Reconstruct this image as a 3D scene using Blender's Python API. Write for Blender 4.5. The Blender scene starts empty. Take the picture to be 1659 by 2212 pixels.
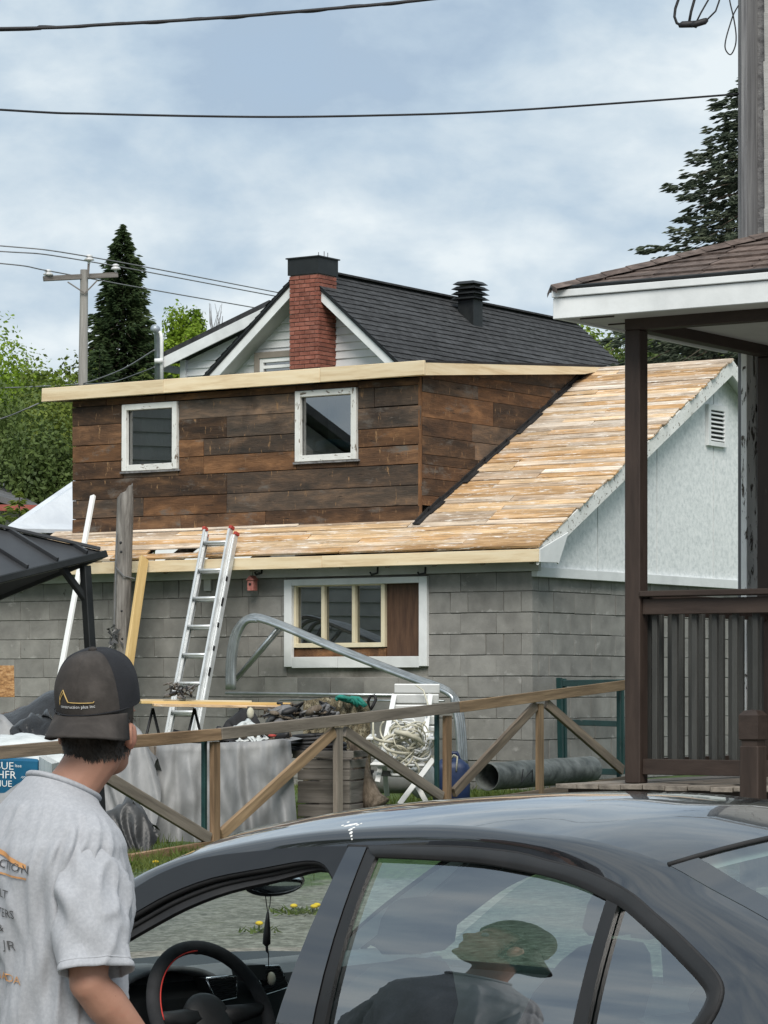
import bpy, bmesh, math, random
import numpy as np
from mathutils import Vector as V, Matrix

# ------------------------------------------------------------------ camera, sky, sun, exposure
H = 1.697            # eye height (m) above the ground at the car
F, CX, HY = 6500.0, 829.5, 1495.0   # focal length, centre column and horizon row of a 1659 x 2212 picture
sc = bpy.context.scene
col = sc.collection
cam_d = bpy.data.cameras.new('camera')
cam_d.sensor_fit = 'HORIZONTAL'
cam_d.sensor_width = 36.0
cam_d.lens = 36.0 * F / 1659.0
cam_d.shift_y = (HY - 1106.0) / 1659.0
cam_d.clip_start = 0.05
cam_d.clip_end = 3000
cam_o = bpy.data.objects.new('camera', cam_d)
cam_o.location = (0, 0, H)
cam_o.rotation_euler = (math.radians(90), 0, 0)
col.objects.link(cam_o)
sc.camera = cam_o
sc.render.resolution_x, sc.render.resolution_y = 768, 1024
sc.render.engine = 'CYCLES'
sc.view_settings.view_transform = 'Standard'
sc.view_settings.look = 'None'
sc.view_settings.exposure = 0.5
sc.view_settings.gamma = 1.0
sc.view_settings.use_curve_mapping = False

SUN_EL, SUN_AZ = math.radians(45), math.radians(178)   # azimuth: clockwise from +Y
sun_d = bpy.data.lights.new('sun', 'SUN')
sun_d.energy = 2.6
sun_d.angle = math.radians(32)
sun_d.color = (1.0, 0.95, 0.88)
sun_o = bpy.data.objects.new('sun', sun_d)
sd = V((math.sin(SUN_AZ) * math.cos(SUN_EL), math.cos(SUN_AZ) * math.cos(SUN_EL), math.sin(SUN_EL)))
sun_o.rotation_euler = sd.to_track_quat('Z', 'Y').to_euler()
sun_o.location = (0, 0, 40)
col.objects.link(sun_o)


def nd(nt, t, ins=None, **at):
    n = nt.nodes.new('ShaderNode' + t)
    for k, v in at.items():
        setattr(n, k, v)
    for k, v in (ins or {}).items():
        if isinstance(v, bpy.types.NodeSocket):
            nt.links.new(v, n.inputs[k])
        else:
            n.inputs[k].default_value = v
    return n


def ramp(nt, fac, stops, interp='LINEAR'):
    r = nd(nt, 'ValToRGB', {'Fac': fac})
    cr = r.color_ramp
    cr.interpolation = interp
    while len(cr.elements) < len(stops):
        cr.elements.new(0.5)
    for e, (p, c) in zip(cr.elements, stops):
        e.position = p
        e.color = (c[0], c[1], c[2], 1)
    return r.outputs['Color']


def mixc(nt, fac, a, b, mode='MIX'):
    m = nd(nt, 'Mix', data_type='RGBA', blend_type=mode)
    for s, v in ((m.inputs[0], fac), (m.inputs[6], a), (m.inputs[7], b)):
        if isinstance(v, bpy.types.NodeSocket):
            nt.links.new(v, s)
        elif isinstance(v, (tuple, list)):
            s.default_value = (v[0], v[1], v[2], 1)
        else:
            s.default_value = v
    return m.outputs[2]


def mth(nt, op, a, b=0.0, clamp=False):
    m = nd(nt, 'Math', operation=op, use_clamp=clamp)
    for s, v in ((m.inputs[0], a), (m.inputs[1], b)):
        if isinstance(v, bpy.types.NodeSocket):
            nt.links.new(v, s)
        else:
            s.default_value = v
    return m.outputs[0]


world = bpy.data.worlds.new('World')
sc.world = world
world.use_nodes = True
wt = world.node_tree
wt.nodes.clear()
sky = nd(wt, 'TexSky', sky_type='NISHITA', sun_disc=False, sun_elevation=SUN_EL, sun_rotation=SUN_AZ,
         air_density=1.0, dust_density=1.5, ozone_density=1.5)
tc = nd(wt, 'TexCoord')
sp = nd(wt, 'SeparateXYZ', {0: tc.outputs['Generated']})
zz = mth(wt, 'ADD', mth(wt, 'MAXIMUM', sp.outputs[2], 0.0), 0.45)
cv = nd(wt, 'CombineXYZ', {0: mth(wt, 'DIVIDE', sp.outputs[0], zz), 1: mth(wt, 'DIVIDE', sp.outputs[1], zz), 2: 0.0})
n1 = nd(wt, 'TexNoise', {'Vector': cv.outputs[0], 'Scale': 3.8, 'Detail': 9.0, 'Roughness': 0.55, 'Distortion': 0.25})
n2 = nd(wt, 'TexNoise', {'Vector': cv.outputs[0], 'Scale': 13.0, 'Detail': 7.0, 'Roughness': 0.55, 'Distortion': 0.15})
cl = mth(wt, 'ADD', mth(wt, 'MULTIPLY', n1.outputs[0], 0.62), mth(wt, 'MULTIPLY', n2.outputs[0], 0.38))
cloud = ramp(wt, cl, [(0.38, (3.0, 3.8, 4.7)), (0.45, (3.7, 4.55, 5.35)), (0.52, (4.55, 5.3, 5.9)), (0.60, (5.8, 6.35, 6.65))])
mask = ramp(wt, cl, [(0.28, (0.80,) * 3), (0.50, (1, 1, 1))])
skyc = mixc(wt, mask, sky.outputs[0], cloud)
bg = nd(wt, 'Background', {'Color': skyc, 'Strength': 0.1})
wo = nd(wt, 'OutputWorld', {'Surface': bg.outputs[0]})

# ------------------------------------------------------------------ helpers
UP = V((0, 0, 1))
CAM = V((0, 0, H))
WM = {}              # world matrix of every object made here


def px(x, y, d):
    return V(((x - CX) / F * d, d, H - (y - HY) / F * d))


def hit(x, y, p, n):
    r = V(((x - CX) / F, 1, -(y - HY) / F))
    return CAM + r * ((p - CAM).dot(n) / r.dot(n))


def lerp(a, b, k):
    return a + (b - a) * k


def interp(tab, x):
    if x <= tab[0][0]:
        return tab[0][1]
    for (a, p), (b, q) in zip(tab, tab[1:]):
        if x <= b:
            return p + (q - p) * (x - a) / (b - a)
    return tab[-1][1]


def link(o, parent, wm):
    col.objects.link(o)
    WM[o] = wm
    if parent is not None:
        o.parent = parent
        o.matrix_basis = WM[parent].inverted() @ wm
    else:
        o.matrix_basis = wm
    return o


def tag(o, label=None, cat=None, group=None, kind=None):
    for k, v in (('label', label), ('category', cat), ('group', group), ('kind', kind)):
        if v:
            o[k] = v
    return o


def empty(name, loc, label=None, cat=None, group=None):
    o = bpy.data.objects.new(name, None)
    o.empty_display_size = 0.1
    link(o, None, Matrix.Translation(V(loc)))
    return tag(o, label, cat, group)


class MB:
    """collects geometry in world coordinates and builds it as ONE mesh object"""

    def __init__(s):
        s.v, s.f, s.m = [], [], []

    def add(s, vs, fs, mi=0):
        b = len(s.v)
        s.v += [tuple(p) for p in vs]
        s.f += [tuple(i + b for i in f) for f in fs]
        s.m += [mi] * len(fs)
        return s

    def box(s, c, ex, ey, ez, d, mi=0):
        ex, ey, ez = ex * (d[0] / 2), ey * (d[1] / 2), ez * (d[2] / 2)
        vs = [c + ex * i + ey * j + ez * k for k in (-1, 1) for j in (-1, 1) for i in (-1, 1)]
        return s.add(vs, [(0, 2, 3, 1), (4, 5, 7, 6), (0, 1, 5, 4), (2, 6, 7, 3), (0, 4, 6, 2), (1, 3, 7, 5)], mi)

    def prism(s, poly, ext, mi=0):
        n = len(poly)
        vs = [V(p) for p in poly] + [V(p) + ext for p in poly]
        fs = [tuple(range(n))[::-1], tuple(range(n, 2 * n))]
        fs += [(i, (i + 1) % n, (i + 1) % n + n, i + n) for i in range(n)]
        return s.add(vs, fs, mi)

    def tube(s, pts, r, n=8, mi=0, cap=True):
        pts = [V(p) for p in pts]
        k = len(pts)
        rs = r if isinstance(r, (list, tuple)) else [r] * k
        t0 = (pts[1] - pts[0]).normalized()
        a = t0.orthogonal().normalized()
        vs = []
        for i, p in enumerate(pts):
            t = (pts[min(i + 1, k - 1)] - pts[max(i - 1, 0)]).normalized()
            a = (a - t * a.dot(t))
            a = a.normalized() if a.length > 1e-6 else t.orthogonal().normalized()
            b = t.cross(a)
            vs += [p + (a * math.cos(q) + b * math.sin(q)) * rs[i] for q in [2 * math.pi * j / n for j in range(n)]]
        fs = [(i * n + j, i * n + (j + 1) % n, (i + 1) * n + (j + 1) % n, (i + 1) * n + j) for i in range(k - 1) for j in range(n)]
        if cap:
            fs += [tuple(range(n))[::-1], tuple(range((k - 1) * n, k * n))]
        return s.add(vs, fs, mi)

    def bar(s, p, q, w, h, up=UP, mi=0):
        """rectangular bar from p to q, w across, h along up"""
        p, q = V(p), V(q)
        ex = (q - p)
        L = ex.length
        ex.normalize()
        ey = up.cross(ex).normalized()
        return s.box((p + q) / 2, ex, ey, ex.cross(ey), (L, w, h), mi)

    def grid(s, rows, mi=0, close=False):
        nr, nc = len(rows), len(rows[0])
        vs = [p for r in rows for p in r]
        cc = nc if close else nc - 1
        fs = [(i * nc + j, i * nc + (j + 1) % nc, (i + 1) * nc + (j + 1) % nc, (i + 1) * nc + j) for i in range(nr - 1) for j in range(cc)]
        return s.add(vs, fs, mi)

    def ball(s, c, r, n=10, mi=0, axes=None):
        c = V(c)
        rr = r if isinstance(r, (tuple, list)) else (r, r, r)
        ax = axes or (V((1, 0, 0)), V((0, 1, 0)), UP)
        rows = []
        for i in range(1, n):
            th = math.pi * i / n
            rows.append([c + ax[0] * (rr[0] * math.sin(th) * math.cos(q)) + ax[1] * (rr[1] * math.sin(th) * math.sin(q)) + ax[2] * (rr[2] * math.cos(th))
                         for q in [2 * math.pi * j / (2 * n) for j in range(2 * n)]])
        b = len(s.v)
        s.grid(rows, mi, True)
        m = 2 * n
        t, e = len(s.v), len(s.v) + 1
        s.v += [tuple(c + ax[2] * rr[2]), tuple(c - ax[2] * rr[2])]
        for j in range(m):
            s.f += [(t, b + (j + 1) % m, b + j), (e, b + (n - 2) * m + j, b + (n - 2) * m + (j + 1) % m)]
            s.m += [mi, mi]
        return s

    def build(s, name, mats, parent=None, smooth=False, bevel=0, loc=None, solid=0, sub=0, auto=None):
        me = bpy.data.meshes.new(name)
        if loc is None:
            loc = WM[parent].translation.copy() if parent is not None else V((0, 0, 0))
        loc = V(loc)
        me.from_pydata([(a - loc.x, b - loc.y, c - loc.z) for a, b, c in s.v], [], s.f)
        for m in (mats if isinstance(mats, (list, tuple)) else [mats]):
            me.materials.append(m)
        if any(s.m):
            me.polygons.foreach_set('material_index', s.m)
        bm = bmesh.new()
        bm.from_mesh(me)
        bmesh.ops.recalc_face_normals(bm, faces=bm.faces)
        bm.to_mesh(me)
        bm.free()
        if smooth:
            me.polygons.foreach_set('use_smooth', [True] * len(me.polygons))
            if auto:
                me.set_sharp_from_angle(angle=math.radians(auto))
        me.update()
        o = link(bpy.data.objects.new(name, me), parent, Matrix.Translation(loc))
        if solid:
            md = o.modifiers.new('solid', 'SOLIDIFY')
            md.thickness = solid
            md.offset = 0
        if bevel:
            md = o.modifiers.new('bevel', 'BEVEL')
            md.width = bevel
            md.segments = 2
            md.limit_method = 'ANGLE'
        if sub:
            md = o.modifiers.new('sub', 'SUBSURF')
            md.levels = md.render_levels = sub
        return o


_pc = {}


def piece(name, parent, c, ex, ey, ez, d, mat, bev=0.003, var=0, rough=0.0):
    """one box-like piece (plank, block, brick ...), mesh shared between alike pieces"""
    key = (round(d[0], 3), round(d[1], 3), round(d[2], 3), mat.name, bev, var, rough)
    me = _pc.get(key)
    if me is None:
        bm = bmesh.new()
        bmesh.ops.create_cube(bm, size=1.0)
        rnd = random.Random(hash(key) & 0xffff)
        for v in bm.verts:
            v.co = V((v.co.x * d[0], v.co.y * d[1], v.co.z * d[2]))
            if rough:
                v.co += V((rnd.uniform(-1, 1), rnd.uniform(-1, 1), rnd.uniform(-1, 1))) * rough
        if bev:
            bmesh.ops.bevel(bm, geom=list(bm.edges), offset=bev, segments=1, affect='EDGES', clamp_overlap=True)
        me = bpy.data.meshes.new(name)
        bm.to_mesh(me)
        bm.free()
        me.materials.append(mat)
        _pc[key] = me
    m = Matrix((ex, ey, ez)).transposed().to_4x4()
    m.translation = c
    return link(bpy.data.objects.new(name, me), parent, m)


def axes(p, q, up=UP):
    ex = (V(q) - V(p)).normalized()
    ey = up.cross(ex).normalized()
    return ex, ey, ex.cross(ey)


def stick(name, parent, p, q, w, h, mat, up=UP, **k):
    ex, ey, ez = axes(p, q, up)
    return piece(name, parent, (V(p) + V(q)) / 2, ex, ey, ez, ((V(q) - V(p)).length, w, h), mat, **k)


def quads_mesh(name, Q, mat, parent=None, loc=None, smooth=False):
    """Q: (n,4,3) world quads -> one mesh object"""
    loc = V(loc) if loc is not None else (WM[parent].translation.copy() if parent is not None else V((0, 0, 0)))
    Q = np.asarray(Q, dtype=np.float32) - np.array(loc, dtype=np.float32)
    n = len(Q)
    me = bpy.data.meshes.new(name)
    me.vertices.add(4 * n)
    me.vertices.foreach_set('co', Q.reshape(-1))
    me.loops.add(4 * n)
    me.loops.foreach_set('vertex_index', np.arange(4 * n, dtype=np.int32))
    me.polygons.add(n)
    me.polygons.foreach_set('loop_start', np.arange(0, 4 * n, 4, dtype=np.int32))
    me.polygons.foreach_set('loop_total', np.full(n, 4, dtype=np.int32))
    me.materials.append(mat)
    me.update(calc_edges=True)
    return link(bpy.data.objects.new(name, me), parent, Matrix.Translation(loc))


def lin(r, g, b):
    f = lambda u: (u / 255) / 12.92 if u <= 10 else ((u / 255 + 0.055) / 1.055) ** 2.4
    return (f(r), f(g), f(b))


# ------------------------------------------------------------------ materials
def M(name, cols, rough=0.75, s=4.0, st=(1, 1, 1), lo=0.32, hi=0.68, bump=0.3, bs=40.0, bd=0.01, metal=0.0, rnd=0.12,
      rcols=None, rmix=0.6, peel=None, spots=None, dirt=None, spec=0.4, coat=0.0, sheen=0.0, det=6.0, bst=None, trans=0.0, lowedge=None):
    m = bpy.data.materials.new(name)
    m.use_nodes = True
    nt = m.node_tree
    b = nt.nodes['Principled BSDF']
    t = nd(nt, 'TexCoord')
    oi = nd(nt, 'ObjectInfo')
    off = nd(nt, 'VectorMath', {0: t.outputs['Object']}, operation='ADD')
    rv = mth(nt, 'MULTIPLY', oi.outputs['Random'], 37.0)
    cx = nd(nt, 'CombineXYZ', {0: rv, 1: rv, 2: rv})
    nt.links.new(cx.outputs[0], off.inputs[1])
    mp = nd(nt, 'Mapping', {'Vector': off.outputs[0], 'Scale': st})
    n = nd(nt, 'TexNoise', {'Vector': mp.outputs[0], 'Scale': s, 'Detail': det, 'Roughness': 0.62, 'Distortion': 0.3})
    k = len(cols)
    c = ramp(nt, n.outputs[0], [(lo + (hi - lo) * i / max(1, k - 1), cc) for i, cc in enumerate(cols)])
    if rcols:
        kk = len(rcols)
        rc = ramp(nt, oi.outputs['Random'], [(i / kk, cc) for i, cc in enumerate(rcols)], 'CONSTANT')
        c = mixc(nt, rmix, c, rc)
        c = mixc(nt, 0.55, c, mixc(nt, 1.0, c, ramp(nt, n.outputs[0], [(lo, (0.45,) * 3), (hi, (1.5,) * 3)]), 'MULTIPLY'))
    if rnd:
        wn = nd(nt, 'TexWhiteNoise', {'W': oi.outputs['Random']}, noise_dimensions='1D')
        val = mth(nt, 'ADD', 1.0 - rnd, mth(nt, 'MULTIPLY', wn.outputs[0], 2 * rnd))
        hs = nd(nt, 'HueSaturation', {'Color': c, 'Value': val})
        c = hs.outputs[0]
    ge = None
    if dirt:       # (scale, colour, threshold, amount) : stains with a shape of their own, in world space
        ge = nd(nt, 'NewGeometry')
        dn = nd(nt, 'TexNoise', {'Vector': ge.outputs['Position'], 'Scale': dirt[0], 'Detail': 5.0, 'Roughness': 0.6})
        f = ramp(nt, dn.outputs[0], [(dirt[2], (0,) * 3), (dirt[2] + 0.18, (dirt[3],) * 3)])
        c = mixc(nt, f, c, dirt[1])
    for sp_ in (spots if isinstance(spots, list) else [spots] if spots else []):   # (scale, colour, threshold, width, stretch)
        mp2 = nd(nt, 'Mapping', {'Vector': off.outputs[0], 'Scale': sp_[4] if len(sp_) > 4 else (1, 1, 1)})
        sn = nd(nt, 'TexNoise', {'Vector': mp2.outputs[0], 'Scale': sp_[0], 'Detail': 8.0, 'Roughness': 0.7})
        f = ramp(nt, sn.outputs[0], [(sp_[2], (0,) * 3), (sp_[2] + sp_[3], (1,) * 3)])
        c = mixc(nt, f, c, sp_[1])
    if lowedge:    # (z0, z1, colour, threshold): lime bloom and mortar smear along the lower arris
        sz = nd(nt, 'SeparateXYZ', {0: t.outputs['Object']})
        gr_ = nd(nt, 'MapRange', {'Value': sz.outputs[2], 'From Min': lowedge[0], 'From Max': lowedge[1]})
        en = nd(nt, 'TexNoise', {'Vector': off.outputs[0], 'Scale': 11.0, 'Detail': 6.0, 'Roughness': .65})
        f = ramp(nt, mth(nt, 'ADD', en.outputs[0], mth(nt, 'MULTIPLY', gr_.outputs[0], .28)), [(lowedge[3], (0,) * 3), (lowedge[3] + .12, (.85,) * 3)])
        c = mixc(nt, f, c, lowedge[2])
    hgt = None
    bmap = nd(nt, 'Mapping', {'Vector': off.outputs[0], 'Scale': bst or st})
    bn = nd(nt, 'TexNoise', {'Vector': bmap.outputs[0], 'Scale': bs, 'Detail': 5.0, 'Roughness': 0.6})
    hgt = bn.outputs[0]
    if peel:       # (colour below, threshold, scale, stretch)
        mp3 = nd(nt, 'Mapping', {'Vector': off.outputs[0], 'Scale': peel[3] if len(peel) > 3 else (1, 1, 1)})
        pn = nd(nt, 'TexNoise', {'Vector': mp3.outputs[0], 'Scale': peel[2], 'Detail': 7.0, 'Roughness': 0.65, 'Distortion': 0.4})
        f = ramp(nt, pn.outputs[0], [(peel[1], (0,) * 3), (peel[1] + 0.03, (1,) * 3)])
        c = mixc(nt, f, c, mixc(nt, bn.outputs[0], tuple(0.55 * q for q in peel[0]), tuple(1.5 * q for q in peel[0])))
        hgt = mth(nt, 'SUBTRACT', hgt, mth(nt, 'MULTIPLY', f, 0.8))
    nt.links.new(c, b.inputs['Base Color'])
    b.inputs['Metallic'].default_value = metal
    b.inputs['Specular IOR Level'].default_value = spec
    b.inputs['Coat Weight'].default_value = coat
    b.inputs['Coat Roughness'].default_value = 0.04
    b.inputs['Sheen Weight'].default_value = sheen
    rr = mth(nt, 'ADD', rough - 0.08, mth(nt, 'MULTIPLY', n.outputs[0], 0.16), True)
    nt.links.new(rr, b.inputs['Roughness'])
    if trans:
        out = nt.nodes['Material Output']
        tl = nd(nt, 'BsdfTranslucent', {'Color': c})
        ms = nd(nt, 'MixShader', {'Fac': trans, 1: b.outputs[0], 2: tl.outputs[0]})
        nt.links.new(ms.outputs[0], out.inputs['Surface'])
    if bump:
        bp = nd(nt, 'Bump', {'Strength': bump, 'Distance': bd, 'Height': hgt})
        nt.links.new(bp.outputs[0], b.inputs['Normal'])
    return m


def glass(name, tint, ior=1.5, extra=0.0, rough=0.0):
    m = bpy.data.materials.new(name)
    m.use_nodes = True
    nt = m.node_tree
    nt.nodes.clear()
    o = nd(nt, 'OutputMaterial')
    tr = nd(nt, 'BsdfTransparent', {'Color': (*tint, 1)})
    gl = nd(nt, 'BsdfGlossy', {'Color': (1, 1, 1, 1), 'Roughness': rough})
    ge = nd(nt, 'NewGeometry')
    dt = nd(nt, 'VectorMath', {0: ge.outputs['Normal'], 1: ge.outputs['Incoming']}, operation='DOT_PRODUCT')
    f0 = ((ior - 1) / (ior + 1)) ** 2
    sch = mth(nt, 'POWER', mth(nt, 'SUBTRACT', 1.0, mth(nt, 'ABSOLUTE', dt.outputs['Value'])), 5.0)
    f = mth(nt, 'ADD', mth(nt, 'MULTIPLY', sch, 1 - f0), f0 + extra, True)
    mx = nd(nt, 'MixShader', {0: f, 1: tr.outputs[0], 2: gl.outputs[0]})
    nt.links.new(mx.outputs[0], o.inputs[0])
    return m


def leafmat(name, cols, sc_=0.8, trans=0.35, fine=7.0):
    m = bpy.data.materials.new(name)
    m.use_nodes = True
    nt = m.node_tree
    b = nt.nodes['Principled BSDF']
    t = nd(nt, 'TexCoord')
    n = nd(nt, 'TexNoise', {'Vector': t.outputs['Object'], 'Scale': sc_, 'Detail': 4.0})
    n2 = nd(nt, 'TexNoise', {'Vector': t.outputs['Object'], 'Scale': fine, 'Detail': 2.0})
    f = mth(nt, 'ADD', mth(nt, 'MULTIPLY', n.outputs[0], 0.6), mth(nt, 'MULTIPLY', n2.outputs[0], 0.4))
    k = len(cols)
    c = ramp(nt, f, [(0.34 + 0.32 * i / (k - 1), cc) for i, cc in enumerate(cols)])
    nt.links.new(c, b.inputs['Base Color'])
    b.inputs['Roughness'].default_value = 0.6
    b.inputs['Specular IOR Level'].default_value = 0.25
    o = nt.nodes['Material Output']
    tl = nd(nt, 'BsdfTranslucent', {'Color': c})
    ms = nd(nt, 'MixShader', {0: trans, 1: b.outputs[0], 2: tl.outputs[0]})
    nt.links.new(ms.outputs[0], o.inputs[0])
    return m


GR = (1, 9, 9)     # grain along local x
m_newwood = M('new_lumber', [(0.60, 0.46, 0.28), (0.73, 0.60, 0.40), (0.78, 0.67, 0.48)], 0.7, 2.2, (0.7, 8, 8), bump=.12, bs=14, rnd=.07,
              spots=(2.6, (0.33, 0.20, 0.10), 0.69, .04, (2.5, 3, 3)))
m_yellow = M('yellow_lumber', [(0.50, 0.34, 0.13), (0.66, 0.48, 0.22)], 0.7, 2.2, (0.7, 8, 8), bump=.12, bs=14, rnd=.07)
m_dormer = M('old_boards', [(0.018, 0.011, 0.007), (0.090, 0.047, 0.023), (0.22, 0.115, 0.052)], 0.85, 3.4, (0.7, 2.6, 2.6), .32, .70, bump=.6, bs=16, bd=.012,
             bst=(0.8, 7, 7), rnd=.28, rcols=[(0.15, 0.072, 0.032), (0.085, 0.044, 0.024), (0.075, 0.064, 0.054), (0.18, 0.085, 0.036), (0.05, 0.031, 0.02),
                                     (0.125, 0.065, 0.034), (0.11, 0.094, 0.078), (0.072, 0.040, 0.023), (0.095, 0.078, 0.062)], rmix=.55,
             spots=[(6.0, (0.28, 0.165, 0.08), 0.60, .08, (3.5, .9, .9)), (2.2, (0.13, 0.115, 0.10), .57, .12, (1.0, 2.2, 2.2)), (5.0, (0.015, 0.010, 0.007), 0.62, .06, (.8, 6, 6)), (4.0, (0.15, 0.13, 0.11), .66, .07, (.7, 4, 4))], dirt=(2.3, (0.02, 0.013, 0.01), .56, .8))
m_roofbrd = M('stripped_roof_boards', [(0.20, 0.115, 0.056), (0.46, 0.28, 0.13), (0.62, 0.49, 0.35)], 0.85, 3.2, (0.6, 6, 6), bump=.5, bs=14, bd=.012, rnd=.16,
              rcols=[(0.52, 0.33, 0.17), (0.62, 0.53, 0.43), (0.44, 0.27, 0.13), (0.68, 0.62, 0.54), (0.54, 0.38, 0.22), (0.32, 0.27, 0.22), (0.60, 0.45, 0.29), (0.46, 0.27, 0.12), (0.38, 0.30, 0.23)], rmix=.66,
              spots=[(3.4, (0.74, 0.69, 0.62), 0.565, .06, (1.2, 9, 9)), (4.2, (0.10, 0.062, 0.038), 0.60, .07, (1.0, 14, 14)), (9.0, (0.16, 0.11, 0.075), 0.62, .05, (1.6, 8, 8)), (14.0, (0.80, 0.77, 0.72), 0.64, .03, (.8, 4.0, 4.0))], dirt=(1.5, (0.60, 0.54, 0.47), .55, .6))
m_block = M('concrete_block', [(0.185, 0.180, 0.168), (0.235, 0.229, 0.213), (0.285, 0.278, 0.258)], 0.92, 4.0, bump=.45, bs=60, bd=.006, rnd=.10,
            spots=[(3.2, (0.36, 0.35, 0.33), 0.61, .10, (1, 2.0, 1.6)), (9.0, (0.075, 0.07, 0.06), 0.66, .06, (1.6, 1, 1))], dirt=(0.5, (0.085, 0.080, 0.070), .53, .55), lowedge=(-.03, -.10, (0.36, 0.355, 0.335), .765))
m_mortar = M('mortar', [(0.12, 0.115, 0.10), (0.30, 0.29, 0.265)], 0.95, 3, bump=.4, bs=60, rnd=0)
m_whitepaint = M('white_paint', [(0.60, 0.62, 0.62), (0.74, 0.76, 0.76)], 0.6, 3.0, bump=.08, bs=30, rnd=.03, dirt=(2.2, (0.42, 0.42, 0.40), .6, .35))
m_stucco = M('white_panel', [(0.55, 0.585, 0.59), (0.68, 0.71, 0.71), (0.78, 0.80, 0.80)], 0.85, 20.0, lo=.3, hi=.66, bump=.35, bs=60, rnd=.03, det=4, spots=[(34.0, (0.46, 0.49, 0.50), 0.62, .07, (1, 1, .6)), (3.0, (0.80, 0.82, 0.82), .60, .12, (1, 1, .4))])
m_peelwhite = M('peeling_white_paint', [(0.62, 0.63, 0.60), (0.76, 0.77, 0.75)], 0.7, 4.0, bump=.5, bs=22, bd=.006, rnd=.03,
                peel=((0.17, 0.14, 0.11), 0.60, 9.0, (1.0, 3.0, 3.0)))
m_peelpost = M('peeling_corner_board', [(0.78, 0.78, 0.75), (0.86, 0.86, 0.84)], 0.8, 5.0, bump=.8, bs=14, bd=.01, rnd=.02,
               peel=((0.10, 0.085, 0.07), 0.56, 7.0, (1.0, 3.0, 3.0)))
m_cream = M('cream_paint', [(0.62, 0.55, 0.38), (0.72, 0.65, 0.48)], 0.6, 4, bump=.1, rnd=.04)
m_greyfrieze = M('grey_frieze', [(0.36, 0.365, 0.35), (0.48, 0.485, 0.47)], 0.7, 3, bump=.1, rnd=.03)
m_dark = M('dark_interior', [(0.012, 0.012, 0.013), (0.03, 0.03, 0.03)], 0.9, 3, bump=0, rnd=0)
m_ply = M('brown_plywood', [(0.055, 0.028, 0.017), (0.115, 0.062, 0.036)], 0.7, 5, (7, 1, .6), bump=.2, bs=20, rnd=0)
m_felt = M('black_roof_felt', [(0.008, 0.008, 0.009), (0.03, 0.029, 0.03)], 0.85, 6, bump=.8, bs=20, bd=.02, rnd=.1)
m_pane = glass('window_glass', (0.42, 0.45, 0.45), 1.5, 0.20)
m_curtain = M('grey_curtain', [(0.16, 0.17, 0.17), (0.24, 0.25, 0.25)], 0.9, 4, (6, 1, .3), bump=.2, rnd=0)
m_bluecloth = M('blue_plastic', [(0.02, 0.14, 0.24), (0.03, 0.22, 0.34)], 0.5, 4, rnd=0)
m_siding = M('white_siding', [(0.66, 0.67, 0.67), (0.75, 0.76, 0.76)], 0.6, 1.6, (.5, 3, 3), bump=.06, rnd=.035, dirt=(1.2, (0.55, 0.55, 0.54), .55, .5))
m_shingle = M('charcoal_shingle', [(0.018, 0.0185, 0.020), (0.034, 0.035, 0.037), (0.06, 0.062, 0.066)], 0.9, 7.0, (1, 1, 1), bump=.8, bs=55, bd=.01, rnd=.14, dirt=(0.9, (0.075, 0.078, 0.085), .55, .45))
m_brick = M('chimney_brick', [(0.15, 0.047, 0.031), (0.23, 0.08, 0.055), (0.29, 0.12, 0.088)], 0.85, 8.0, bump=.4, bs=50, bd=.004, rnd=.22)
m_brickmortar = M('brick_mortar', [(0.27, 0.21, 0.18), (0.37, 0.30, 0.27)], 0.95, 12, bump=.3, rnd=0)
m_blackmetal = M('black_sheet_metal', [(0.010, 0.012, 0.013), (0.024, 0.027, 0.028)], 0.5, 3, bump=.1, bs=8, metal=.2, rnd=.05)
m_taupe = M('taupe_trim', [(0.22, 0.19, 0.16), (0.27, 0.24, 0.20)], 0.6, 3, rnd=.02)
m_galv = M('galvanised_steel', [(0.34, 0.37, 0.38), (0.58, 0.61, 0.62)], 0.36, 5, metal=.85, bump=.1, bs=18, rnd=.06)
m_greypipe = M('grey_conduit', [(0.28, 0.32, 0.36), (0.4, 0.44, 0.47)], 0.5, 5, metal=.5, rnd=.05)
m_brownpaint = M('dark_brown_paint', [(0.026, 0.0165, 0.0125), (0.046, 0.031, 0.024)], 0.6, 3, (1, 6, 6), bump=.12, bs=12, rnd=.1, spots=(5, (0.10, 0.085, 0.075), .69, .06, (1, 4, 4)))
m_baluster = M('grey_green_baluster', [(0.036, 0.037, 0.034), (0.055, 0.056, 0.052)], 0.55, 3, (1, 6, 6), bump=.1, rnd=.14)
m_brownshingle = M('brown_shingle', [(0.065, 0.046, 0.038), (0.11, 0.082, 0.07), (0.16, 0.125, 0.11)], 0.92, 14, bump=.6, bs=90, bd=.006, rnd=.2,
                   rcols=[(0.12, 0.085, 0.07), (0.09, 0.066, 0.056), (0.14, 0.105, 0.088), (0.105, 0.08, 0.07)], rmix=.45)
m_soffit = M('pale_soffit', [(0.46, 0.46, 0.45), (0.56, 0.56, 0.55)], 0.7, 3, bump=.05, rnd=.02, dirt=(3, (0.3, 0.28, 0.25), .62, .4))
m_greyboard = M('weathered_grey_board', [(0.085, 0.085, 0.088), (0.17, 0.17, 0.175), (0.25, 0.25, 0.25)], 0.9, 3.0, (.35, 9, 9), bump=.6, bs=10, bst=(.5, 10, 10), rnd=.06)
m_shake = M('pale_grey_shake', [(0.34, 0.34, 0.325), (0.46, 0.46, 0.445)], 0.85, 4, (.6, 3, 3), bump=.3, bs=14, bst=(.6, 9, 9), rnd=.08)
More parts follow.
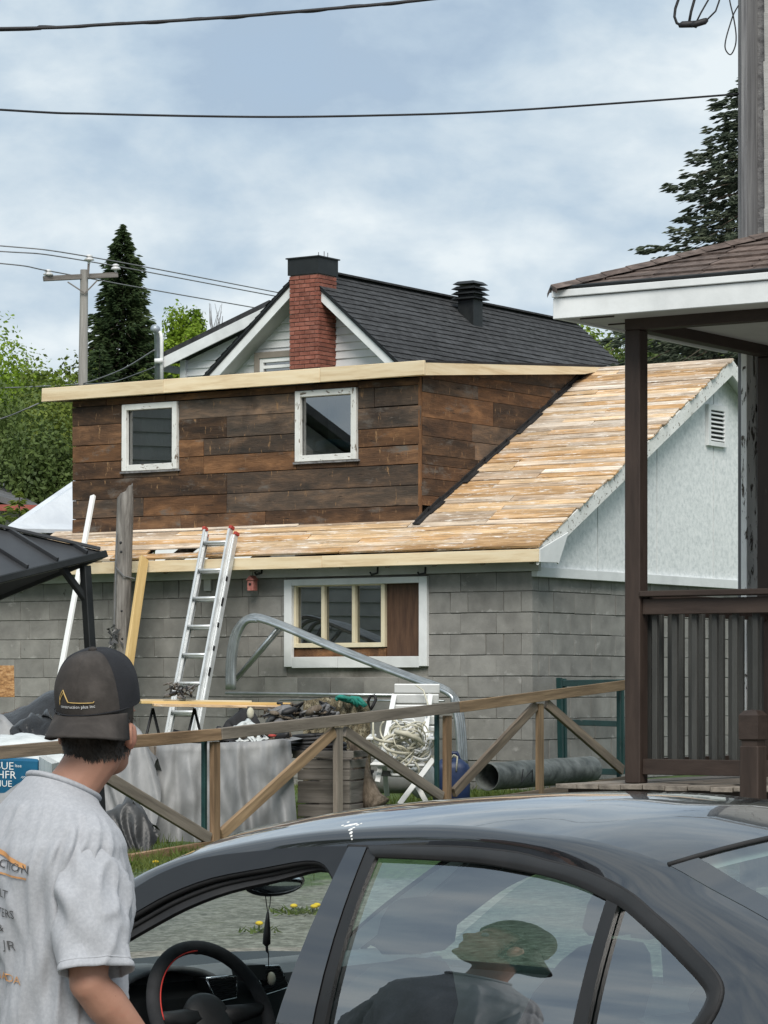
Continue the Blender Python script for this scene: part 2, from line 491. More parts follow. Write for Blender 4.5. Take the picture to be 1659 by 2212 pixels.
m_fence = M('weathered_fence_lumber', [(0.105, 0.076, 0.052), (0.19, 0.135, 0.088), (0.28, 0.205, 0.135)], 0.85, 2.6, (.5, 7, 7), bump=.35, bs=12, bst=(.6, 9, 9), rnd=.12,
            rcols=[(0.24, 0.145, 0.075), (0.20, 0.17, 0.14), (0.26, 0.17, 0.09), (0.17, 0.145, 0.12)], rmix=.5, spots=(4, (0.09, 0.065, 0.05), .67, .05, (1, 4, 4)))
m_fencegrey = M('grey_fence_lumber', [(0.115, 0.098, 0.082), (0.19, 0.165, 0.138), (0.26, 0.225, 0.19)], 0.85, 2.6, (.5, 7, 7), bump=.35, bs=12, bst=(.6, 9, 9), rnd=.12,
                spots=(4, (0.09, 0.07, 0.055), .66, .05, (1, 4, 4)))
m_log = M('weathered_post', [(0.10, 0.092, 0.085), (0.20, 0.185, 0.17), (0.30, 0.285, 0.265)], 0.92, 5.0, (5, 5, .5), bump=.9, bs=9, bst=(5, 5, .5), bd=.02, rnd=.05)
m_bark = M('bark', [(0.06, 0.046, 0.034), (0.15, 0.12, 0.09), (0.23, 0.19, 0.15)], 0.95, 6, (3, 3, .7), bump=1.0, bs=9, bd=.03, rnd=.1)
m_alu = M('ladder_aluminium', [(0.60, 0.62, 0.63), (0.74, 0.76, 0.77)], 0.42, 6, metal=.45, bump=.08, bs=20, rnd=.06)
m_white = M('white_plastic', [(0.70, 0.71, 0.70), (0.80, 0.81, 0.80)], 0.5, 3, bump=.05, rnd=.03)
m_rope = M('cream_hose', [(0.42, 0.40, 0.30), (0.64, 0.62, 0.52)], 0.7, 6, bump=.3, bs=30, rnd=.1)
m_red = M('red_plastic', [(0.30, 0.03, 0.022), (0.42, 0.06, 0.045)], 0.5, 6, rnd=.03)
m_pinkred = M('faded_red_paint', [(0.32, 0.10, 0.085), (0.46, 0.20, 0.17)], 0.7, 20, rnd=.03)
m_black = M('black_plastic', [(0.010, 0.010, 0.011), (0.022, 0.022, 0.024)], 0.55, 6, bump=.08, rnd=.05)
m_rubber = M('black_rubber', [(0.012, 0.012, 0.013), (0.022, 0.022, 0.023)], 0.75, 9, rnd=.05)
m_tarp = M('grey_tarp', [(0.15, 0.155, 0.16), (0.215, 0.22, 0.225), (0.29, 0.295, 0.30)], 0.55, 3, (1, 1, .5), bump=.25, bs=10, rnd=.05, spots=(4, (0.5, 0.5, 0.5), .68, .05, (2, 2, .6)))
m_tarpdark = M('dark_tarp', [(0.03, 0.031, 0.033), (0.075, 0.078, 0.08)], 0.4, 3, bump=.4, bs=8, rnd=.05)
m_bluewrap = M('blue_lumber_wrap', [(0.004, 0.07, 0.15), (0.008, 0.11, 0.21)], 0.4, 4, bump=.3, bs=8, rnd=0)
m_clear = M('milky_plastic', [(0.40, 0.43, 0.43), (0.62, 0.65, 0.65)], 0.3, 5, (1, 4, 1), bump=.6, bs=9, rnd=.05)
m_camo = M('camouflage_cloth', [(0.022, 0.020, 0.014), (0.17, 0.14, 0.085), (0.04, 0.036, 0.022), (0.30, 0.27, 0.19), (0.06, 0.05, 0.03)], 0.9, 22, lo=.36, hi=.66, bump=.5, bs=30, rnd=.1, det=3)
m_teal = M('teal_net', [(0.008, 0.14, 0.11), (0.02, 0.24, 0.19)], 0.7, 12, bump=.4, rnd=.05)
m_crate = M('grey_crate_boards', [(0.095, 0.085, 0.075), (0.165, 0.15, 0.132), (0.225, 0.205, 0.185)], 0.9, 3, (.5, 7, 7), bump=.3, bs=12, rnd=.16)
m_bluejug = M('navy_plastic', [(0.010, 0.022, 0.07), (0.022, 0.045, 0.12)], 0.45, 4, bump=.1, rnd=.03)
m_greenmetal = M('dark_green_paint', [(0.006, 0.028, 0.028), (0.014, 0.055, 0.052)], 0.5, 5, bump=.15, rnd=.05, peel=((0.10, 0.11, 0.10), .66, 9))
m_culvert = M('mossy_culvert', [(0.07, 0.08, 0.075), (0.16, 0.175, 0.165), (0.26, 0.275, 0.265)], 0.6, 5, (1, 2, 2), bump=.3, rnd=.05, spots=(3, (0.06, 0.10, 0.03), .66, .06))
m_gazebo = M('charcoal_steel_roof', [(0.040, 0.042, 0.046), (0.062, 0.065, 0.07)], 0.42, 3, metal=.3, bump=.06, bs=10, rnd=.06)
m_osb = M('osb', [(0.16, 0.075, 0.025), (0.32, 0.17, 0.065), (0.44, 0.27, 0.13)], 0.8, 26, (1, 1, 2.4), bump=.2, rnd=0, det=2)
m_stone = M('field_stone', [(0.10, 0.10, 0.085), (0.22, 0.21, 0.18)], 0.9, 7, bump=.5, rnd=.2)
m_polewood = M('utility_pole_wood', [(0.21, 0.20, 0.185), (0.33, 0.315, 0.295)], 0.9, 3, (5, 5, .3), bump=.4, bs=8, rnd=.06)
m_arm = M('cross_arm_wood', [(0.12, 0.105, 0.095), (0.22, 0.205, 0.19)], 0.9, 3, (.5, 6, 6), bump=.3, rnd=.05)
m_porcelain = M('insulator_porcelain', [(0.5, 0.5, 0.5), (0.66, 0.66, 0.66)], 0.25, 5, rnd=.05)
m_membrane = M('white_underlayment', [(0.48, 0.51, 0.55), (0.60, 0.63, 0.66)], 0.5, 2.0, (1, 1, 1), bump=.4, bs=5, bd=.03, rnd=0, spots=(7, (0.30, 0.31, 0.33), .715, .02, (.8, 2.6, 2.6)))
m_greyroof = M('grey_far_roof', [(0.075, 0.077, 0.08), (0.125, 0.127, 0.13)], 0.9, 3, (1, 1, 3), bump=.4, rnd=.05)
m_redtrim = M('red_trim', [(0.24, 0.055, 0.04), (0.33, 0.09, 0.07)], 0.7, 4, rnd=.03)
m_beige = M('beige_wall', [(0.40, 0.38, 0.33), (0.5, 0.48, 0.43)], 0.8, 3, rnd=.02)
m_wire = M('black_cable', [(0.010, 0.010, 0.012), (0.02, 0.02, 0.022)], 0.6, 8, rnd=.02)
m_farwire = M('weathered_wire', [(0.12, 0.125, 0.13), (0.2, 0.2, 0.205)], 0.6, 8, rnd=.02)
# ------------------------------------------------------------------ ground and far terrain
L = V((-0.831, 0.556, 0)).normalized()      # along the fronts, to the left and away
B = V((0.556, 0.831, 0)).normalized()       # along the gables, to the right and away


def gz(x, y):
    k = min(max((y - 9.0), 0.0), 21.0)
    z = 0.0365 * k + 0.018 * max(-8, min(8, x)) * min(1, k / 14)
    if y > 60:
        z += (y - 60) * 0.02
    if y < -5:
        z += min(3.0, (-5 - y) * 0.01)
    return z


def gravel_mat():
    m = bpy.data.materials.new('gravel_and_grass')
    m.use_nodes = True
    nt = m.node_tree
    b = nt.nodes['Principled BSDF']
    g = nd(nt, 'NewGeometry')
    p = g.outputs['Position']
    v = nd(nt, 'TexVoronoi', {'Vector': p, 'Scale': 34.0})
    n = nd(nt, 'TexNoise', {'Vector': p, 'Scale': 1.1, 'Detail': 6.0, 'Roughness': .65})
    n2 = nd(nt, 'TexNoise', {'Vector': p, 'Scale': 14.0, 'Detail': 6.0, 'Roughness': .7})
    st = ramp(nt, v.outputs['Color'], [(0.1, (0.10, 0.098, 0.085)), (0.5, (0.19, 0.185, 0.16)), (0.9, (0.30, 0.295, 0.265))])
    st = mixc(nt, 0.55, st, ramp(nt, n2.outputs[0], [(.36, (0.055, 0.058, 0.038)), (.5, (0.16, 0.158, 0.125)), (.62, (0.33, 0.325, 0.28))]))
    n3 = nd(nt, 'TexNoise', {'Vector': p, 'Scale': 3.2, 'Detail': 5.0, 'Roughness': .7})
    st = mixc(nt, ramp(nt, n3.outputs[0], [(.58, (0,) * 3), (.66, (.45,) * 3)]), st, (0.09, 0.10, 0.055))
    gr = ramp(nt, n2.outputs[0], [(.35, (0.030, 0.055, 0.012)), (.6, (0.075, 0.125, 0.03))])
    sx = nd(nt, 'SeparateXYZ', {0: p})
    yf = nd(nt, 'MapRange', {'Value': sx.outputs[1], 'From Min': 18.5, 'From Max': 23.0})
    f = mth(nt, 'ADD', mth(nt, 'MULTIPLY', yf.outputs[0], 0.42), mth(nt, 'MULTIPLY', n.outputs[0], 0.75))
    fr = ramp(nt, f, [(.50, (0,) * 3), (.60, (1,) * 3)])
    nt.links.new(mixc(nt, fr, st, gr), b.inputs['Base Color'])
    b.inputs['Roughness'].default_value = .95
    bp = nd(nt, 'Bump', {'Strength': .7, 'Distance': .02, 'Height': mixc(nt, .5, v.outputs['Distance'], n2.outputs[0])})
    nt.links.new(bp.outputs[0], b.inputs['Normal'])
    return m


m_ground = gravel_mat()
xs = [-900, -400, -200, -100, -60, -40, -25, -16, -12, -9] + [-8 + .5 * i for i in range(33)] + [9, 12, 16, 25, 40, 60, 100, 200, 400, 900]
ys = [-900, -300, -100, -50, -25, -12, -6] + [-5 + 1.0 * i for i in range(45)] + [42, 48, 55, 62, 75, 100, 150, 250, 500, 1200]
mb = MB()
rg = random.Random(3)
mb.grid([[V((x, y, gz(x, y) + (rg.uniform(-.012, .012) if 9 < y < 40 and abs(x) < 9 else 0))) for x in xs] for y in ys])
tag(mb.build('ground', m_ground, smooth=True), kind='structure')

# ------------------------------------------------------------------ garage under renovation
GC = V((1.418, 28.8, 0))


def g(t, s, z):
    return GC + L * t + B * s + UP * z


def gf(x, y, s):        # picture point on the plane s = const -> (t, z)
    p = hit(x, y, g(0, s, 0), B)
    return (p - GC).dot(L), p.z


def gg(x, y, t):        # picture point on the plane t = const -> (s, z)
    p = hit(x, y, g(t, 0, 0), L)
    return (p - GC).dot(B), p.z


garage = empty('garage', g(0, 0, gz(1.4, 28.8)), 'concrete block garage with stripped board roof and dark plank dormer, under renovation', 'garage')
rg = random.Random(11)
z_course = gf(1150, 1276, 0)[1]
CH = 0.2045
z_base = 0.55
T_R = -0.23                                  # roof edge over the gable
s_e, z_e = gg(1163, 1184, T_R)               # eave top edge
s_r, z_r = gg(1585, 776, T_R)                # ridge
SL = (z_r - z_e) / (s_r - s_e)
roofz = lambda s: z_e + SL * (s - s_e)
D_S, D_T0, D_T1 = 0.35, 1.50, 5.97           # dormer front plane and its two ends
z_top = gf(900, 1240, 0)[1]                  # wall top under the frieze
zg_top = gg(1153, 1228, 0)[1]                # block top on the gable side
# window opening in the block wall
wt1, wz0 = gf(619, 1441, 0)
wt0, wz1 = gf(924, 1245, 0)
S_END = 2 * s_r

mb = MB()
# mortar shell, front wall with the window hole left open
for (a, b_, c, d) in ((.03, wt0 + .03, z_base, z_top), (wt1 - .03, 8.5, z_base, z_top), (wt0 + .03, wt1 - .03, z_base, wz0 + .03), (wt0 + .03, wt1 - .03, wz1 - .03, z_top)):
    mb.box(g((a + b_) / 2, .10, (c + d) / 2), L, B, UP, (b_ - a, .17, d - c))
front = mb.build('block_wall', m_mortar, garage)
mb = MB()
mb.box(g(.10, S_END / 2 + .1, (z_base + zg_top) / 2), B, L, UP, (S_END - .2, .17, zg_top - z_base))
mb.box(g(4.2, S_END, 2.0), L, B, UP, (8.6, .2, 3.0))
mb.box(g(8.4, S_END / 2, 1.7), B, L, UP, (S_END, .2, 2.3))
gable_w = mb.build('block_wall', m_mortar, garage)


def blocks(parent, fn, u0, u1, ztop, zbot, hole, ex, ey, phase, cor):
    k0 = int(math.floor((z_course - zbot) / CH))
    for k in range(-2, k0 + 1):
        z1 = z_course - k * CH + CH
        za, zb = max(z1 - CH, zbot), min(z1, ztop)
        if zb - za < .03:
            continue
        ua = u0 if (k + cor) % 2 == 0 else u0 + .123
        u = u0 + (0.0 if (k + cor) % 2 == 0 else -.083)
        while u < u1:
            w = .406 if rg.random() > .06 else .203
            a, b_ = max(u, ua), min(u + w, u1)
            u += w
            if b_ - a < .04:
                continue
            segs = [(a, b_)]
            if hole and za < hole[3] - .02 and zb > hole[2] + .02:
                segs = [q for q in ((a, min(b_, hole[0])), (max(a, hole[1]), b_)) if q[1] - q[0] > .04]
            for (p, q) in segs:
                j = rg.uniform(-.003, .003)
                piece('block', parent, fn((p + q) / 2, j, (za + zb) / 2), ex, ey, UP,
                      (round(q - p, 2) - .007, .12, round(zb - za, 3) - .007), m_block, bev=.003, var=rg.randrange(3), rough=.0025)


blocks(front, lambda u, j, z: g(u, .0625 + j, z), 0, 7.3, z_top, z_base, (wt0, wt1, wz0, wz1), L, B, 0, 0)
blocks(gable_w, lambda u, j, z: g(.0625 + j, u, z), 0, 5.6, zg_top, z_base + .2, None, B, L, 1, 1)

# frieze and soffit under the eave
fz0, fz1 = gf(900, 1240, -.02)[1], gf(1000, 1206, -.02)[1]
mb = MB()
mb.box(g(3.6, -.025, (fz0 + fz1) / 2), L, B, UP, (7.4, .05, fz1 - fz0))
mb.box(g(3.6, -.14, fz1 + .004), L, B, UP, (7.6, .24, .02))
mb.build('frieze_board', m_greyfrieze, garage, bevel=.004)

# eave fascia: three new boards
za, zb = gf(1160, 1213, -.27)[1], gf(1160, 1186, -.27)[1]
for (a, b_) in ((T_R, 2.27), (2.275, 4.9), (4.905, 7.6)):
    piece('fascia_board', garage, g((a + b_) / 2, s_e + .02, (za + zb) / 2), -L, -B, UP, (b_ - a, .04, zb - za), m_newwood, bev=.004, rough=.003)

# roof boards, front slope
rdir = (B + UP * SL).normalized()
rn = L.cross(rdir).normalized()
if rn.z < 0:
    rn = -rn
roof = MB()
roof.prism([g(T_R + .1, s_r, z_r - .05), g(T_R + .1, S_END - s_e, z_e - .05), g(5.95, S_END - s_e, z_e - .05), g(5.95, s_r, z_r - .05)], UP * .03)
roof_o = roof.build('roof', m_felt, garage)
slen = math.hypot(s_r - s_e, z_r - z_e)
pitch = .108
ncrs = int(slen / pitch)
htA = gf(445, 1190, s_e + .25)[0]
htB = gf(335, 1190, s_e + .25)[0]
for k in range(ncrs + 1):
    d0, d1 = k * pitch, min((k + 1) * pitch, slen)
    if d1 - d0 < .04:
        continue
    sm = s_e + (d0 + d1) / 2 * math.cos(math.atan(SL))
    t_end = 6.25 if sm < D_S + .05 else D_T0 + .12
    t = T_R + rg.uniform(-.025, .02)
    while t < t_end - .05:
        w = rg.choice([.9, 1.3, 1.7, 2.3, 2.9])
        t2 = min(t + w, t_end)
        if t_end - t2 < .35:
            t2 = t_end
        segs = [(t, t2)]
        if k == 1:
            segs = [q for q in ((t, min(t2, htA)), (max(t, htB), t2)) if q[1] - q[0] > .05]
        for (p, q) in segs:
            c = g((p + q) / 2, s_e, z_e) + rdir * ((d0 + d1) / 2) + rn * (.012 + rg.uniform(-.006, .007))
            piece('roof_board', roof_o, c, -L, rdir, rn * 1.0, (q - p - .006, d1 - d0 - rg.choice([.006, .009, .013]), .022), m_roofbrd, bev=.004, var=rg.randrange(4), rough=.005)
        t = t2
# rafters that show in the open slot and close the eave
mb = MB()
for k in range(12):
    t = -.1 + k * .55
    p = g(t, s_e + .06, z_e - .09)
    mb.bar(p, p + rdir * 1.2, .04, .12, rn)
mb.build('rafter', m_fencegrey, garage)

# black felt left along the dormer cheek
mb = MB()
for k in range(16):
    a, b_ = lerp(D_S - .12, s_r - .1, k / 16), lerp(D_S - .12, s_r - .1, (k + 1) / 16 + .01)
    w = .045 + .02 * math.sin(k * 2.1) + rg.uniform(-.015, .015)
    mb.prism([g(D_T0 + .02, a, roofz(a) + .034), g(D_T0 + .02, b_, roofz(b_) + .034), g(D_T0 - w, b_, roofz(b_) + .03), g(D_T0 - w - rg.uniform(-.02, .02), a, roofz(a) + .03)], rn * .012)
    mb.prism([g(D_T0 - .006, a, roofz(a) + .03), g(D_T0 - .006, b_, roofz(b_) + .03), g(D_T0 - .006, b_, roofz(b_) + .075 + rg.uniform(-.02, .02)), g(D_T0 - .006, a, roofz(a) + .075)], L * -.012)
mb.build('felt_strip', m_felt, garage)

# gable: white panels, base trim, rake, soffit, eave return
G_T = -.03
joints = [0.0] + [gg(x, 1200, G_T)[0] for x in (1291, 1419, 1541)] + [s_r + .6, s_r + 1.7, s_r + 2.9, S_END]
zb_ = gg(1153, 1232, G_T)[1]
gable = MB()
gable.prism([g(.05, .02, zg_top), g(.05, S_END, zg_top), g(.05, s_r, roofz(s_r) - .1), ], L * .06)
gab_o = gable.build('gable_wall', m_dark, garage)
for a, b_ in zip(joints, joints[1:]):
    rz = lambda s: (roofz(s) if s <= s_r else roofz(2 * s_r - s)) - .06
    poly = [(a + .007, zb_), (b_ - .007, zb_), (b_ - .007, rz(b_ - .007))]
    if a < s_r < b_:
        poly.append((s_r, rz(s_r)))
    if rz(a + .007) > zb_ + .02:
        poly.append((a + .007, rz(a + .007)))
    MB().prism([g(G_T, s, z) for s, z in poly], L * .03).build('panel', m_stucco, gab_o)
zt0, zt1 = gg(1300, 1252, G_T - .02)[1], gg(1300, 1236, G_T - .02)[1]
mb = MB()
mb.box(g(G_T - .005, S_END / 2, (zt0 + zt1) / 2), B, L, UP, (S_END + .04, .06, zt1 - zt0 + .02))
mb.build('base_trim', m_whitepaint, garage, bevel=.003)
for sg in (0, 1):
    f = (lambda s: s) if sg == 0 else (lambda s: 2 * s_r - s)
    a, b_ = s_e + .02, s_r + .0
    mb = MB()
    o = -.004
    mb.prism([g(T_R + .012, f(a), roofz(a) + o), g(T_R + .012, f(b_), roofz(b_) + o), g(T_R + .012, f(b_), roofz(b_) - .17), g(T_R + .012, f(a), roofz(a) - .17)], L * .022)
    mb.build('rake_board', m_peelwhite, garage, bevel=.003)
    mb = MB()
    mb.prism([g(T_R + .036, f(a), roofz(a) - .06), g(T_R + .036, f(b_), roofz(b_) - .06), g(T_R + .036, f(b_), roofz(b_) - .075), g(T_R + .036, f(a), roofz(a) - .075)], L * (-T_R - .07))
    mb.build('rake_soffit', m_whitepaint, garage)
# curved eave return at the low corner
pr = [(s_e + .015, roofz(s_e) - .01), (s_e + .55, roofz(s_e + .55) - .12), (s_e + .42, roofz(s_e + .3) - .20), (s_e + .36, roofz(s_e) - .14), (s_e + .34, za + .0), (s_e + .015, za - .005)]
MB().prism([g(T_R - .012, s, z) for s, z in pr], L * .018).build('eave_return', m_whitepaint, garage, bevel=.003)

# louvred vent high in the gable
(va, vz1), (vb, vz0) = gg(1524, 872, G_T), gg(1564, 968, G_T)
vent = MB()
vent.box(g(G_T - .006, (va + vb) / 2, (vz0 + vz1) / 2), B, L, UP, (vb - va - .08, .012, vz1 - vz0 - .08))
vent_o = vent.build('louvre_vent', m_dark, garage)
for (c0, c1, d0, d1) in ((va, va + .055, vz0, vz1), (vb - .055, vb, vz0, vz1), (va + .055, vb - .055, vz1 - .06, vz1), (va + .055, vb - .055, vz0, vz0 + .05)):
    piece('vent_frame', vent_o, g(G_T - .02, (c0 + c1) / 2, (d0 + d1) / 2), B, L, UP, (c1 - c0, .04, d1 - d0), m_whitepaint)
for k in range(7):
    z = lerp(vz0 + .075, vz1 - .085, k / 6)
    ey = (L + UP * .8).normalized()
    piece('slat', vent_o, g(G_T - .02, (va + vb) / 2, z), B, ey, B.cross(ey), (vb - va - .11, .045, .008), m_whitepaint, bev=.001)

# dormer: plank walls, roof, fascia
dz_tr, dz_tl = gf(905, 812, D_S)[1], gf(165, 868, D_S)[1]
dtop = (dz_tr + dz_tl) / 2
ft0, fz_b = gf(918, 815, .22)
ft1 = gf(92, 855, .22)[0]
fz_t = (gf(918, 776, .22)[1] + gf(92, 841, .22)[1]) / 2
fz_b = (gf(918, 809, .22)[1] + gf(92, 869, .22)[1]) / 2
ZD0 = roofz(D_S) - .02
mb = MB()
mb.box(g((D_T0 + D_T1) / 2, D_S + .09, (ZD0 + dtop) / 2), L, B, UP, (.02, .02, .02))
wins = []
for (x0, y0, x1, y1) in ((268.5, 875.5, 387, 1013), (642.5, 846, 774, 992)):
    tb, zt = gf(x0, y0, D_S)
    ta, zbm = gf(x1, y1, D_S)
    wins.append((ta, tb, zbm, zt))
# dark sheathing behind the planks, open at the windows
mb = MB()
(wa, wb) = wins
cuts = [(D_T0 + .02, wb[0] + .02), (wb[1] - .02, wa[0] + .02), (wa[1] - .02, D_T1 - .02)]
for a, b_ in cuts:
    mb.box(g((a + b_) / 2, D_S + .04, (ZD0 + dtop) / 2), L, B, UP, (b_ - a, .03, dtop - ZD0))
for w in wins:
    for z0, z1 in ((ZD0, w[2] + .02), (w[3] - .02, dtop)):
        mb.box(g((w[0] + w[1]) / 2, D_S + .04, (z0 + z1) / 2), L, B, UP, (w[1] - w[0] - .04, .03, z1 - z0))
mb.prism([g(D_T1 - .03, D_S + .06, ZD0), g(D_T1 - .03, s_r, z_r - .1), g(D_T1 - .03, s_r, z_r - .05), g(D_T1 - .03, D_S + .06, dtop - .02)], L * -.03)
dorm = mb.build('dormer', m_felt, garage)
rows = [ZD0]
for h in (.185, .20, .215, .19, .18, .215, .20, .20, .19):
    rows.append(min(rows[-1] + h, dtop))
rg2 = random.Random(29)
for z0, z1 in zip(rows, rows[1:]):
    if z1 - z0 < .03:
        continue
    t = D_T0
    while t < D_T1 - .01:
        w = rg2.choice([.55, .8, 1.1, 1.5, 1.9, 2.4])
        t2 = min(t + w, D_T1)
        if D_T1 - t2 < .3:
            t2 = D_T1
        segs = [(t, t2)]
        for q in wins:
            if z0 < q[3] - .01 and z1 > q[2] + .01:
                segs = [x for sgm in segs for x in ((sgm[0], min(sgm[1], q[0] - .005)), (max(sgm[0], q[1] + .005), sgm[1])) if x[1] - x[0] > .04]
        for (p, q) in segs:
            zz0, zz1 = z0, z1
            piece('plank', dorm, g((p + q) / 2, D_S + rg2.uniform(0, .007), (zz0 + zz1) / 2), -L, -B, UP,
                  (q - p - .005, .035, zz1 - zz0 - rg2.uniform(.004, .009)), m_dormer, bev=.003, var=rg2.randrange(5), rough=.003)
        t = t2
# short boards above and below the windows where a row is cut by the opening
for w in wins:
    for z0, z1 in zip(rows, rows[1:]):
        for a, b_ in ((z0, min(z1, w[2] - .004)), (max(z0, w[3] + .004), z1)):
            if z0 < w[3] - .01 and z1 > w[2] + .01 and b_ - a > .02:
                piece('plank', dorm, g((w[0] + w[1]) / 2, D_S + .004, (a + b_) / 2), -L, -B, UP, (w[1] - w[0] + .004, .033, b_ - a - .004), m_dormer, var=rg2.randrange(5), rough=.002)
# right cheek: horizontal planks cut along the roof slope
dr0, dr1 = fz_t - .03, z_r + .01
drz = lambda s: lerp(dr0, dr1, (s - .22) / (s_r - .22)) - .06
z = ZD0
ck = [.19, .10, .17, .14, .10, .185, .185, .25, .14, .12]
i = 0
while z < drz(s_r):
    z1 = z + ck[i % len(ck)]
    i += 1
    s0 = D_S + .022
    inv = lambda q: s_e + (q - z_e) / SL
    sa, sb = inv(z) + .05, inv(z1) + .05
    brk = rg2.uniform(.9, 1.6)
    zt_a = min(z1, drz(s0))
    parts = []
    if sa > s0 + .03:
        if sa > 1.6 and rg2.random() < .5:
            parts = [[(s0, z), (s0 + brk, z), (s0 + brk, z1), (s0, z1)], [(s0 + brk + .005, z), (sa, z), (sb, z1), (s0 + brk + .005, z1)]]
        else:
            parts = [[(s0, z), (sa, z), (sb, z1), (s0, z1)]]
    for pl in parts:
        pl = [(s, min(q, drz(s))) for s, q in pl]
        if pl[2][1] - pl[1][1] < .01 and pl[3][1] - pl[0][1] < .01:
            continue
        c = g(D_T0, (pl[0][0] + pl[1][0]) / 2, z)
        pm = MB()
        pm.prism([V(((s - pl[0][0]), q - z - .005 if q == z1 else q - z, 0)) for s, q in pl], V((0, 0, .03)))
        me = bpy.data.meshes.new('plank')
        me.from_pydata(pm.v, [], pm.f)
        me.materials.append(m_dormer)
        m4 = Matrix((B, UP, -L)).transposed().to_4x4()
        m4.translation = g(D_T0 + .02 + rg2.uniform(0, .006), pl[0][0], z)
        link(bpy.data.objects.new('plank', me), dorm, m4)
    z = z1
# corner post strip and dark gap line
piece('corner_strip', dorm, g(D_T0 + .012, D_S + .006, (ZD0 + dtop) / 2), UP, L, UP.cross(L), (dtop - ZD0, .022, .045), m_dormer)
mb = MB()
mb.prism([g(ft0, .23, fz_t - .02), g(ft1, .23, fz_t - .02), g(ft1, s_r + .1, z_r + .02), g(ft0, s_r + .1, z_r + .02)], UP * .025)
mb.prism([g(ft0 + .04, .26, fz_b + .03), g(ft1 - .04, .26, fz_b + .03), g(ft1 - .04, D_S + .06, fz_b + .03), g(ft0 + .04, D_S + .06, fz_b + .03)], UP * .012)
mb.build('dormer_roof', m_felt, garage)
hF = fz_t - fz_b
for a, b_ in ((ft0, 2.62), (2.624, 4.62), (4.624, ft1)):
    piece('fascia_board', garage, g((a + b_) / 2, .22, (fz_t + fz_b) / 2), -L, -B, UP, (b_ - a, .04, hF), m_newwood, bev=.004, rough=.003)
for t_, sgn in ((ft0 + .02, 1), (ft1 - .02, -1)):
    e0, e1 = .245, gg(1341, 800, ft0)[0] if sgn == 1 else s_r
    zr0, zr1 = fz_t, z_r + .02
    q1 = lambda s: lerp(zr0, zr1, (s - .22) / (s_r - .22))
    inv2 = s_e + (q1(e1) - hF + .03 - z_e) / SL
    poly = [(e0, q1(e0)), (e1, q1(e1)), (min(e1, inv2) - .25, q1(e1) - hF), (e0, q1(e0) - hF)] if sgn == 1 else [(e0, q1(e0)), (e1, q1(e1)), (e1, q1(e1) - hF), (e0, q1(e0) - hF)]
    pm = MB()
    pm.prism([V((s - e0, q - zr0, 0)) for s, q in poly], V((0, 0, .038)))
    me = bpy.data.meshes.new('fascia_board')
    me.from_pydata(pm.v, [], pm.f)
    me.materials.append(m_newwood)
    m4 = Matrix((B, UP, -L)).transposed().to_4x4()
    m4.translation = g(t_ + .019, e0, zr0)
    link(bpy.data.objects.new('fascia_board', me), garage, m4)

# dormer windows: chipped white sashes, dark panes
for wi, (ta, tb, z0, z1) in enumerate(wins):
    w = MB()
    w.box(g((ta + tb) / 2, D_S + .012, (z0 + z1) / 2), L, B, UP, (tb - ta - .1, .005, z1 - z0 - .1))
    wo_ = w.build('window', m_pane, garage)
    bw = .062
    for (a, b_, c, d) in ((ta, ta + bw, z0, z1), (tb - bw, tb, z0, z1), (ta + bw, tb - bw, z1 - bw, z1), (ta + bw, tb - bw, z0, z0 + bw * 1.05)):
        ex = UP if (d - c) > (b_ - a) else -L
        dims = (d - c, .05, b_ - a) if ex is UP else (b_ - a, .05, d - c)
        piece('sash', wo_, g((a + b_) / 2, D_S - .022, (c + d) / 2), ex, -B, ex.cross(-B), dims, m_peelwhite, rough=.002)
    sl = MB()
    sl.box(g((ta + tb) / 2, D_S - .012, z0 - .012), L, B, UP, (tb - ta + .06, .06, .02))
    sl.build('sill', m_greyboard, wo_)
    inn = MB()
    inn.box(g((ta + tb) / 2, D_S + .75, (z0 + z1) / 2), L, B, UP, (1.4, .02, 1.2))
    inn.build('back_wall', m_dark, wo_)
    cu = MB()
    if wi == 0:
        cu.grid([[g(lerp(ta + .2, tb - .16, k / 14), D_S + .10 + .012 * math.sin(k * 2.2), z) for k in range(15)] for z in (z0, z1)])
        cu.build('curtain', m_curtain, wo_, smooth=True)
    else:
        cu.tube([g(lerp(ta + .1, tb - .1, k / 10), D_S + .22, z0 + .04 + .16 * math.sin(math.pi * (.1 + .55 * k / 10))) for k in range(11)], .045)
        cu.build('blue_hoop', m_bluecloth, wo_, smooth=True)
        cu = MB()
        cu.box(g(tb - .22, D_S + .3, (z0 + z1) / 2), L, B, UP, (.08, .03, z1 - z0))
        cu.build('inner_post', m_curtain, wo_)

# low window in the block wall: white surround, cream three-light sash, plywood infill
win = MB()
ca, cz1 = gf(634, 1258, .03)[0], gf(700, 1257, .03)[1]
cb, cz0 = gf(833, 1257, .03)[0], gf(700, 1399, .03)[1]
win.box(g((ca + cb) / 2, .055, (cz0 + cz1) / 2), L, B, UP, (ca - cb - .06, .005, cz1 - cz0 - .08))
win_o = win.build('window', m_pane, garage)
tw = .085
for (a, b_, c, d) in ((wt0 - .01, wt0 + tw, wz0, wz1), (wt1 - tw, wt1 + .01, wz0, wz1), (wt0 + tw, wt1 - tw, wz1 - .06, wz1), (wt0 + tw, (wt0 + wt1) / 2 + .2, wz0 - .01, wz0 + .10), ((wt0 + wt1) / 2 + .205, wt1 - tw, wz0 - .01, wz0 + .10)):
    ex = UP if (d - c) > (b_ - a) else -L
    dims = (d - c, .045, b_ - a) if ex is UP else (b_ - a, .043, d - c)
    piece('surround', win_o, g((a + b_) / 2, -.012, (c + d) / 2), ex, -B, ex.cross(-B), dims, m_whitepaint, rough=.002)
bw = .045
mids = [lerp(cb, ca, k / 3) for k in (1, 2)]
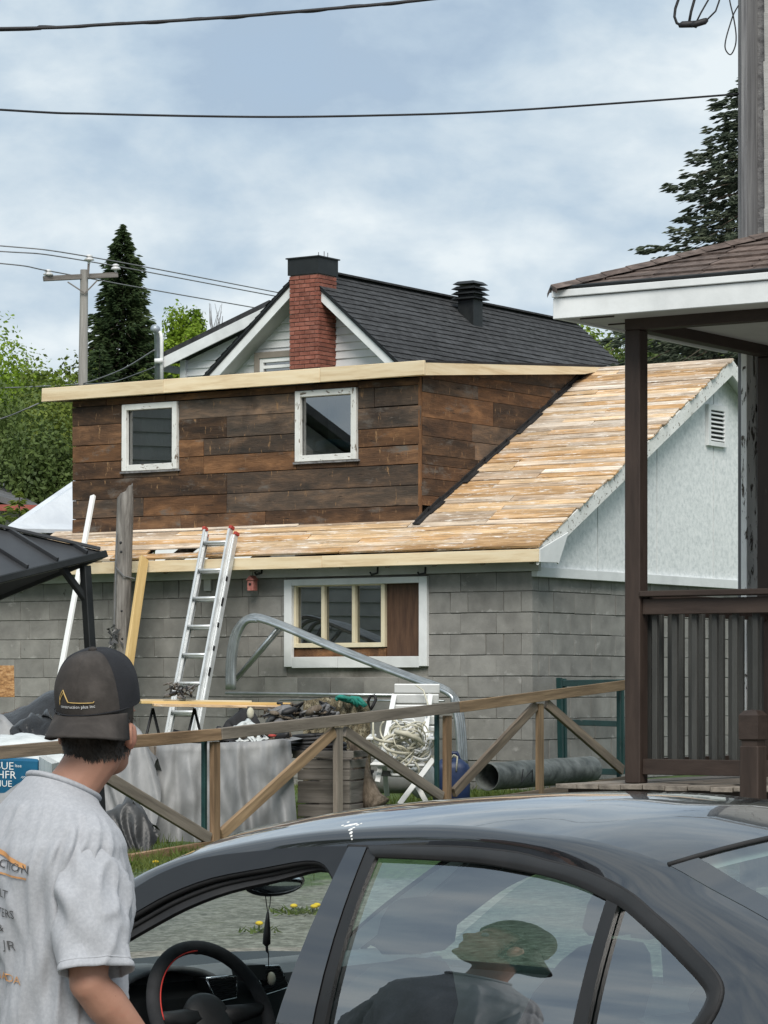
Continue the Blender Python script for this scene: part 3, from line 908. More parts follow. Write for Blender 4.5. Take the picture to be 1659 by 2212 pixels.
for a, b_, c, d in ((cb, cb + bw, cz0, cz1), (ca - bw, ca, cz0, cz1), (cb + bw, ca - bw, cz1 - bw, cz1), (cb + bw, ca - bw, cz0, cz0 + bw)) + tuple((m_ - .02, m_ + .02, cz0 + bw, cz1 - bw) for m_ in mids):
    ex = UP if (d - c) > (b_ - a) else -L
    dims = (d - c, .05, b_ - a) if ex is UP else (b_ - a, .048, d - c)
    piece('sash', win_o, g((a + b_) / 2, .035, (c + d) / 2), ex, -B, ex.cross(-B), dims, m_cream, rough=.001)
mb = MB()
mb.box(g((wt0 + cb) / 2, .06, (wz0 + wz1) / 2), L, B, UP, (cb - wt0 - .01, .02, wz1 - wz0))
mb.box(g((wt0 + wt1) / 2, .075, wz1 - .05), L, B, UP, (wt1 - wt0, .02, .1))
mb.build('plywood_infill', m_ply, win_o)
mb = MB()
mb.box(g((cb + wt1) / 2, .05, (wz0 + cz0) / 2 + .03), L, B, UP, (wt1 - cb, .03, cz0 - wz0 - .08))
mb.build('infill_board', m_dormer, win_o)
mb = MB()
mb.box(g((wt0 + wt1) / 2, .65, (wz0 + wz1) / 2), L, B, UP, (2.4, .02, 1.6))
mb.build('back_wall', m_dark, win_o)
# small fittings on the front wall
for x, y, w_, h_ in ((41, 1268, .11, .11), (449, 1263, .09, .13)):
    t_, z_ = gf(x, y, -.01)
    piece('cover_plate', garage, g(t_, -.012, z_), L, B, UP, (w_, .024, h_), m_greyfrieze)
for x in (565, 815, 918):
    t_, z_ = gf(x, 1238, -.06)
    mb = MB()
    mb.tube([g(t_, -.05, z_ + .06), g(t_, -.06, z_), g(t_ + .06, -.075, z_ - .015), g(t_ + .075, -.075, z_ + .01)], .011, 6)
    mb.build('hook', m_black, garage)
mb = MB()
for x, y in ((1150, 1405), ):
    pass
bird = empty('birdhouse', g(gf(545, 1262, -.16)[0], -.12, gf(545, 1275, -.12)[1]), 'small faded red birdhouse hanging beside the low garage window', 'birdhouse')
bt, bz = gf(545, 1276, -.12)
mb = MB()
mb.box(g(bt, -.12, bz + .055), L, B, UP, (.075, .075, .11))
mb.prism([g(bt - .05, -.17, bz + .105), g(bt + .05, -.17, bz + .105), g(bt, -.17, bz + .155)], B * .1)
mb.build('box', m_pinkred, bird, bevel=.003)
mb = MB()
mb.tube([g(bt + .0, -.158, bz + .065), g(bt + .0, -.163, bz + .065)], .014, 10)
mb.build('entrance_hole', m_dark, bird)
mb = MB()
mb.tube([g(bt, -.12, bz + .15), g(bt, -.11, bz + .21), g(gf(565, 1238, -.06)[0], -.07, gf(565, 1238, -.06)[1])], .004, 5)
mb.build('hanger', m_black, bird)

# ------------------------------------------------------------------ white house behind, with brick chimney
HO = px(652, 578, 48.0)


def hh(t, s, z):
    return HO + L * t + B * s + UP * (z - HO.z)


def hf(x, y, s=0.0):
    p = hit(x, y, hh(0, s, 0), B)
    return (p - HO).dot(L), p.z


house = empty('white_house', hh(0, 0, .9), 'white clapboard house with charcoal roof and red brick chimney behind the garage', 'house')
za_h = HO.z
ra = hf(860, 779)
la = hf(440, 812)
PR = (za_h - ra[1]) / (-ra[0])
PL = (za_h - la[1]) / la[0]
TR, TL = -3.9, 3.6
HLEN = 8.7
rn_ = lambda t: za_h - (PL * t if t > 0 else -PR * t)
# siding boards on the gable
gw = MB()
gw.prism([hh(TR + .3, .45, .9), hh(TL - .3, .45, .9), hh(TL - .3, .45, rn_(TL - .3) - .1), hh(0, .45, za_h - .2), hh(TR + .3, .45, rn_(TR + .3) - .1)], B * .1)
gw.box(hh((TL + TR) / 2, HLEN - .2, 2.4), L, B, UP, (TL - TR - .6, .1, 3))
gw.box(hh(TR + .35, HLEN / 2, 2.2), B, L, UP, (HLEN - .8, .1, 2.6))
gwo = gw.build('wall', m_siding, house)
z = 3.6
CLP = .127
while z < za_h - .3:
    t1 = min(TL - .3, (za_h - .2 - z) / PL)
    t0 = max(TR + .3, -(za_h - .2 - z) / PR)
    t1b = min(TL - .3, (za_h - .2 - z - CLP) / PL)
    t0b = max(TR + .3, -(za_h - .2 - z - CLP) / PR)
    if t1 - t0 < .3:
        break
    mb = MB()
    lo_, hi_ = .415, .443
    vs = [hh(t0, lo_, z), hh(t1, lo_, z), hh(t1b, hi_, z + CLP), hh(t0b, hi_, z + CLP), hh(t0, .449, z), hh(t1, .449, z), hh(t1b, .449, z + CLP), hh(t0b, .449, z + CLP)]
    mb.add(vs, [(0, 1, 2, 3), (4, 7, 6, 5), (0, 4, 5, 1), (3, 2, 6, 7), (0, 3, 7, 4), (1, 5, 6, 2)])
    mb.build('clapboard', m_siding, gwo)
    z += CLP
# right slope in shingle courses, left slope, rakes
for sgn, T in ((-1, TR), (1, TL)):
    PP = PR if sgn < 0 else PL
    d = (L * sgn + UP * -PP).normalized()
    n_ = B.cross(d)
    n_ = n_ if n_.z > 0 else -n_
    ln = abs(T) * math.sqrt(1 + PP * PP)
    mb = MB()
    a = hh(0, -.0, za_h)
    mb.prism([a - n_ * .06, a + B * HLEN - n_ * .06, a + B * HLEN + d * ln - n_ * .06, a + d * ln - n_ * .06], n_ * .05)
    ro = mb.build('roof', m_shingle, house)
    nc = int(ln / .145)
    for k in range(nc):
        p0, p1 = a + d * (k * .145), a + d * ((k + 1) * .145 + .02)
        mb = MB()
        j = rg.uniform(-.012, .012)
        e0, e1 = B * (-.03 + j), B * (HLEN + .03)
        N = 24
        r0 = [p0 + lerp(e0, e1, i / N) - n_ * .008 for i in range(N + 1)]
        r1 = [p1 + lerp(e0, e1, i / N) + n_ * (.009 + rg.uniform(-.003, .004)) + d * rg.uniform(-.007, .007) for i in range(N + 1)]
        r2 = [p1 + lerp(e0, e1, i / N) - n_ * .006 for i in range(N + 1)]
        mb.grid([r0, r1, r2])
        mb.build('shingle_course', m_shingle, ro)
    mb = MB()
    q0, q1 = hh(0, .02, za_h - .05), hh(T, .02, za_h - .05 - PP * abs(T))
    mb.prism([q0, q1, q1 - UP * .2, q0 - UP * .2], B * .03)
    mb.build('rake_board', m_whitepaint, house)
    mb = MB()
    q0, q1 = hh(0, .05, za_h - .2), hh(T, .05, za_h - .2 - PP * abs(T))
    mb.prism([q0, q1, q1 - UP * .015, q0 - UP * .015], B * .4)
    mb.build('rake_soffit', m_soffit, house)
    mb = MB()
    q0, q1 = hh(0, -.02, za_h - .0), hh(T, -.02, za_h - PP * abs(T))
    mb.prism([q0, q1, q1 - UP * .055, q0 - UP * .055], B * .04)
    mb.build('drip_edge', m_blackmetal, house)
mb = MB()
mb.box(hh(0, HLEN / 2, za_h + .005), B, L, UP, (HLEN, .2, .03))
mb.build('ridge_cap', m_shingle, house)
# chimney of separate bricks
CW, CDp = .56, .50
c_t = (hf(627, 700, -.05)[0] + hf(686, 700, -.05)[0]) / 2
chz1 = hf(650, 595, -.05)[1]
chz0 = 2.2
chim = MB()
chim.box(hh(c_t, -.05 + CDp / 2, (chz0 + chz1) / 2 + .05), L, B, UP, (CW - .02, CDp - .02, chz1 - chz0 + .1))
cho = chim.build('chimney', m_brickmortar, house)
bh = .0675
k = 0
zz_ = chz1 - .002
while zz_ > hf(650, 830, -.05)[1]:
    off = .1 if k % 2 else 0
    for face in range(2):
        W = CW if face == 0 else CDp
        u = -W / 2 - off
        while u < W / 2 - .01:
            a, b_ = max(u, -W / 2), min(u + .2, W / 2)
            u += .2
            if b_ - a < .03:
                continue
            if face == 0:
                c = hh(c_t - (a + b_) / 2, -.05 + .004 + rg.uniform(-.003, .003), zz_ - bh / 2)
                piece('brick', cho, c, L, B, UP, (b_ - a - .012, .03, bh - .012), m_brick, bev=.002, var=rg.randrange(3))
            else:
                c = hh(c_t - CW / 2 + .004 + rg.uniform(-.003, .003), -.05 + CDp / 2 + (a + b_) / 2, zz_ - bh / 2)
                piece('brick', cho, c, B, L, UP, (b_ - a - .012, .03, bh - .012), m_brick, bev=.002, var=rg.randrange(3))
    zz_ -= bh
    k += 1
mb = MB()
ct0, ct1 = hf(627, 595, -.08)[1], hf(627, 560, -.08)[1]
mb.box(hh(c_t, -.05 + CDp / 2, (ct0 + ct1) / 2), L, B, UP, (CW + .04, CDp + .05, ct1 - ct0))
mb.box(hh(c_t, -.05 + CDp / 2, ct1 + .01), L, B, UP, (CW + .09, CDp + .1, .02))
mb.build('chimney_cap', m_blackmetal, cho)
mb = MB()
for dx in (-.12, -.05, .06):
    mb.tube([hh(c_t - .1 + dx, .3, ct1), hh(c_t - .1 + dx, .3, ct1 + .16 - abs(dx) * .4)], .007, 5)
mb.build('rebar_stub', m_farwire, cho)
# attic window beside the chimney
(wt_b, wz_t), (wt_a, _) = hf(554, 763, .4), hf(640, 763, .4)
mb = MB()
mb.box(hh((wt_a + wt_b) / 2, .40, wz_t - .5), L, B, UP, (wt_b - wt_a - .2, .01, .9))
hw = mb.build('window', m_pane, house)
for (a, b_, c, d, mt, pr_) in ((wt_b - .1, wt_b, wz_t - 1.1, wz_t, m_taupe, .36), (wt_a, wt_b - .1, wz_t - .1, wz_t, m_taupe, .36), (wt_b - .17, wt_b - .1, wz_t - 1.1, wz_t - .1, m_white, .38), (wt_a, wt_b - .17, wz_t - .17, wz_t - .1, m_white, .38),
                          (wt_a, wt_b - .17, wz_t - .27, wz_t - .22, m_white, .39)):
    piece('frame', hw, hh((a + b_) / 2, pr_, (c + d) / 2), L, B, UP, (b_ - a, .06, d - c), mt)
mb = MB()
mb.box(hh((wt_a + wt_b) / 2, .43, wz_t - .5), L, B, UP, (wt_b - wt_a, .01, 1.0))
mb.build('blind', m_curtain, hw)
# roof vent with stacked louvre rings
d = (-L + UP * -PR).normalized()
n_ = B.cross(d)
n_ = n_ if n_.z > 0 else -n_
vb = hit(1016, 690, hh(0, 0, za_h), n_)
vent2 = MB()
top = px(1007, 640, vb.y)
vsz = .19
sc_v = vb.y / 6500
poly = []
hgt_v = (690 - 612) * sc_v
vent2.box(vb + UP * .12, L, B, UP, (.31, .30, .72))
for k in range(4):
    zc = vb + UP * (.33 + .085 * k)
    r = .245 if k < 3 else .225
    o4 = [zc + L * (i * r) + B * (j * r) for i, j in ((-1, -1), (1, -1), (1, 1), (-1, 1))]
    i4 = [zc + UP * .055 + L * (i * r * .7) + B * (j * r * .7) for i, j in ((-1, -1), (1, -1), (1, 1), (-1, 1))]
    vent2.add(o4 + i4, [(0, 1, 2, 3), (4, 7, 6, 5), (0, 4, 5, 1), (1, 5, 6, 2), (2, 6, 7, 3), (3, 7, 4, 0)])
vent2.build('roof_vent', m_blackmetal, house, bevel=.006)
# lower rear wing on the left
WS = 3.0
e1_, e0_ = hf(345, 778, WS), hf(566, 668, WS)
mb = MB()
wq = .4
mb.prism([hh(e1_[0] - wq, WS + .3, .9), hh(.6, WS + .3, .9), hh(.6, WS + .3, e0_[1] - .2), hh(e0_[0], WS + .3, e0_[1] - .15), hh(e1_[0] - wq, WS + .3, e1_[1] + .0)], B * .1)
wing = mb.build('wing_wall', m_siding, house)
z = 4.0
slp = (e0_[1] - e1_[1]) / (e1_[0] - e0_[0])
while z < e0_[1]:
    tl = e1_[0] - wq - max(0, (z + .13 - e1_[1]) / slp)
    if tl < .9:
        break
    mb = MB()
    mb.add([hh(.6, WS + .265, z), hh(tl, WS + .265, z), hh(tl, WS + .293, z + CLP), hh(.6, WS + .293, z + CLP), hh(.6, WS + .298, z), hh(tl, WS + .298, z), hh(tl, WS + .298, z + CLP), hh(.6, WS + .298, z + CLP)],
           [(0, 1, 2, 3), (4, 7, 6, 5), (0, 4, 5, 1), (3, 2, 6, 7), (0, 3, 7, 4), (1, 5, 6, 2)])
    mb.build('clapboard', m_siding, wing)
    z += CLP
mb = MB()
pA, pB = hh(e1_[0] + .05, WS, e1_[1] - .0), hh(e0_[0] - .15, WS, e1_[1] + slp * (e1_[0] - e0_[0] + .15))
mb.prism([pA, pB, pB + UP * .1, pA + UP * .1], B * 6)
mb.build('wing_roof', m_shingle, house)
mb = MB()
mb.prism([pA - B * .02, pB - B * .02, pB - B * .02 - UP * .19, pA - B * .02 - UP * .19], B * .03)
mb.prism([pA - UP * .06 - L * .02, pA - UP * .06 + B * 6 - L * .02, pA - UP * .19 + B * 6 - L * .02, pA - UP * .19 - L * .02], L * .03)
mb.build('wing_fascia', m_whitepaint, house)
mb = MB()
qa, qb = hh(e1_[0] - wq + .06, WS + .26, .9), hh(e1_[0] - wq + .06, WS + .26, e1_[1])
mb.bar(qa, qb, .12, .08, B)
mb.build('corner_board', m_whitepaint, house)
# service mast with weatherhead
mst = hh(*[e1_[0] + .02, WS - .1, 0])
mx = px(345, 800, mst.y)
mb = MB()
b0, b1 = px(341, 835, mst.y), px(340, 722, mst.y)
mb.tube([b0, b1, px(338, 712, mst.y - .05), px(330, 708, mst.y - .12)], [.055, .055, .075, .06], 10)
mb.build('service_mast', m_greypipe, house, smooth=True)
mb = MB()
mb.tube([px(349, 830, mst.y - .05), px(349, 730, mst.y - .05), px(346, 718, mst.y - .05), px(337, 717, mst.y - .05)], .035, 8)
mb.tube([px(334, 780, mst.y - .1), px(352, 779, mst.y - .1)], .045, 8)
mb.build('conduit', m_white, house, smooth=True)
# ------------------------------------------------------------------ porch (right foreground) and the shingled house it belongs to
PO = V((1.425, 17.0, 0))


def pp(t, s, z):
    return PO + L * t + B * s + UP * z


def pf(x, y, s=0.0):
    p = hit(x, y, pp(0, s, 0), B)
    return (p - PO).dot(L), p.z


DK = pf(1377, 1692)[1]                       # deck level
z_bb, z_bt = pf(1377, 714)[1], pf(1377, 687)[1]
DP = 1.72                                    # porch depth
old = empty('shingled_house', pp(.1, DP, gz(2, 18)), 'old house with weathered grey corner board and pale shingle siding at the right edge', 'house')
porch = empty('porch', pp(0, 0, gz(1.4, 17)), 'dark brown wooden porch with white eave, balusters and brown shingle roof', 'porch')
PW = .098
porch_post = lambda t, s, z0, z1: stick('post', porch, pp(t, s, z0), pp(t, s, z1), PW, PW, m_brownpaint, up=B, bev=.006)
porch_post(0, 0, DK, z_bb)
porch_post(0, DP - .07, DK, z_bb)
porch_post(-2.9, 0, DK, z_bb)
for t, s in ((0, .1), (-2.9, .1), (0, 1.6), (-2.9, 1.6)):
    stick('pier', porch, pp(t, s, gz(1.4, 17) - .2), pp(t, s, DK - .14), .12, .12, m_brownpaint, up=B)
# beams
stick('beam', porch, pp(.05, 0, (z_bb + z_bt) / 2), pp(-3.0, 0, (z_bb + z_bt) / 2), .09, z_bt - z_bb, m_brownpaint)
stick('beam', porch, pp(0, .05, (z_bb + z_bt) / 2), pp(0, DP, (z_bb + z_bt) / 2), .086, z_bt - z_bb - .004, m_brownpaint)
# railing front and left side
rz = [pf(1450, y)[1] for y in (1276, 1288.5, 1293, 1327, 1640, 1674)]
for (a, b_, nm) in ((pp(-.05, 0, 0), pp(-2.85, 0, 0), 'f'), (pp(0, .05, 0), pp(0, DP - .12, 0), 's')):
    oo = .012 if nm == 's' else 0
    stick('rail_cap', porch, a + UP * ((rz[0] + rz[1]) / 2 - oo), b_ + UP * ((rz[0] + rz[1]) / 2 - oo), .12, rz[0] - rz[1], m_brownpaint, bev=.004)
    stick('rail', porch, a + UP * ((rz[2] + rz[3]) / 2), b_ + UP * ((rz[2] + rz[3]) / 2), .04, rz[2] - rz[3], m_brownpaint)
    stick('rail', porch, a + UP * ((rz[4] + rz[5]) / 2), b_ + UP * ((rz[4] + rz[5]) / 2), .04, rz[4] - rz[5], m_brownpaint)
    n = int((b_ - a).length / .126)
    e = (b_ - a).normalized()
    off = (L.cross(UP)) * 0
    nrm = B if nm == 'f' else L
    for k in range(n):
        c = a + e * (.055 + k * .126) + nrm * (.034 if nm == 'f' else -.03)
        stick('baluster', porch, c + UP * (rz[4] - .03), c + UP * (rz[3] + .02), .032, .032, m_baluster, up=nrm, bev=.003)
# deck boards, ends to the front
t = .30
while t > -3.2:
    piece('deck_board', porch, pp(t, DP / 2 - .1, DK - .014 + rg.uniform(-.003, .003)), B, L, UP, (DP + .35, .134, .028), m_fencegrey, bev=.003, var=rg.randrange(3), rough=.002)
    t -= .14
stick('deck_rim', porch, pp(.33, -.18, DK - .10), pp(-3.2, -.18, DK - .10), .04, .14, m_brownpaint)
stick('deck_rim', porch, pp(.30, -.16, DK - .10), pp(.30, DP, DK - .10), .04, .14, m_brownpaint)
# roof: hip, fascia, soffit
OV = .338
EC = pp(OV, -OV, 0)                          # eave corner
z_f1 = H + (HY - 629) / F * EC.y
z_f0 = H + (HY - 690) / F * EC.y
PTC = .376
ze = z_f1 + .008
eave = lambda a: EC - L * a + UP * ze        # along the front eave
W_P = 3.8
rm = MB()
run = DP + OV
rm.prism([eave(0), eave(W_P), eave(W_P) + B * run + UP * PTC * run, eave(run) + B * run + UP * PTC * run], UP * -.03)
rm.prism([eave(0), eave(0) + B * run, eave(run) + B * run + UP * PTC * run], UP * -.03)
ro = rm.build('roof', m_brownshingle, porch)
sl = (B + UP * PTC).normalized()
sn = sl.cross(L)
sn = sn if sn.z > 0 else -sn
exps = .142
k = 0
while k * exps * sl.dot(B) < run - .1:
    d0 = k * exps
    rr = d0 * sl.dot(B)
    a = rr - .02 - (.15 if k % 2 else 0)
    while a < W_P:
        a1 = a + .305
        p, q = max(a, rr - .02), min(a1, W_P)
        a = a1
        if q - p < .05:
            continue
        p2 = max(p, rr + exps * .93 - .02)
        jz = rg.uniform(0, .004)
        dj = rg.uniform(-.006, .006)
        b0, b1 = eave(p + .003) + sl * (d0 - .02 + dj) + sn * (.014 + jz), eave(q - .003) + sl * (d0 - .02 + dj) + sn * (.014 + jz)
        u0, u1 = eave(min(p2 + .003, q)) + sl * (d0 + exps) + sn * .004, eave(q - .003) + sl * (d0 + exps) + sn * .004
        mb = MB()
        mb.add([b0, b1, u1, u0, b0 - sn * .012, b1 - sn * .012], [(0, 1, 2, 3), (0, 4, 5, 1)])
        mb.build('shingle', m_brownshingle, ro, loc=b0)
    k += 1
hipd = (-L + B + UP * PTC).normalized()
k = 0
while k * .15 < 2.6:
    c0 = eave(0) + hipd * (k * .15 - .02)
    c1 = eave(0) + hipd * (k * .15 + .17)
    fl, bl_ = (sl * .1 - L * .06).normalized(), None
    w1 = (-L * 1.0).normalized()
    dn_f = (-L + hipd * -.6 - UP * .05)
    sf = (sn.cross(hipd)).normalized()
    if sf.dot(-B) < 0:
        sf = -sf
    n2 = (B * 0 + L + UP * (1 / PTC)).normalized()
    sb = (n2.cross(hipd)).normalized()
    if sb.dot(B) < 0:
        sb = -sb
    o = UP * (.024 + .004)
    mb = MB()
    mb.add([c0 + o + UP * .006, c1 + o, c1 + sf * .115 + o * .7, c0 + sf * .115 + o * .7 + UP * .006, c1 + sb * .115 + o * .7, c0 + sb * .115 + o * .7 + UP * .006,
            c0, c0 + sf * .115, c0 + sb * .115], [(0, 1, 2, 3), (0, 5, 4, 1), (0, 3, 7, 6), (0, 6, 8, 5)])
    mb.build('hip_cap', m_brownshingle, ro, loc=c0)
    k += 1
mb = MB()
mb.tube([eave(-.012) + UP * .004 - B * .02, eave(W_P) + UP * .004 - B * .02], .012, 6)
mb.build('drip_edge', m_blackmetal, porch)
zm = lerp(z_f0, z_f1, .74)
for a, b_, o in ((zm + .002, z_f1, .016), (z_f0, zm - .002, 0)):
    stick('fascia_board', porch, eave(0) - UP * ze + UP * ((a + b_) / 2) - B * o, eave(W_P) - UP * ze + UP * ((a + b_) / 2) - B * o, .03, b_ - a, m_whitepaint)
    stick('fascia_board', porch, eave(0) - UP * ze + UP * ((a + b_) / 2) + B * .016 + L * (o - .016), eave(0) - UP * ze + B * run + UP * ((a + b_) / 2) + L * (o - .016), .03, b_ - a - .002, m_whitepaint)
mb = MB()
c = eave(0) - UP * (ze - z_f0 - .012)
mb.prism([c + B * .02, c - L * W_P + B * .02, c - L * W_P + B * run, c + B * run], UP * .012)
mb.build('soffit', m_soffit, porch)
for k in range(4):
    mb = MB()
    q = c - UP * .004
    mb.bar(q - L * .1 + B * (.12 + k * .32), q - L * (OV - .02) + B * (.12 + k * .32), .008, .008)
    mb.build('soffit_seam', m_brownpaint, porch)
# newel post of the steps, nearer the camera
NP = px(1627, 1540, 15.6)
nw = .107
nz = NP.z
stick('newel_post', porch, V((NP.x, NP.y, gz(2, 15) - .05)), V((NP.x, NP.y, nz - .17)), nw, nw, m_brownpaint, up=B, bev=.006)
mb = MB()
c0 = V((NP.x, NP.y, 0))
prof = [(.044, -.17), (.044, -.145), (.056, -.135), (.056, -.012), (.036, .012), (.0, .018)]
mb.grid([[c0 + UP * (nz + z) + L * (i * r) + B * (j * r) for i, j in ((-1, -1), (1, -1), (1, 1), (-1, 1))] for r, z in prof], close=True)
mb.build('newel_cap', m_brownpaint, porch)
for k in range(4):
    zt = DK - .17 * (k + 1)
    stick('step', porch, pp(-1.25, -.33 - k * .26, zt), pp(-2.6, -.33 - k * .26, zt), .28, .035, m_fencegrey)

# the shingled house: corner board and shake siding
wl, zr = .225, 7.6
stick('corner_board', old, pp(.17, DP + .02, z_bt + .55), pp(.17, DP + .02, zr), .15, .04, m_greyboard, up=L)
stick('corner_board', old, pp(.17, DP + .02, DK - .3), pp(.17, DP + .02, z_bt + .545), .15, .04, m_peelpost, up=L)
stick('corner_edge', old, pp(.252, DP + .06, DK - .3), pp(.252, DP + .06, zr), .012, .03, m_greyboard, up=L)
mb = MB()
mb.box(pp(-2.9, DP + .2, 3.9), L, B, UP, (6.2, .2, 7.4))
mb.box(pp(.1, DP + 3.3, 3.9), B, L, UP, (6.0, .2, 7.4))
mb.prism([pp(.6, DP - .4, 7.6), pp(-6.2, DP - .4, 7.6), pp(-6.2, DP + 3.2, 10), pp(.6, DP + 3.2, 10)], UP * .12)
mb.prism([pp(.6, DP + 6.8, 7.6), pp(-6.2, DP + 6.8, 7.6), pp(-6.2, DP + 3.2, 10), pp(.6, DP + 3.2, 10)], UP * .12)
wall_o = mb.build('wall', m_greyboard, old)
zrow = pf(1655, 450, DP)[1]
k = -6
while zrow + k * .302 < zr - .1:
    z0 = zrow + k * .302
    t = .09
    while t > -1.6:
        w = rg.choice([.13, .18, .22, .26])
        ey = (B + UP * .05).normalized()
        piece('shake', wall_o, pp(t - w / 2, DP + .062 + rg.uniform(-.004, .004), z0 + .155), L, ey, L.cross(ey) * 1.0, (w - .006, .018, .312), m_shake, bev=.002, var=rg.randrange(3), rough=.002)
        t -= w
    k += 1

# ------------------------------------------------------------------ rough board fence across the yard
FO = V((1.39, 27.0, 0))


def ff(u, z, o=0.0):
    return FO + B * u + UP * z + L * o


def fp(x, y):
    p = hit(x, y, FO, L)
    return (p - FO).dot(B), p.z


fence = empty('timber_fence', ff(-4, gz(-.8, 23.7)), 'rough timber fence with diagonal braces running uphill across the yard', 'fence')
tl = [(-760, 1676), (-60, 1616), (128, 1600.5), (470, 1573), (985, 1516), (1353, 1468)]
for i, ((xa, ya), (xb, yb)) in enumerate(zip(tl, tl[1:])):
    (ua, za_), (ub, zb_) = fp(xa, ya), fp(xb, yb)
    stick('top_rail', fence, ff(ua + .004, za_ - .045, -.022), ff(ub - .004, zb_ - .045, -.022), .038, .092, m_fencegrey if i == 3 else m_fence, rough=.003)
bt = [(-760, 2022), (-60, 1905), (280, 1846), (590, 1795), (985, 1735), (1350, 1678)]
for i, ((xa, ya), (xb, yb)) in enumerate(zip(bt, bt[1:])):
    (ua, za_), (ub, zb_) = fp(xa, ya), fp(xb, yb)
    stick('bottom_board', fence, ff(ua + .004, za_ - .065, .0), ff(ub - .004, zb_ - .065, .0), .038, .14, m_fence, rough=.004)
for x, y0, y1, mt in ((464, 1602, 1818, m_fence), (730, 1572, 1775, m_fencegrey), (966, 1546, 1728, m_fence), (1166, 1520, 1692, m_fence), (200, 1620, 1850, m_fence), (-20, 1640, 1890, m_fence), (-300, 1660, 1940, m_fence), (-620, 1690, 1995, m_fence)):
    (u, z1), (_, z0) = fp(x, y0), fp(x, y1)
    stick('post', fence, ff(u, z0 - .12, .0), ff(u, z1, .0), .088, .04, mt, up=L, rough=.002)
for x, y0, y1 in ((450, 1600, 1800), (952, 1548, 1728), (1345, 1485, 1660)):
    (u, z1), (_, z0) = fp(x, y0), fp(x, y1)
    stick('steel_stake', fence, ff(u, z0 - .2, .04), ff(u, z1 + .02, .04), .035, .035, m_greenmetal, up=L)
for xa, ya, xb, yb, mt in ((222, 1672, 452, 1812, m_fencegrey), (478, 1803, 722, 1580, m_fence), (745, 1580, 955, 1722, m_fencegrey), (980, 1713, 1157, 1524, m_fence), (1180, 1520, 1345, 1664, m_fence), (10, 1838, 185, 1650, m_fence)):
    (ua, za_), (ub, zb_) = fp(xa, ya), fp(xb, yb)
    up_ = UP if abs(ub - ua) > .01 else L
    stick('brace', fence, ff(ua, za_, .002), ff(ub, zb_, .002), .038, .088, mt, up=L.cross(ff(ub, zb_) - ff(ua, za_)).normalized(), rough=.003)

# ------------------------------------------------------------------ gazebo, left
A0 = px(217, 1190, 17.0)
E0 = px(0, 1243, 16.4)
H0 = px(0, 1141, 16.94)
gx = (E0 - A0).normalized()                  # along the front eave, to the left
gn = (H0 - A0).cross(gx)
gn = gn.normalized() if gn.z > 0 else -gn.normalized()
gy0 = V((0, 1, 0)) - gx * gx.y
gup = gx.cross(gy0).normalized()
gup = gup if gup.z > 0 else -gup
gyv = gup.cross(gx).normalized()
gyv = gyv if gyv.y > 0 else -gyv             # inwards, away from the camera
hd = (H0 - A0)
ha, hb, hc = hd.dot(gx), hd.dot(gyv), hd.dot(gup)
GL, GWd = 3.6, 3.0
rise = hc / hb
gaz = empty('gazebo', V((A0.x - 1.6, A0.y + 1.4, gz(-3, 18))), 'charcoal metal roofed gazebo leaning at the left edge of the yard', 'gazebo')


def ga(a, b_, c=0.0):
    return A0 + gx * a + gyv * b_ + gup * c


kx = ha / hb
hw_ = GWd / 2
mb = MB()
apx0, apx1 = ga(hw_ * kx, hw_, hw_ * rise), ga(GL - hw_ * kx, hw_, hw_ * rise)
for poly in ([ga(0, 0), ga(GL, 0), apx1, apx0], [ga(0, GWd), ga(GL, GWd), apx1, apx0], [ga(0, 0), ga(0, GWd), apx0], [ga(GL, 0), ga(GL, GWd), apx1]):
    mb.prism(poly, gup * -.02)
groof = mb.build('roof', m_gazebo, gaz)
up_s = (gyv + gup * rise).normalized()
nrm_s = gx.cross(up_s)
nrm_s = nrm_s if nrm_s.z > 0 else -nrm_s
a = .11
while a < GL - .1:
    lim = min(a / kx, (GL - a) / kx, hw_)
    p, q = ga(a, 0), ga(a, lim, lim * rise)
    stick('roof_seam', groof, p + nrm_s * .012, q + nrm_s * .012, .016, .024, m_gazebo, up=nrm_s, bev=.002)
    a += .235
for p, q in ((ga(0, 0), apx0), (ga(0, GWd), apx0), (ga(GL, 0), apx1), (ga(GL, GWd), apx1)):
    stick('hip_cap', groof, p + UP * .012, q + UP * .012, .07, .018, m_gazebo, bev=.003)
for p, q in ((ga(-.03, 0), ga(GL, 0)), (ga(-.02, 0.03), ga(-.02, GWd)), (ga(0, GWd), ga(GL, GWd)), (ga(GL, 0), ga(GL, GWd))):
    stick('eave_beam', gaz, p - gup * .024, q - gup * .024, .04, .04, m_blackmetal, up=gup, bev=.004)
gp = []
pt0, pb0 = px(184, 1222, 16.93), px(196, 1420, 16.93)
pdir = (pb0 - pt0).normalized()
for a, b_ in ((.14, .25), (GL - .14, .25), (.14, GWd - .25), (GL - .14, GWd - .25)):
    p = ga(a, b_, -.04)
    if a < 1 and b_ < 1:
        p = pt0
    k = (p.z - (gz(p.x, p.y) - .05)) / -pdir.z
    stick('post', gaz, p, p + pdir * k, .05, .05, m_blackmetal, up=gyv, bev=.004)
p = px(132, 1224, 16.85)
stick('brace', gaz, p, px(184, 1294, 16.93), .035, .035, m_blackmetal, up=gyv, bev=.003)

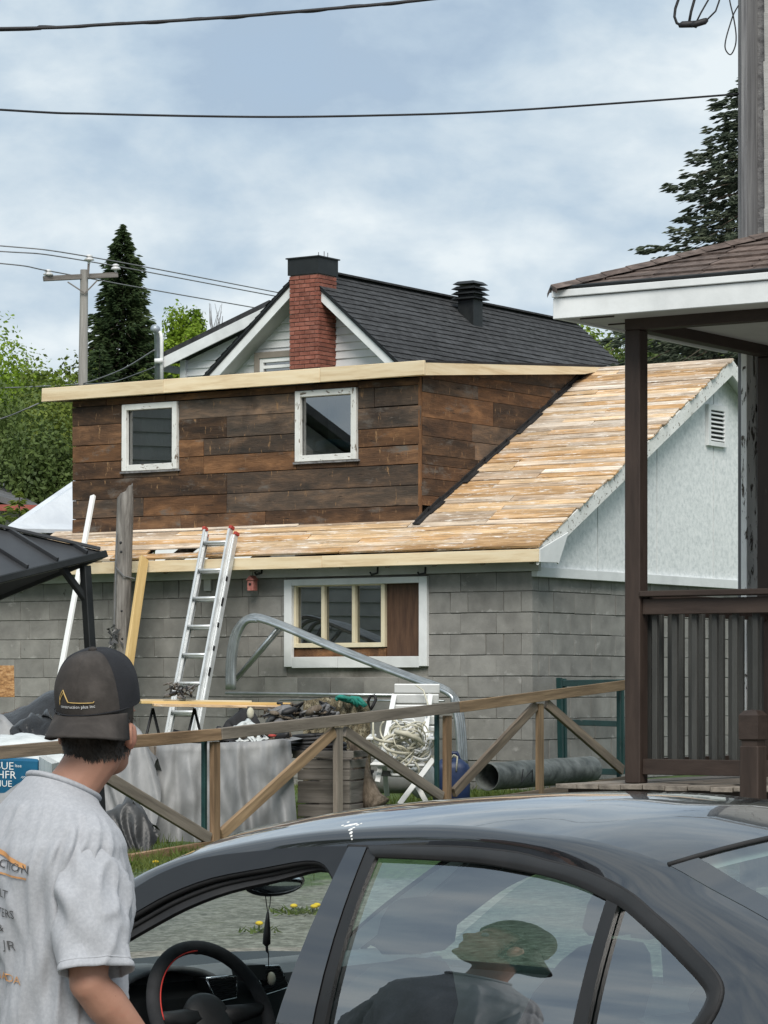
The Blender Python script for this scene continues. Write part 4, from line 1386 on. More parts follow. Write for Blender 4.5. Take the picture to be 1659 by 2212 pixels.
# ------------------------------------------------------------------ small building with white underlayment roof, behind on the left
ann = empty('low_outbuilding', px(90, 1300, 37), 'low outbuilding with white roofing underlayment left of the dormer', 'outbuilding')
d0 = 36.5
q = [px(8, 1141, d0 - .3), px(300, 1146, d0 + 1.2), px(380, 900, d0 + 3.9), px(188, 1018, d0 + 2.6)]
MB().prism([q[0], q[1], q[2], q[3]], UP * -.05).build('roof', m_membrane, ann, bevel=.004)
MB().prism([q[0] - UP * .06 + L * -.02, q[1] - UP * .06, q[1] - UP * .075, q[0] - UP * .075], B * -.05).build('drip_edge', m_blackmetal, ann)
MB().prism([q[0] + V((.15, .3, -.07)), q[1] + V((.1, .3, -.07)), q[1] + V((.1, .3, -2.3)), q[0] + V((.15, .3, -2.3))], B * .1).build('wall', m_beige, ann)

# far house on the left with grey hip roofs
fh = empty('far_house', px(20, 1300, 58), 'far grey roofed bungalow with red fascia among the trees', 'house')
d1 = 58
MB().prism([px(-160, 1025, d1), px(92, 1098, d1), px(118, 1103, d1 + 5), px(-20, 1020, d1 + 5)], UP * -.12).build('roof', m_greyroof, fh)
MB().prism([px(-120, 990, d1 + 9), px(0, 1000, d1 + 9), px(95, 1062, d1 + 9), px(-120, 1062, d1 + 9)], V((0, 4, 0))).build('upper_roof', m_greyroof, fh)
MB().prism([px(-160, 1052, d1 + 8), px(80, 1056, d1 + 8), px(135, 1082, d1 + 8), px(60, 1110, d1 + 8), px(-160, 1110, d1 + 8)], V((0, .3, 0))).build('white_roof', m_membrane, fh)
MB().prism([px(-160, 1088, d1 - .1), px(100, 1091, d1 - .1), px(100, 1103, d1 - .1), px(-160, 1103, d1 - .1)], V((0, .2, 0))).build('fascia_board', m_redtrim, fh)
MB().prism([px(-160, 1103, d1 + .3), px(90, 1104, d1 + .3), px(90, 1400, d1 + .3), px(-160, 1400, d1 + .3)], V((0, 4, 0))).build('wall', m_beige, fh)

# ------------------------------------------------------------------ sided house left of the frame (seen only in reflections)
nb = empty('neighbour_house', (-15, 29, gz(-8, 29)), 'grey clapboard neighbour house standing left outside the picture', 'house')
nx, ny0, ny1, ez, rz2 = -13.0, 21.7, 34.3, 2.7, 6.9
nyc = (ny0 + ny1) / 2
mb = MB()
mb.prism([V((nx, ny0, .2)), V((nx, ny1, .2)), V((nx, ny1, ez)), V((nx, nyc, rz2)), V((nx, ny0, ez))], V((-8, 0, 0)))
nwall = mb.build('wall', m_greyfrieze, nb)
for k in range(30):
    z = .5 + k * .2
    q = max(0, (z + .1 - ez) / (rz2 - ez))
    ya, yb_ = lerp(ny0, nyc, q), lerp(ny1, nyc, q)
    if yb_ - ya < .4:
        break
    piece('clapboard', nwall, V((nx + .02, (ya + yb_) / 2, z)), V((0, 1, 0)), V((1, 0, .12)).normalized(), V((0, 1, 0)).cross(V((1, 0, .12))).normalized(), (yb_ - ya, .03, .205), m_greyfrieze, bev=0)
for ye in (ny0 - .4, ny1 + .4):
    ze_ = ez - .4 * (rz2 - ez) / (nyc - ny0)
    MB().prism([V((nx + .4, ye, ze_)), V((nx - 8.4, ye, ze_)), V((nx - 8.4, nyc, rz2 + .05)), V((nx + .4, nyc, rz2 + .05))], UP * .14).build('roof', m_greyroof, nb)

# ------------------------------------------------------------------ utility pole and wires
UD = 75.0
pole = empty('utility_pole', V((px(180, 0, UD).x, UD, gz(0, UD))), 'grey wooden utility pole with one cross arm beside the tall spruce', 'utility pole')
pt = px(182, 583, UD)
mb = MB()
mb.tube([V((pt.x - .12, UD, 1.0)), V((pt.x - .06, UD, 7)), pt], [.16, .135, .10], 14)
mb.build('pole', m_polewood, pole, smooth=True, auto=40)
stick('cross_arm', pole, px(94, 602, UD - .5), px(254, 594, UD + .4), .10, .13, m_arm, bev=.01)
mb = MB()
mb.bar(px(146, 609, UD - .22), px(181, 632, UD - .16), .03, .03)
mb.bar(px(210, 606, UD + .0), px(183, 634, UD - .16), .03, .03)
mb.bar(px(190, 600, UD - .14), px(192, 562, UD - .14), .05, .03, B)
mb.build('arm_brace', m_arm, pole)
ins = [(104, 588, -.45), (192.5, 556, -.14), (250, 576, .36)]
for (x, y, o) in ins:
    mb = MB()
    p = px(x, y, UD + o)
    prof = [(.03, -.16), (.03, -.09), (.13, -.07), (.10, -.02), (.05, 0), (.09, .015), (.08, .05), (.03, .07)]
    mb.grid([[p + UP * z + V((math.cos(q), math.sin(q), 0)) * r for q in [math.pi * j / 6 for j in range(12)]] for r, z in prof], close=True)
    mb.build('insulator', m_porcelain, pole, smooth=True)


def cable(name, pts, r, mat, label, n=6, seg=10, group=None):
    P = [V(p) for p in pts]
    out = []
    k = len(P)
    for i in range(k - 1):
        p0, p1, p2, p3 = P[max(i - 1, 0)], P[i], P[i + 1], P[min(i + 2, k - 1)]
        for j in range(seg):
            t = j / seg
            out.append(.5 * ((2 * p1) + (p2 - p0) * t + (2 * p0 - 5 * p1 + 4 * p2 - p3) * t * t + (3 * p1 - p0 - 3 * p2 + p3) * t ** 3))
    out.append(P[-1])
    mb = MB()
    mb.tube(out, r, n)
    return tag(mb.build(name, mat, smooth=True, loc=P[0]), label, 'cable', group)


G_W = 'distribution wires on the utility pole'
cable('power_wire', [px(-400, 505, 71), px(0, 531, UD - 2), px(192, 554.5, UD - .14), px(585, 629, UD + 11), px(900, 690, UD + 22)], .016, m_farwire, 'uppermost thin wire running past the pole top insulator', 5, 8, G_W)
cable('power_wire', [px(-400, 524, 71.4), px(0, 543, UD - 2.2), px(170, 561, UD + .3), px(580, 637, UD + 11), px(900, 697, UD + 22)], .016, m_farwire, 'thin wire just below the uppermost wire at the pole', 5, 8, G_W)
cable('power_wire', [px(-400, 540, 71), px(0, 569, UD - 2.5), px(104, 585, UD - .45), px(300, 621, UD + 5), px(552, 665, UD + 11), px(900, 725, UD + 22)], .016, m_farwire, 'thin wire on the left insulator of the cross arm', 5, 8, G_W)
cable('power_wire', [px(-300, 840, 66), px(0, 838, 70), px(150, 831, UD - 1), px(182, 828, UD - .2), px(260, 800, 66), px(333, 757, mst.y - .1)], .017, m_farwire, 'thick pale wire from the left to the house service mast', 5, 8)
cable('power_wire', [px(182, 830, UD - .2), px(240, 826, 66), px(300, 806, 60), px(334, 793, mst.y - .1)], .013, m_farwire, 'low wire dropping to the house service mast', 5, 8)
cable('power_wire', [px(-100, 922, 60), px(0, 905, 60), px(92, 868, 60), px(182, 832, UD - .3)], .014, m_farwire, 'thin wire crossing the dark trees at the far left', 5, 8)
# near cables across the sky
c1 = [(-2600, 60), (-900, 70), (0, 62), (230, 53), (480, 38), (700, 20), (930, -2), (1400, -60), (2600, -260)]
cable('overhead_cable', [px(x, y, 13) for x, y in c1], .0075, m_wire, 'thick twisted black cable across the top left of the sky', 7, 14)
cable('overhead_cable', [px(x, y + (4 if i % 2 else -2.5), 13.01) for i, (x, y) in enumerate([(-900, 70)] + [(lerp(0, 930, k / 11), interp([(q[0], q[1]) for q in c1], lerp(0, 930, k / 11))) for k in range(12)])], .004, m_wire, 'thin strand wound around the thick cable at the top left', 6, 6)
hc_ = px(1595, 203, (pp(.24, DP, 0)).y)
cable('overhead_cable', [px(-2600, 40, 13.5), px(-900, 178, 15.3), px(0, 237, 16.3), px(210, 246, 16.6), px(560, 252.5, 17), px(830, 249, 17.3), px(1060, 241, 17.6), px(1360, 221, 18.1), hc_], .0062, m_wire, 'single black cable sagging across the sky to the grey corner board', 6, 12)
dy = 17.6
bun = empty('splice_bundle', px(1497, 48, dy), 'black cable splices hanging in loops at the top right', 'cable splice')
mb = MB()
mb.tube([px(1466, 56, dy), px(1474, 53, dy), px(1500, 52, dy), px(1507, 57, dy)], [.012, .02, .021, .014], 10)
mb.tube([px(1492, 56, dy - .03), px(1502, 52, dy - .03), px(1522, 46, dy - .03), px(1528, 42, dy - .03)], [.012, .02, .02, .012], 10)
mb.build('splice', m_wire, bun, smooth=True)
for pts, r in (([(1480, -40), (1468, -8), (1459, 18), (1457, 36), (1462, 50), (1472, 55)], .0085), ([(1510, -30), (1500, 0), (1493, 25), (1488, 52)], .0085), ([(1545, -35), (1530, 0), (1515, 26), (1503, 50)], .0052), ([(1562, -30), (1553, 4), (1546, 24), (1526, 44)], .0052)):
    mb = MB()
    mb.tube([px(x, y, dy) for x, y in pts], r, 7)
    mb.build('cable', m_wire, bun, smooth=True)
cable('wire_loop', [px(1574, -20, 18.0), px(1577, 5, 18.0), px(1585, 40, 18.0), px(1590, 75, 18.0), px(1588, 100, 18.0), px(1578, 118, 18.0), px(1567, 106, 18.0), px(1568, 85, 18.0), px(1578, 50, 18.02), px(1585, 30, 18.03), px(1595, 12, 18.15)], .0042, m_wire, 'thin black wire looped beside the grey corner board', 6, 8)
# ------------------------------------------------------------------ things standing in the yard
from mathutils import noise as mnoise
rg = random.Random(5)


def gnd(x, y, lo=18.0, hi=60.0):
    """point of the ground seen at picture point (x, y)"""
    r = V(((x - CX) / F, 1, -(y - HY) / F))
    for _ in range(60):
        m = (lo + hi) / 2
        p = CAM + r * m
        if p.z > gz(p.x, p.y):
            lo = m
        else:
            hi = m
    return CAM + r * lo


# extension ladder leaning on the eave
ltop_t = gf(481, 1150, -.22)[0]
lz = gf(481, 1150, -.22)[1]
lb = gf(392, 1590, -1.55)
lad = empty('extension_ladder', g(lb[0], -1.6, gz(-1, 29)), 'aluminium extension ladder with red tips leaning against the garage eave', 'ladder')
P1_ = g(ltop_t, -.24, lz)
P0_ = g(gf(374, 1590, -1.2)[0], -1.2, gz(g(ltop_t, -1.2, 0).x, g(ltop_t, -1.2, 0).y))
ld = (P1_ - P0_).normalized()
ln_ = L.cross(ld).normalized()
ln_ = ln_ if ln_.dot(B) < 0 else -ln_
Ltot = (P1_ - P0_).length
for k, (o, w, a0, a1) in enumerate(((.0, .195, 0, Ltot * .985), (.062, .168, Ltot * .06, Ltot))):
    for sgn in (-1, 1):
        q0 = P0_ + ld * a0 + L * (sgn * w) + ln_ * o
        q1 = P0_ + ld * a1 + L * (sgn * w) + ln_ * o
        mb = MB()
        mb.box((q0 + q1) / 2, ld, L, ln_, (a1 - a0, .006, .058))
        for e in (-1, 1):
            mb.box((q0 + q1) / 2 + ln_ * (e * .026) - L * (sgn * .012), ld, L, ln_, (a1 - a0, .026, .006))
        mb.build('rail', m_alu, lad)
        stick('tip_cap', lad, q1 - ld * .0, q1 + ld * .035, .034, .064, m_red, up=ln_)
        if k == 0:
            stick('foot', lad, q0, q0 - ld * .04 - UP * .01, .05, .07, m_rubber, up=ln_)
    for r in range(30):
        d = .2 + r * .305
        if not a0 + .05 < d < a1 - .08:
            continue
        mb = MB()
        c = P0_ + ld * d + ln_ * o
        mb.tube([c - L * w, c + L * w], .0165, 8)
        mb.build('rung', m_alu, lad, smooth=True)
for k in range(5):
    c = P0_ + ld * (Ltot * (.45 + .09 * k)) + L * (-.2) + ln_ * .03
    piece('warning_sticker', lad, c, ld, L, ln_, (.05 if k % 3 else .09, .004, .03), m_black, bev=0)

# loose timbers and the old post by the wall
p = g(gf(268, 1230, -.6)[0], -.6, 0)
oldp = empty('old_post', V((p.x, p.y, gz(p.x, p.y))), 'split weathered grey round post standing by the garage wall', 'post')
yb = p.y
mb = MB()
n, rows_ = 18, []
cxs = [(1640, 262, 19.5), (1400, 262, 19), (1300, 264, 19), (1200, 267, 18.5), (1120, 269, 18.2), (1075, 270, 17.5)]
for (y, x, r) in cxs:
    c = px(x, y, yb)
    rows_.append([c + V((math.cos(q), math.sin(q), 0)) * (r / F * yb * (1 + .05 * math.sin(3 * q + y))) for q in [2 * math.pi * j / n for j in range(n)]])
c = px(270, 1062, yb)
r = 17 / F * yb
rows_.append([c + V((math.cos(q) * r, math.sin(q) * r, .075 * math.cos(q) + .02 * math.sin(5 * q))) for q in [2 * math.pi * j / n for j in range(n)]])
mb.grid(rows_, close=True)
mb.f.append(tuple(range(len(mb.v) - n, len(mb.v))))
mb.m.append(0)
mb.build('shaft', m_log, oldp, smooth=True, auto=50)
mb = MB()
mb.tube([px(252, 1150, yb - .08), px(250, 1250, yb - .1), px(247, 1340, yb - .1), px(246, 1400, yb - .1)], .007, 5)
mb.tube([px(250, 1225, yb - .1), px(268, 1245, yb - .12), px(290, 1250, yb - .02)], .008, 5)
mb.build('wire', m_farwire, oldp)
mb = MB()
rr = random.Random(8)
for k in range(26):
    a = px(246 + rr.uniform(-9, 11), 1365 + rr.uniform(-22, 28), yb - .12)
    mb.add([a, a + V((rr.uniform(-.05, .05), rr.uniform(-.03, .03), rr.uniform(-.06, .02))), a + V((rr.uniform(-.05, .05), rr.uniform(-.03, .03), rr.uniform(-.09, -.01)))], [(0, 1, 2)])
mb.build('torn_rag', m_tarpdark, oldp)
for (x, y) in ((261, 1172), (262, 1192), (263, 1320), (264, 1380)):
    mb = MB()
    mb.ball(px(x, y, yb - .085), .014, 5)
    mb.build('knot', m_black, oldp)


def leaning(name, xa, ya, xb, yb_, s_top, s_bot, w, h, mat, label, cat):
    ta, za = gf(xa, ya, s_top)
    tb, zb = gf(xb, yb_, s_bot)
    pa, pb = g(ta, s_top, za), g(tb, s_bot, zb)
    d = (pb - pa).normalized()
    k = (pa.z - gz(pb.x, pb.y)) / -d.z
    o = stick(name, None, pa, pa + d * k, w, h, mat, up=B, rough=.002)
    return tag(o, label, cat)


leaning('wooden_stud', 311, 1206, 283, 1400, -.33, -1.0, .038, .105, m_yellow, 'pale yellow wooden stud leaning on the eave next to the old post', 'lumber')
leaning('white_batten', 201, 1071, 126, 1480, -.36, -1.45, .055, .03, m_white, 'long white batten leaning against the garage past the gazebo', 'batten')
# OSB sheet at the far left
p = px(-5, 1460, 27.5)
tag(piece('osb_sheet', None, V((p.x - .35, p.y, p.z - .05)), V((.97, .2, 0)).normalized(), V((-.2, .97, -.25)).normalized(), V((.97, .2, 0)).normalized().cross(V((-.2, .97, -.25)).normalized()), (1.0, .012, .30), m_osb),
    'orange chipboard sheet at the left edge above the tarps', 'board')

# bundled galvanised carport bows
bow = empty('carport_bows', g(gf(760, 1650, -.6)[0], -.6, gz(0, 28.3)), 'bundle of bent galvanised steel tubes leaning under the low window', 'tube bundle')
path = [(492, 1490), (492, 1440), (496, 1400), (504, 1368), (520, 1343), (540, 1331), (560, 1330), (600, 1343), (700, 1385), (800, 1425), (900, 1463), (950, 1480), (975, 1495), (992, 1520), (1000, 1560), (1004, 1610), (1006, 1652)]
for k in range(4):
    s = -.40 - .075 * k
    sc_k = 1 - .0 * k
    pts = []
    for i, (x, y) in enumerate(path):
        e = 1.5 * k if i < 8 else -2.0 * k
        t_, z_ = gf(x + (4.5 * k if i < 6 else (-4.5 * k if i > 12 else 0)), y + (3.2 * k if 5 <= i <= 12 else 0), s)
        pts.append(g(t_, s, z_))
    fine = []
    for a, b_, c, d in zip([pts[0]] + pts[:-2], pts[:-1], pts[1:], pts[2:] + [pts[-1]]):
        for j in range(3):
            t = j / 3
            fine.append(.5 * ((2 * b_) + (c - a) * t + (2 * a - 5 * b_ + 4 * c - d) * t * t + (3 * b_ - a - 3 * c + d) * t ** 3))
    fine.append(pts[-1])
    mb = MB()
    mb.tube(fine, .0235, 10)
    mb.build('bow', m_galv, bow, smooth=True)
for (x0, y0, x1, y1, r, o) in ((612, 1352, 494, 1486, .024, -.36), (606, 1350, 500, 1478, .022, -.50), (488, 1497, 880, 1502, .015, -.66), (604, 1512, 960, 1514, .009, -.7)):
    (ta, z0_), (tb, z1_) = gf(x0, y0, o), gf(x1, y1, o)
    mb = MB()
    mb.tube([g(ta, o, z0_), g(tb, o, z1_)], r, 9)
    mb.build('tube', m_galv, bow, smooth=True)

# work table of planks on trestles
TB = px(460, 1522, 26.2)
tbl = empty('plank_table', V((TB.x, TB.y, gz(TB.x, TB.y))), 'makeshift table of pale planks on dark trestles in front of the ladder', 'table')
for (xa, ya, xb, yb_, d, mt) in ((303, 1517, 628, 1521, 26.0, m_yellow), (330, 1523, 632, 1528, 25.9, m_roofbrd), (545, 1529, 628, 1533, 25.8, m_fence), (300, 1513.5, 540, 1516.5, 26.3, m_newwood)):
    stick('plank', tbl, px(xa, ya, d), px(xb, yb_, d + .25), .16, .026, mt)
for x0 in (330, 420, 520, 600):
    mb = MB()
    for sgn in (-1, 1):
        p = px(x0, 1530, 26.1)
        q = px(x0 + sgn * 22, 1640, 26.1 + .12 * sgn)
        q.z = gz(q.x, q.y)
        mb.tube([p, p.lerp(q, .3) + V((sgn * .035, 0, .03)), q], .013, 6)
    mb.build('trestle_leg', m_black, tbl, smooth=True)

# a heap of tools on the planks by the ladder


def clutter(name, label, cat, c, ext, n, mats, seed, tubes=5):
    r = random.Random(seed)
    root = empty(name, c, label, cat)
    for mi, mt in enumerate(mats):
        mb = MB()
        for k in range(n):
            p = c + V((r.uniform(-1, 1) * ext[0], r.uniform(-1, 1) * ext[1], r.uniform(0, 1) * ext[2]))
            ax = V((r.uniform(-1, 1), r.uniform(-1, 1), r.uniform(-.6, .6))).normalized()
            ay = ax.orthogonal().normalized()
            s_ = ext[0] * r.uniform(.12, .3)
            mb.ball(p, (s_ * 1.5, s_ * .7, s_ * .5), 5, 0, (ax, ay, ax.cross(ay)))
        for k in range(tubes):
            p = c + V((r.uniform(-1, 1) * ext[0], r.uniform(-1, 1) * ext[1], r.uniform(.2, 1) * ext[2]))
            pts = [p + V((r.uniform(-.5, .5) * ext[0], r.uniform(-.5, .5) * ext[1], r.uniform(-.4, .5) * ext[2])) for _ in range(4)]
            mb.tube(pts, ext[0] * .05, 5)
        tag(mb.build(['bundle', 'heap', 'scrap'][mi], mt, root, smooth=True), kind='stuff')
    return root


clutter('power_saw', 'jumble of power saw and cords on the planks by the ladder foot', 'tool', px(393, 1508, 26.2), (.13, .09, .10), 4, [m_black, m_arm, m_greyboard], 4)

# camouflage covered stack and teal net on it
cs = px(700, 1560, 26.3)
cam_r = empty('camouflage_stack', V((cs.x, cs.y, gz(cs.x, cs.y))), 'stack under a camouflage cover behind the fence rail', 'stack')
mb = MB()
top_pts = [(655, 1514), (680, 1510), (705, 1506), (735, 1512), (765, 1508), (790, 1512), (802, 1540)]
rows_ = []
for j in range(8):
    yy = lerp(0, 1, j / 7)
    row = []
    for i in range(21):
        x = lerp(655, 800, i / 20)
        yt = interp(top_pts, x)
        y = lerp(yt, 1700, yy)
        p = px(x, y, 26.2 - .05 * yy + .05 * math.sin(i * 1.9 + j) + .04 * math.sin(i * .7))
        row.append(p)
    rows_.append(row)
back = [p + V((.0, .55, -.02)) for p in rows_[0]]
mb.grid([back] + rows_)
mb.build('cover', m_camo, cam_r, smooth=True)
mb = MB()
rr = random.Random(3)
for k in range(7):
    x0 = rr.uniform(722, 745)
    pts = [px(x0 + j * rr.uniform(7, 10), 1507 + rr.uniform(-3, 5) + (8 if j > 4 else 0) + j * 1.2, 26.08 + rr.uniform(0, .1)) for j in range(6)]
    mb.tube(pts, .018, 6)
tag(mb.build('teal_net', m_teal, None, smooth=True, loc=px(745, 1510, 26.1)), 'bunched teal net lying on the camouflage stack', 'net')

# coil handle (shovel grip) sticking up
sh = px(803, 1520, 26.6)
mb = MB()
mb.tube([V((sh.x - .02, sh.y + .1, gz(sh.x, sh.y))), px(797, 1532, 26.65), px(795, 1515, 26.6), px(800, 1503, 26.6), px(809, 1502, 26.6), px(812, 1511, 26.6), px(806, 1524, 26.6), px(800, 1533, 26.6)], .014, 7)
tag(mb.build('shovel_handle', m_black, None, smooth=True, loc=sh), 'black D shaped shovel grip standing between stack and white chair', 'shovel')

# white slatted chair with a heap of hose
CHD = 26.0
chair = empty('white_chair', gnd(880, 1728), 'white slatted garden chair piled with cream hose behind the fence', 'chair')
slat = [(1478, 852, 950), (1500, 848, 948), (1523, 843, 946), (1546, 838, 943), (1569, 834, 940), (1592, 830, 936), (1615, 826, 932)]
for i, (y, xa, xb) in enumerate(slat):
    d = CHD + .5 - i * .045
    pa, pb = px(xa, y + 9, d), px(xb, y + 9.5, d)
    piece('back_slat', chair, (pa + pb) / 2, (pb - pa).normalized(), V((0, 1, .3)).normalized(), (pb - pa).normalized().cross(V((0, 1, .3)).normalized()), ((pb - pa).length, .02, .083 - .0005 * i), m_white, bev=.006)
for i in range(5):
    d = CHD + .12 - i * .1
    pa, pb = px(812 - i * 3, 1640 + i * 3, d), px(925 - i * 2, 1642 + i * 3, d)
    piece('seat_slat', chair, (pa + pb) / 2, (pb - pa).normalized(), V((0, 1, -.1)).normalized(), (pb - pa).normalized().cross(V((0, 1, -.1)).normalized()), ((pb - pa).length, .085, .02), m_white, bev=.006)
for (a, b_) in (((936, 1640, CHD - .3), (862, 1738, CHD - .55)), ((880, 1660, CHD - .3), (922, 1735, CHD - .35)), ((830, 1650, CHD + .1), (836, 1720, CHD + .2)), ((930, 1500, CHD + .45), (905, 1690, CHD - .3)), ((852, 1500, CHD + .45), (815, 1690, CHD - .25))):
    pa, pb = px(*a), px(*b_)
    stick('leg', chair, pa, pb, .045, .022, m_white, up=V((0, 1, 0)), bev=.004)
stick('stretcher', chair, px(820, 1670, CHD - .1), px(900, 1674, CHD - .1), .03, .05, m_greyboard)
for xs_, d in ((806, CHD - .1), (938, CHD - .1)):
    stick('armrest', chair, px(xs_, 1588, d + .3), px(xs_ - 8, 1596, d - .3), .06, .022, m_white, bev=.005)
hose = empty('hose_heap', px(880, 1640, CHD), 'tangled heap of cream hose and rope lying on the white chair', 'hose')
rr = random.Random(21)
for k in range(46):
    cx_, cy_ = rr.gauss(874, 18), rr.gauss(1610, 24)
    a, b_ = rr.uniform(18, 50), rr.uniform(12, 34)
    ph, rot = rr.uniform(0, 6.28), rr.uniform(-1.2, .4)
    d = CHD - .10 - rr.uniform(0, .2)
    arc = rr.uniform(2.2, 5.5)
    pts = []
    for j in range(18):
        q = ph + arc * j / 17
        ex0, ey0 = a * math.cos(q), b_ * math.sin(q)
        x, y = cx_ + ex0 * math.cos(rot) - ey0 * math.sin(rot), cy_ + ex0 * math.sin(rot) + ey0 * math.cos(rot)
        pts.append(px(min(max(x, 806), 938), min(max(y, 1554), 1674), d + .05 * math.sin(q * 2)))
    mb = MB()
    mb.tube(pts, rr.choice([.006, .008, .010, .013]), 6)
    mb.build('coil', m_rope if k % 3 else m_white, hose, smooth=True)
mb = MB()
mb.tube([px(852, 1580, CHD - .32), px(880, 1586, CHD - .34), px(905, 1597, CHD - .34), px(918, 1612, CHD - .33)], [.02, .024, .02, .008], 8)
mb.build('coil', m_rope, hose, smooth=True)
mb = MB()
mb.tube([px(898, 1480, CHD + .4), px(915, 1492, CHD + .36), px(924, 1520, CHD + .3), px(921, 1545, CHD + .2)], .007, 6)
mb.build('coil', m_rope, hose, smooth=True)

# white sack, grey tank and stones under and around the chair
sk = gnd(915, 1720)
mb = MB()
mb.ball(px(913, 1685, CHD + .45), (.13, .1, .17), 8)
tag(mb.build('white_sack', m_clear, None, smooth=True, loc=sk), 'crumpled white sack behind the white chair', 'sack')
mb = MB()
tk = px(845, 1690, CHD + .5)
mb.tube([tk + V((-.2, 0, 0)), tk + V((-.16, 0, 0)), tk + V((.16, 0, 0)), tk + V((.2, 0, 0))], [.06, .1, .1, .06], 12)
tag(mb.build('gas_bottle', m_greyfrieze, None, smooth=True, loc=tk), 'pale grey gas bottle lying under the white chair', 'bottle')

# blue jug
jd = 26.7
jug = empty('blue_jug', gnd(978, 1716), 'navy blue plastic fuel jug behind the fence post', 'jug')
c = px(975, 1680, jd)
mb = MB()
prof = [(.0, -.21), (.135, -.205), (.145, -.18), (.145, .08), (.13, .12), (.08, .165), (.03, .18), (0, .18)]
mb.grid([[c + UP * z + V((1, 0, 0)) * (r * 1.15 * abs(math.cos(q)) ** .5 * (1 if math.cos(q) > 0 else -1)) + V((0, 1, 0)) * (r * .8 * abs(math.sin(q)) ** .5 * (1 if math.sin(q) > 0 else -1)) for q in [2 * math.pi * j / 24 for j in range(24)]] for r, z in prof], close=True)
mb.build('body', m_bluejug, jug, smooth=True)
mb = MB()
mb.tube([c + V((-.07, -.02, .13)), c + V((-.05, -.02, .22)), c + V((.05, -.02, .22)), c + V((.08, -.02, .13))], .018, 8)
mb.build('handle', m_bluejug, jug, smooth=True)
mb = MB()
mb.tube([c + V((.0, -.1, .17)), c + V((.02, -.12, .205)), c + V((.05, -.12, .19)), c + V((.04, -.12, .06))], .008, 6)
mb.build('cord', m_rope, jug, smooth=True)

# culvert pipe lying along the gable
pa, pb = gnd(1035, 1722), gnd(1290, 1690)
pa = px(1052, 1678, 26.9)
pb = px(1275, 1662, 28.6)
cul = empty('culvert_pipe', (pa.x, pa.y, gz(pa.x, pa.y)), 'mossy grey metal culvert pipe lying beside the gable wall', 'pipe')
d_ = (pb - pa).normalized()
mb = MB()
N = 20
a_ = d_.cross(UP).normalized()
b2 = a_.cross(d_)
R0 = .125
for (r, off) in ((R0, 0), (R0 - .012, 0)):
    pass
prof = [(pa + d_ * .02, R0 - .012), (pa, R0 - .006), (pa, R0)]
Lp = (pb - pa).length
prof += [(pa + d_ * (Lp * k / 12), R0 * (1 + (.03 if k in (4, 8, 12) else 0))) for k in range(1, 13)]
rows_ = [[c + (a_ * math.cos(q) + b2 * math.sin(q)) * r for q in [2 * math.pi * j / N for j in range(N)]] for c, r in ([(pb, R0 - .012)] + [(pa + d_ * .02, R0 - .012)] + prof[1:])]
mb.grid(rows_, close=True)
mb.build('pipe', m_culvert, cul, smooth=True, auto=60)
mb = MB()
mb.tube([px(1130, 1662, 27.2), px(1126, 1690, 27.1), px(1150, 1663, 27.3), px(1150, 1690, 27.3)], .006, 5)
mb.build('wire', m_black, cul)

# dark green steel frame by the gable wall
frm = empty('green_frame', gnd(1275, 1672), 'dark green painted steel frame standing against the gable wall', 'frame')
fd = 28.35


def fpt(x, y):
    p = hit(x, y, g(-.28, 0, 0), L)
    return p


for (a, b_, w) in (((1208, 1464), (1212, 1655), .05), ((1219, 1466), (1221, 1655), .03), ((1340, 1480), (1342, 1672), .07)):
    stick('upright', frm, fpt(*a), fpt(*b_), w, .04, m_greenmetal, up=B)
for (a, b_, w) in (((1212, 1476), (1345, 1474), .06), ((1224, 1560), (1340, 1564), .055), ((1224, 1664), (1340, 1668), .06)):
    stick('crossbar', frm, fpt(*a), fpt(*b_), .04, w, m_greenmetal)

# board crate with black drain hose coil on it
kb = px(700, 1700, 24.6)
crate = empty('board_crate', V((kb.x, kb.y, gz(kb.x, kb.y))), 'grey board planter crate behind the fence beside the draped table', 'crate')
ex_, ey_ = V((.97, -.24, 0)).normalized(), V((.24, .97, 0)).normalized()
cw, cd = .44, .55
cz = [(1622, 1637), (1641, 1660), (1663, 1685), (1688, 1735), (1738, 1764), (1767, 1800)]
cl_ = px(637, 1700, 24.6)
for (ya, yb_) in cz:
    za, zb = px(700, ya, 24.6).z, px(700, yb_, 24.6).z
    o_ = .025 if ya < 1630 else 0
    piece('board', crate, V((kb.x, kb.y, (za + zb) / 2)) - ey_ * o_, ex_, ey_, UP, (cw + 2 * o_ * 1.5, .03, za - zb), m_crate, rough=.003)
    for sgn in (-1, 1):
        piece('board', crate, V((kb.x, kb.y, (za + zb) / 2)) + ex_ * (sgn * (cw / 2 - .012)) + ey_ * (cd / 2 + .02), ey_, ex_, UP, (cd, .028, za - zb - .003), m_crate, rough=.002)
    piece('board', crate, V((kb.x, kb.y, (za + zb) / 2)) + ey_ * (cd + .05), ex_, ey_, UP, (cw, .03, za - zb), m_crate, rough=.003)
coil = empty('drain_hose', px(680, 1608, 24.75), 'coil of black corrugated drain hose on top of the board crate', 'hose')
for k in range(6):
    mb = MB()
    c = px(675 + 3 * k % 8, 1622 - 6.2 * k, 24.85)
    ra, rb = .27 - .012 * k, .2
    mb.tube([c + V((math.cos(q) * ra, math.sin(q) * rb, .01 * math.sin(2 * q + k))) for q in [2 * math.pi * j / 26 + k for j in range(26)]], .019, 7)
    mb.build('loop', m_black, coil, smooth=True)
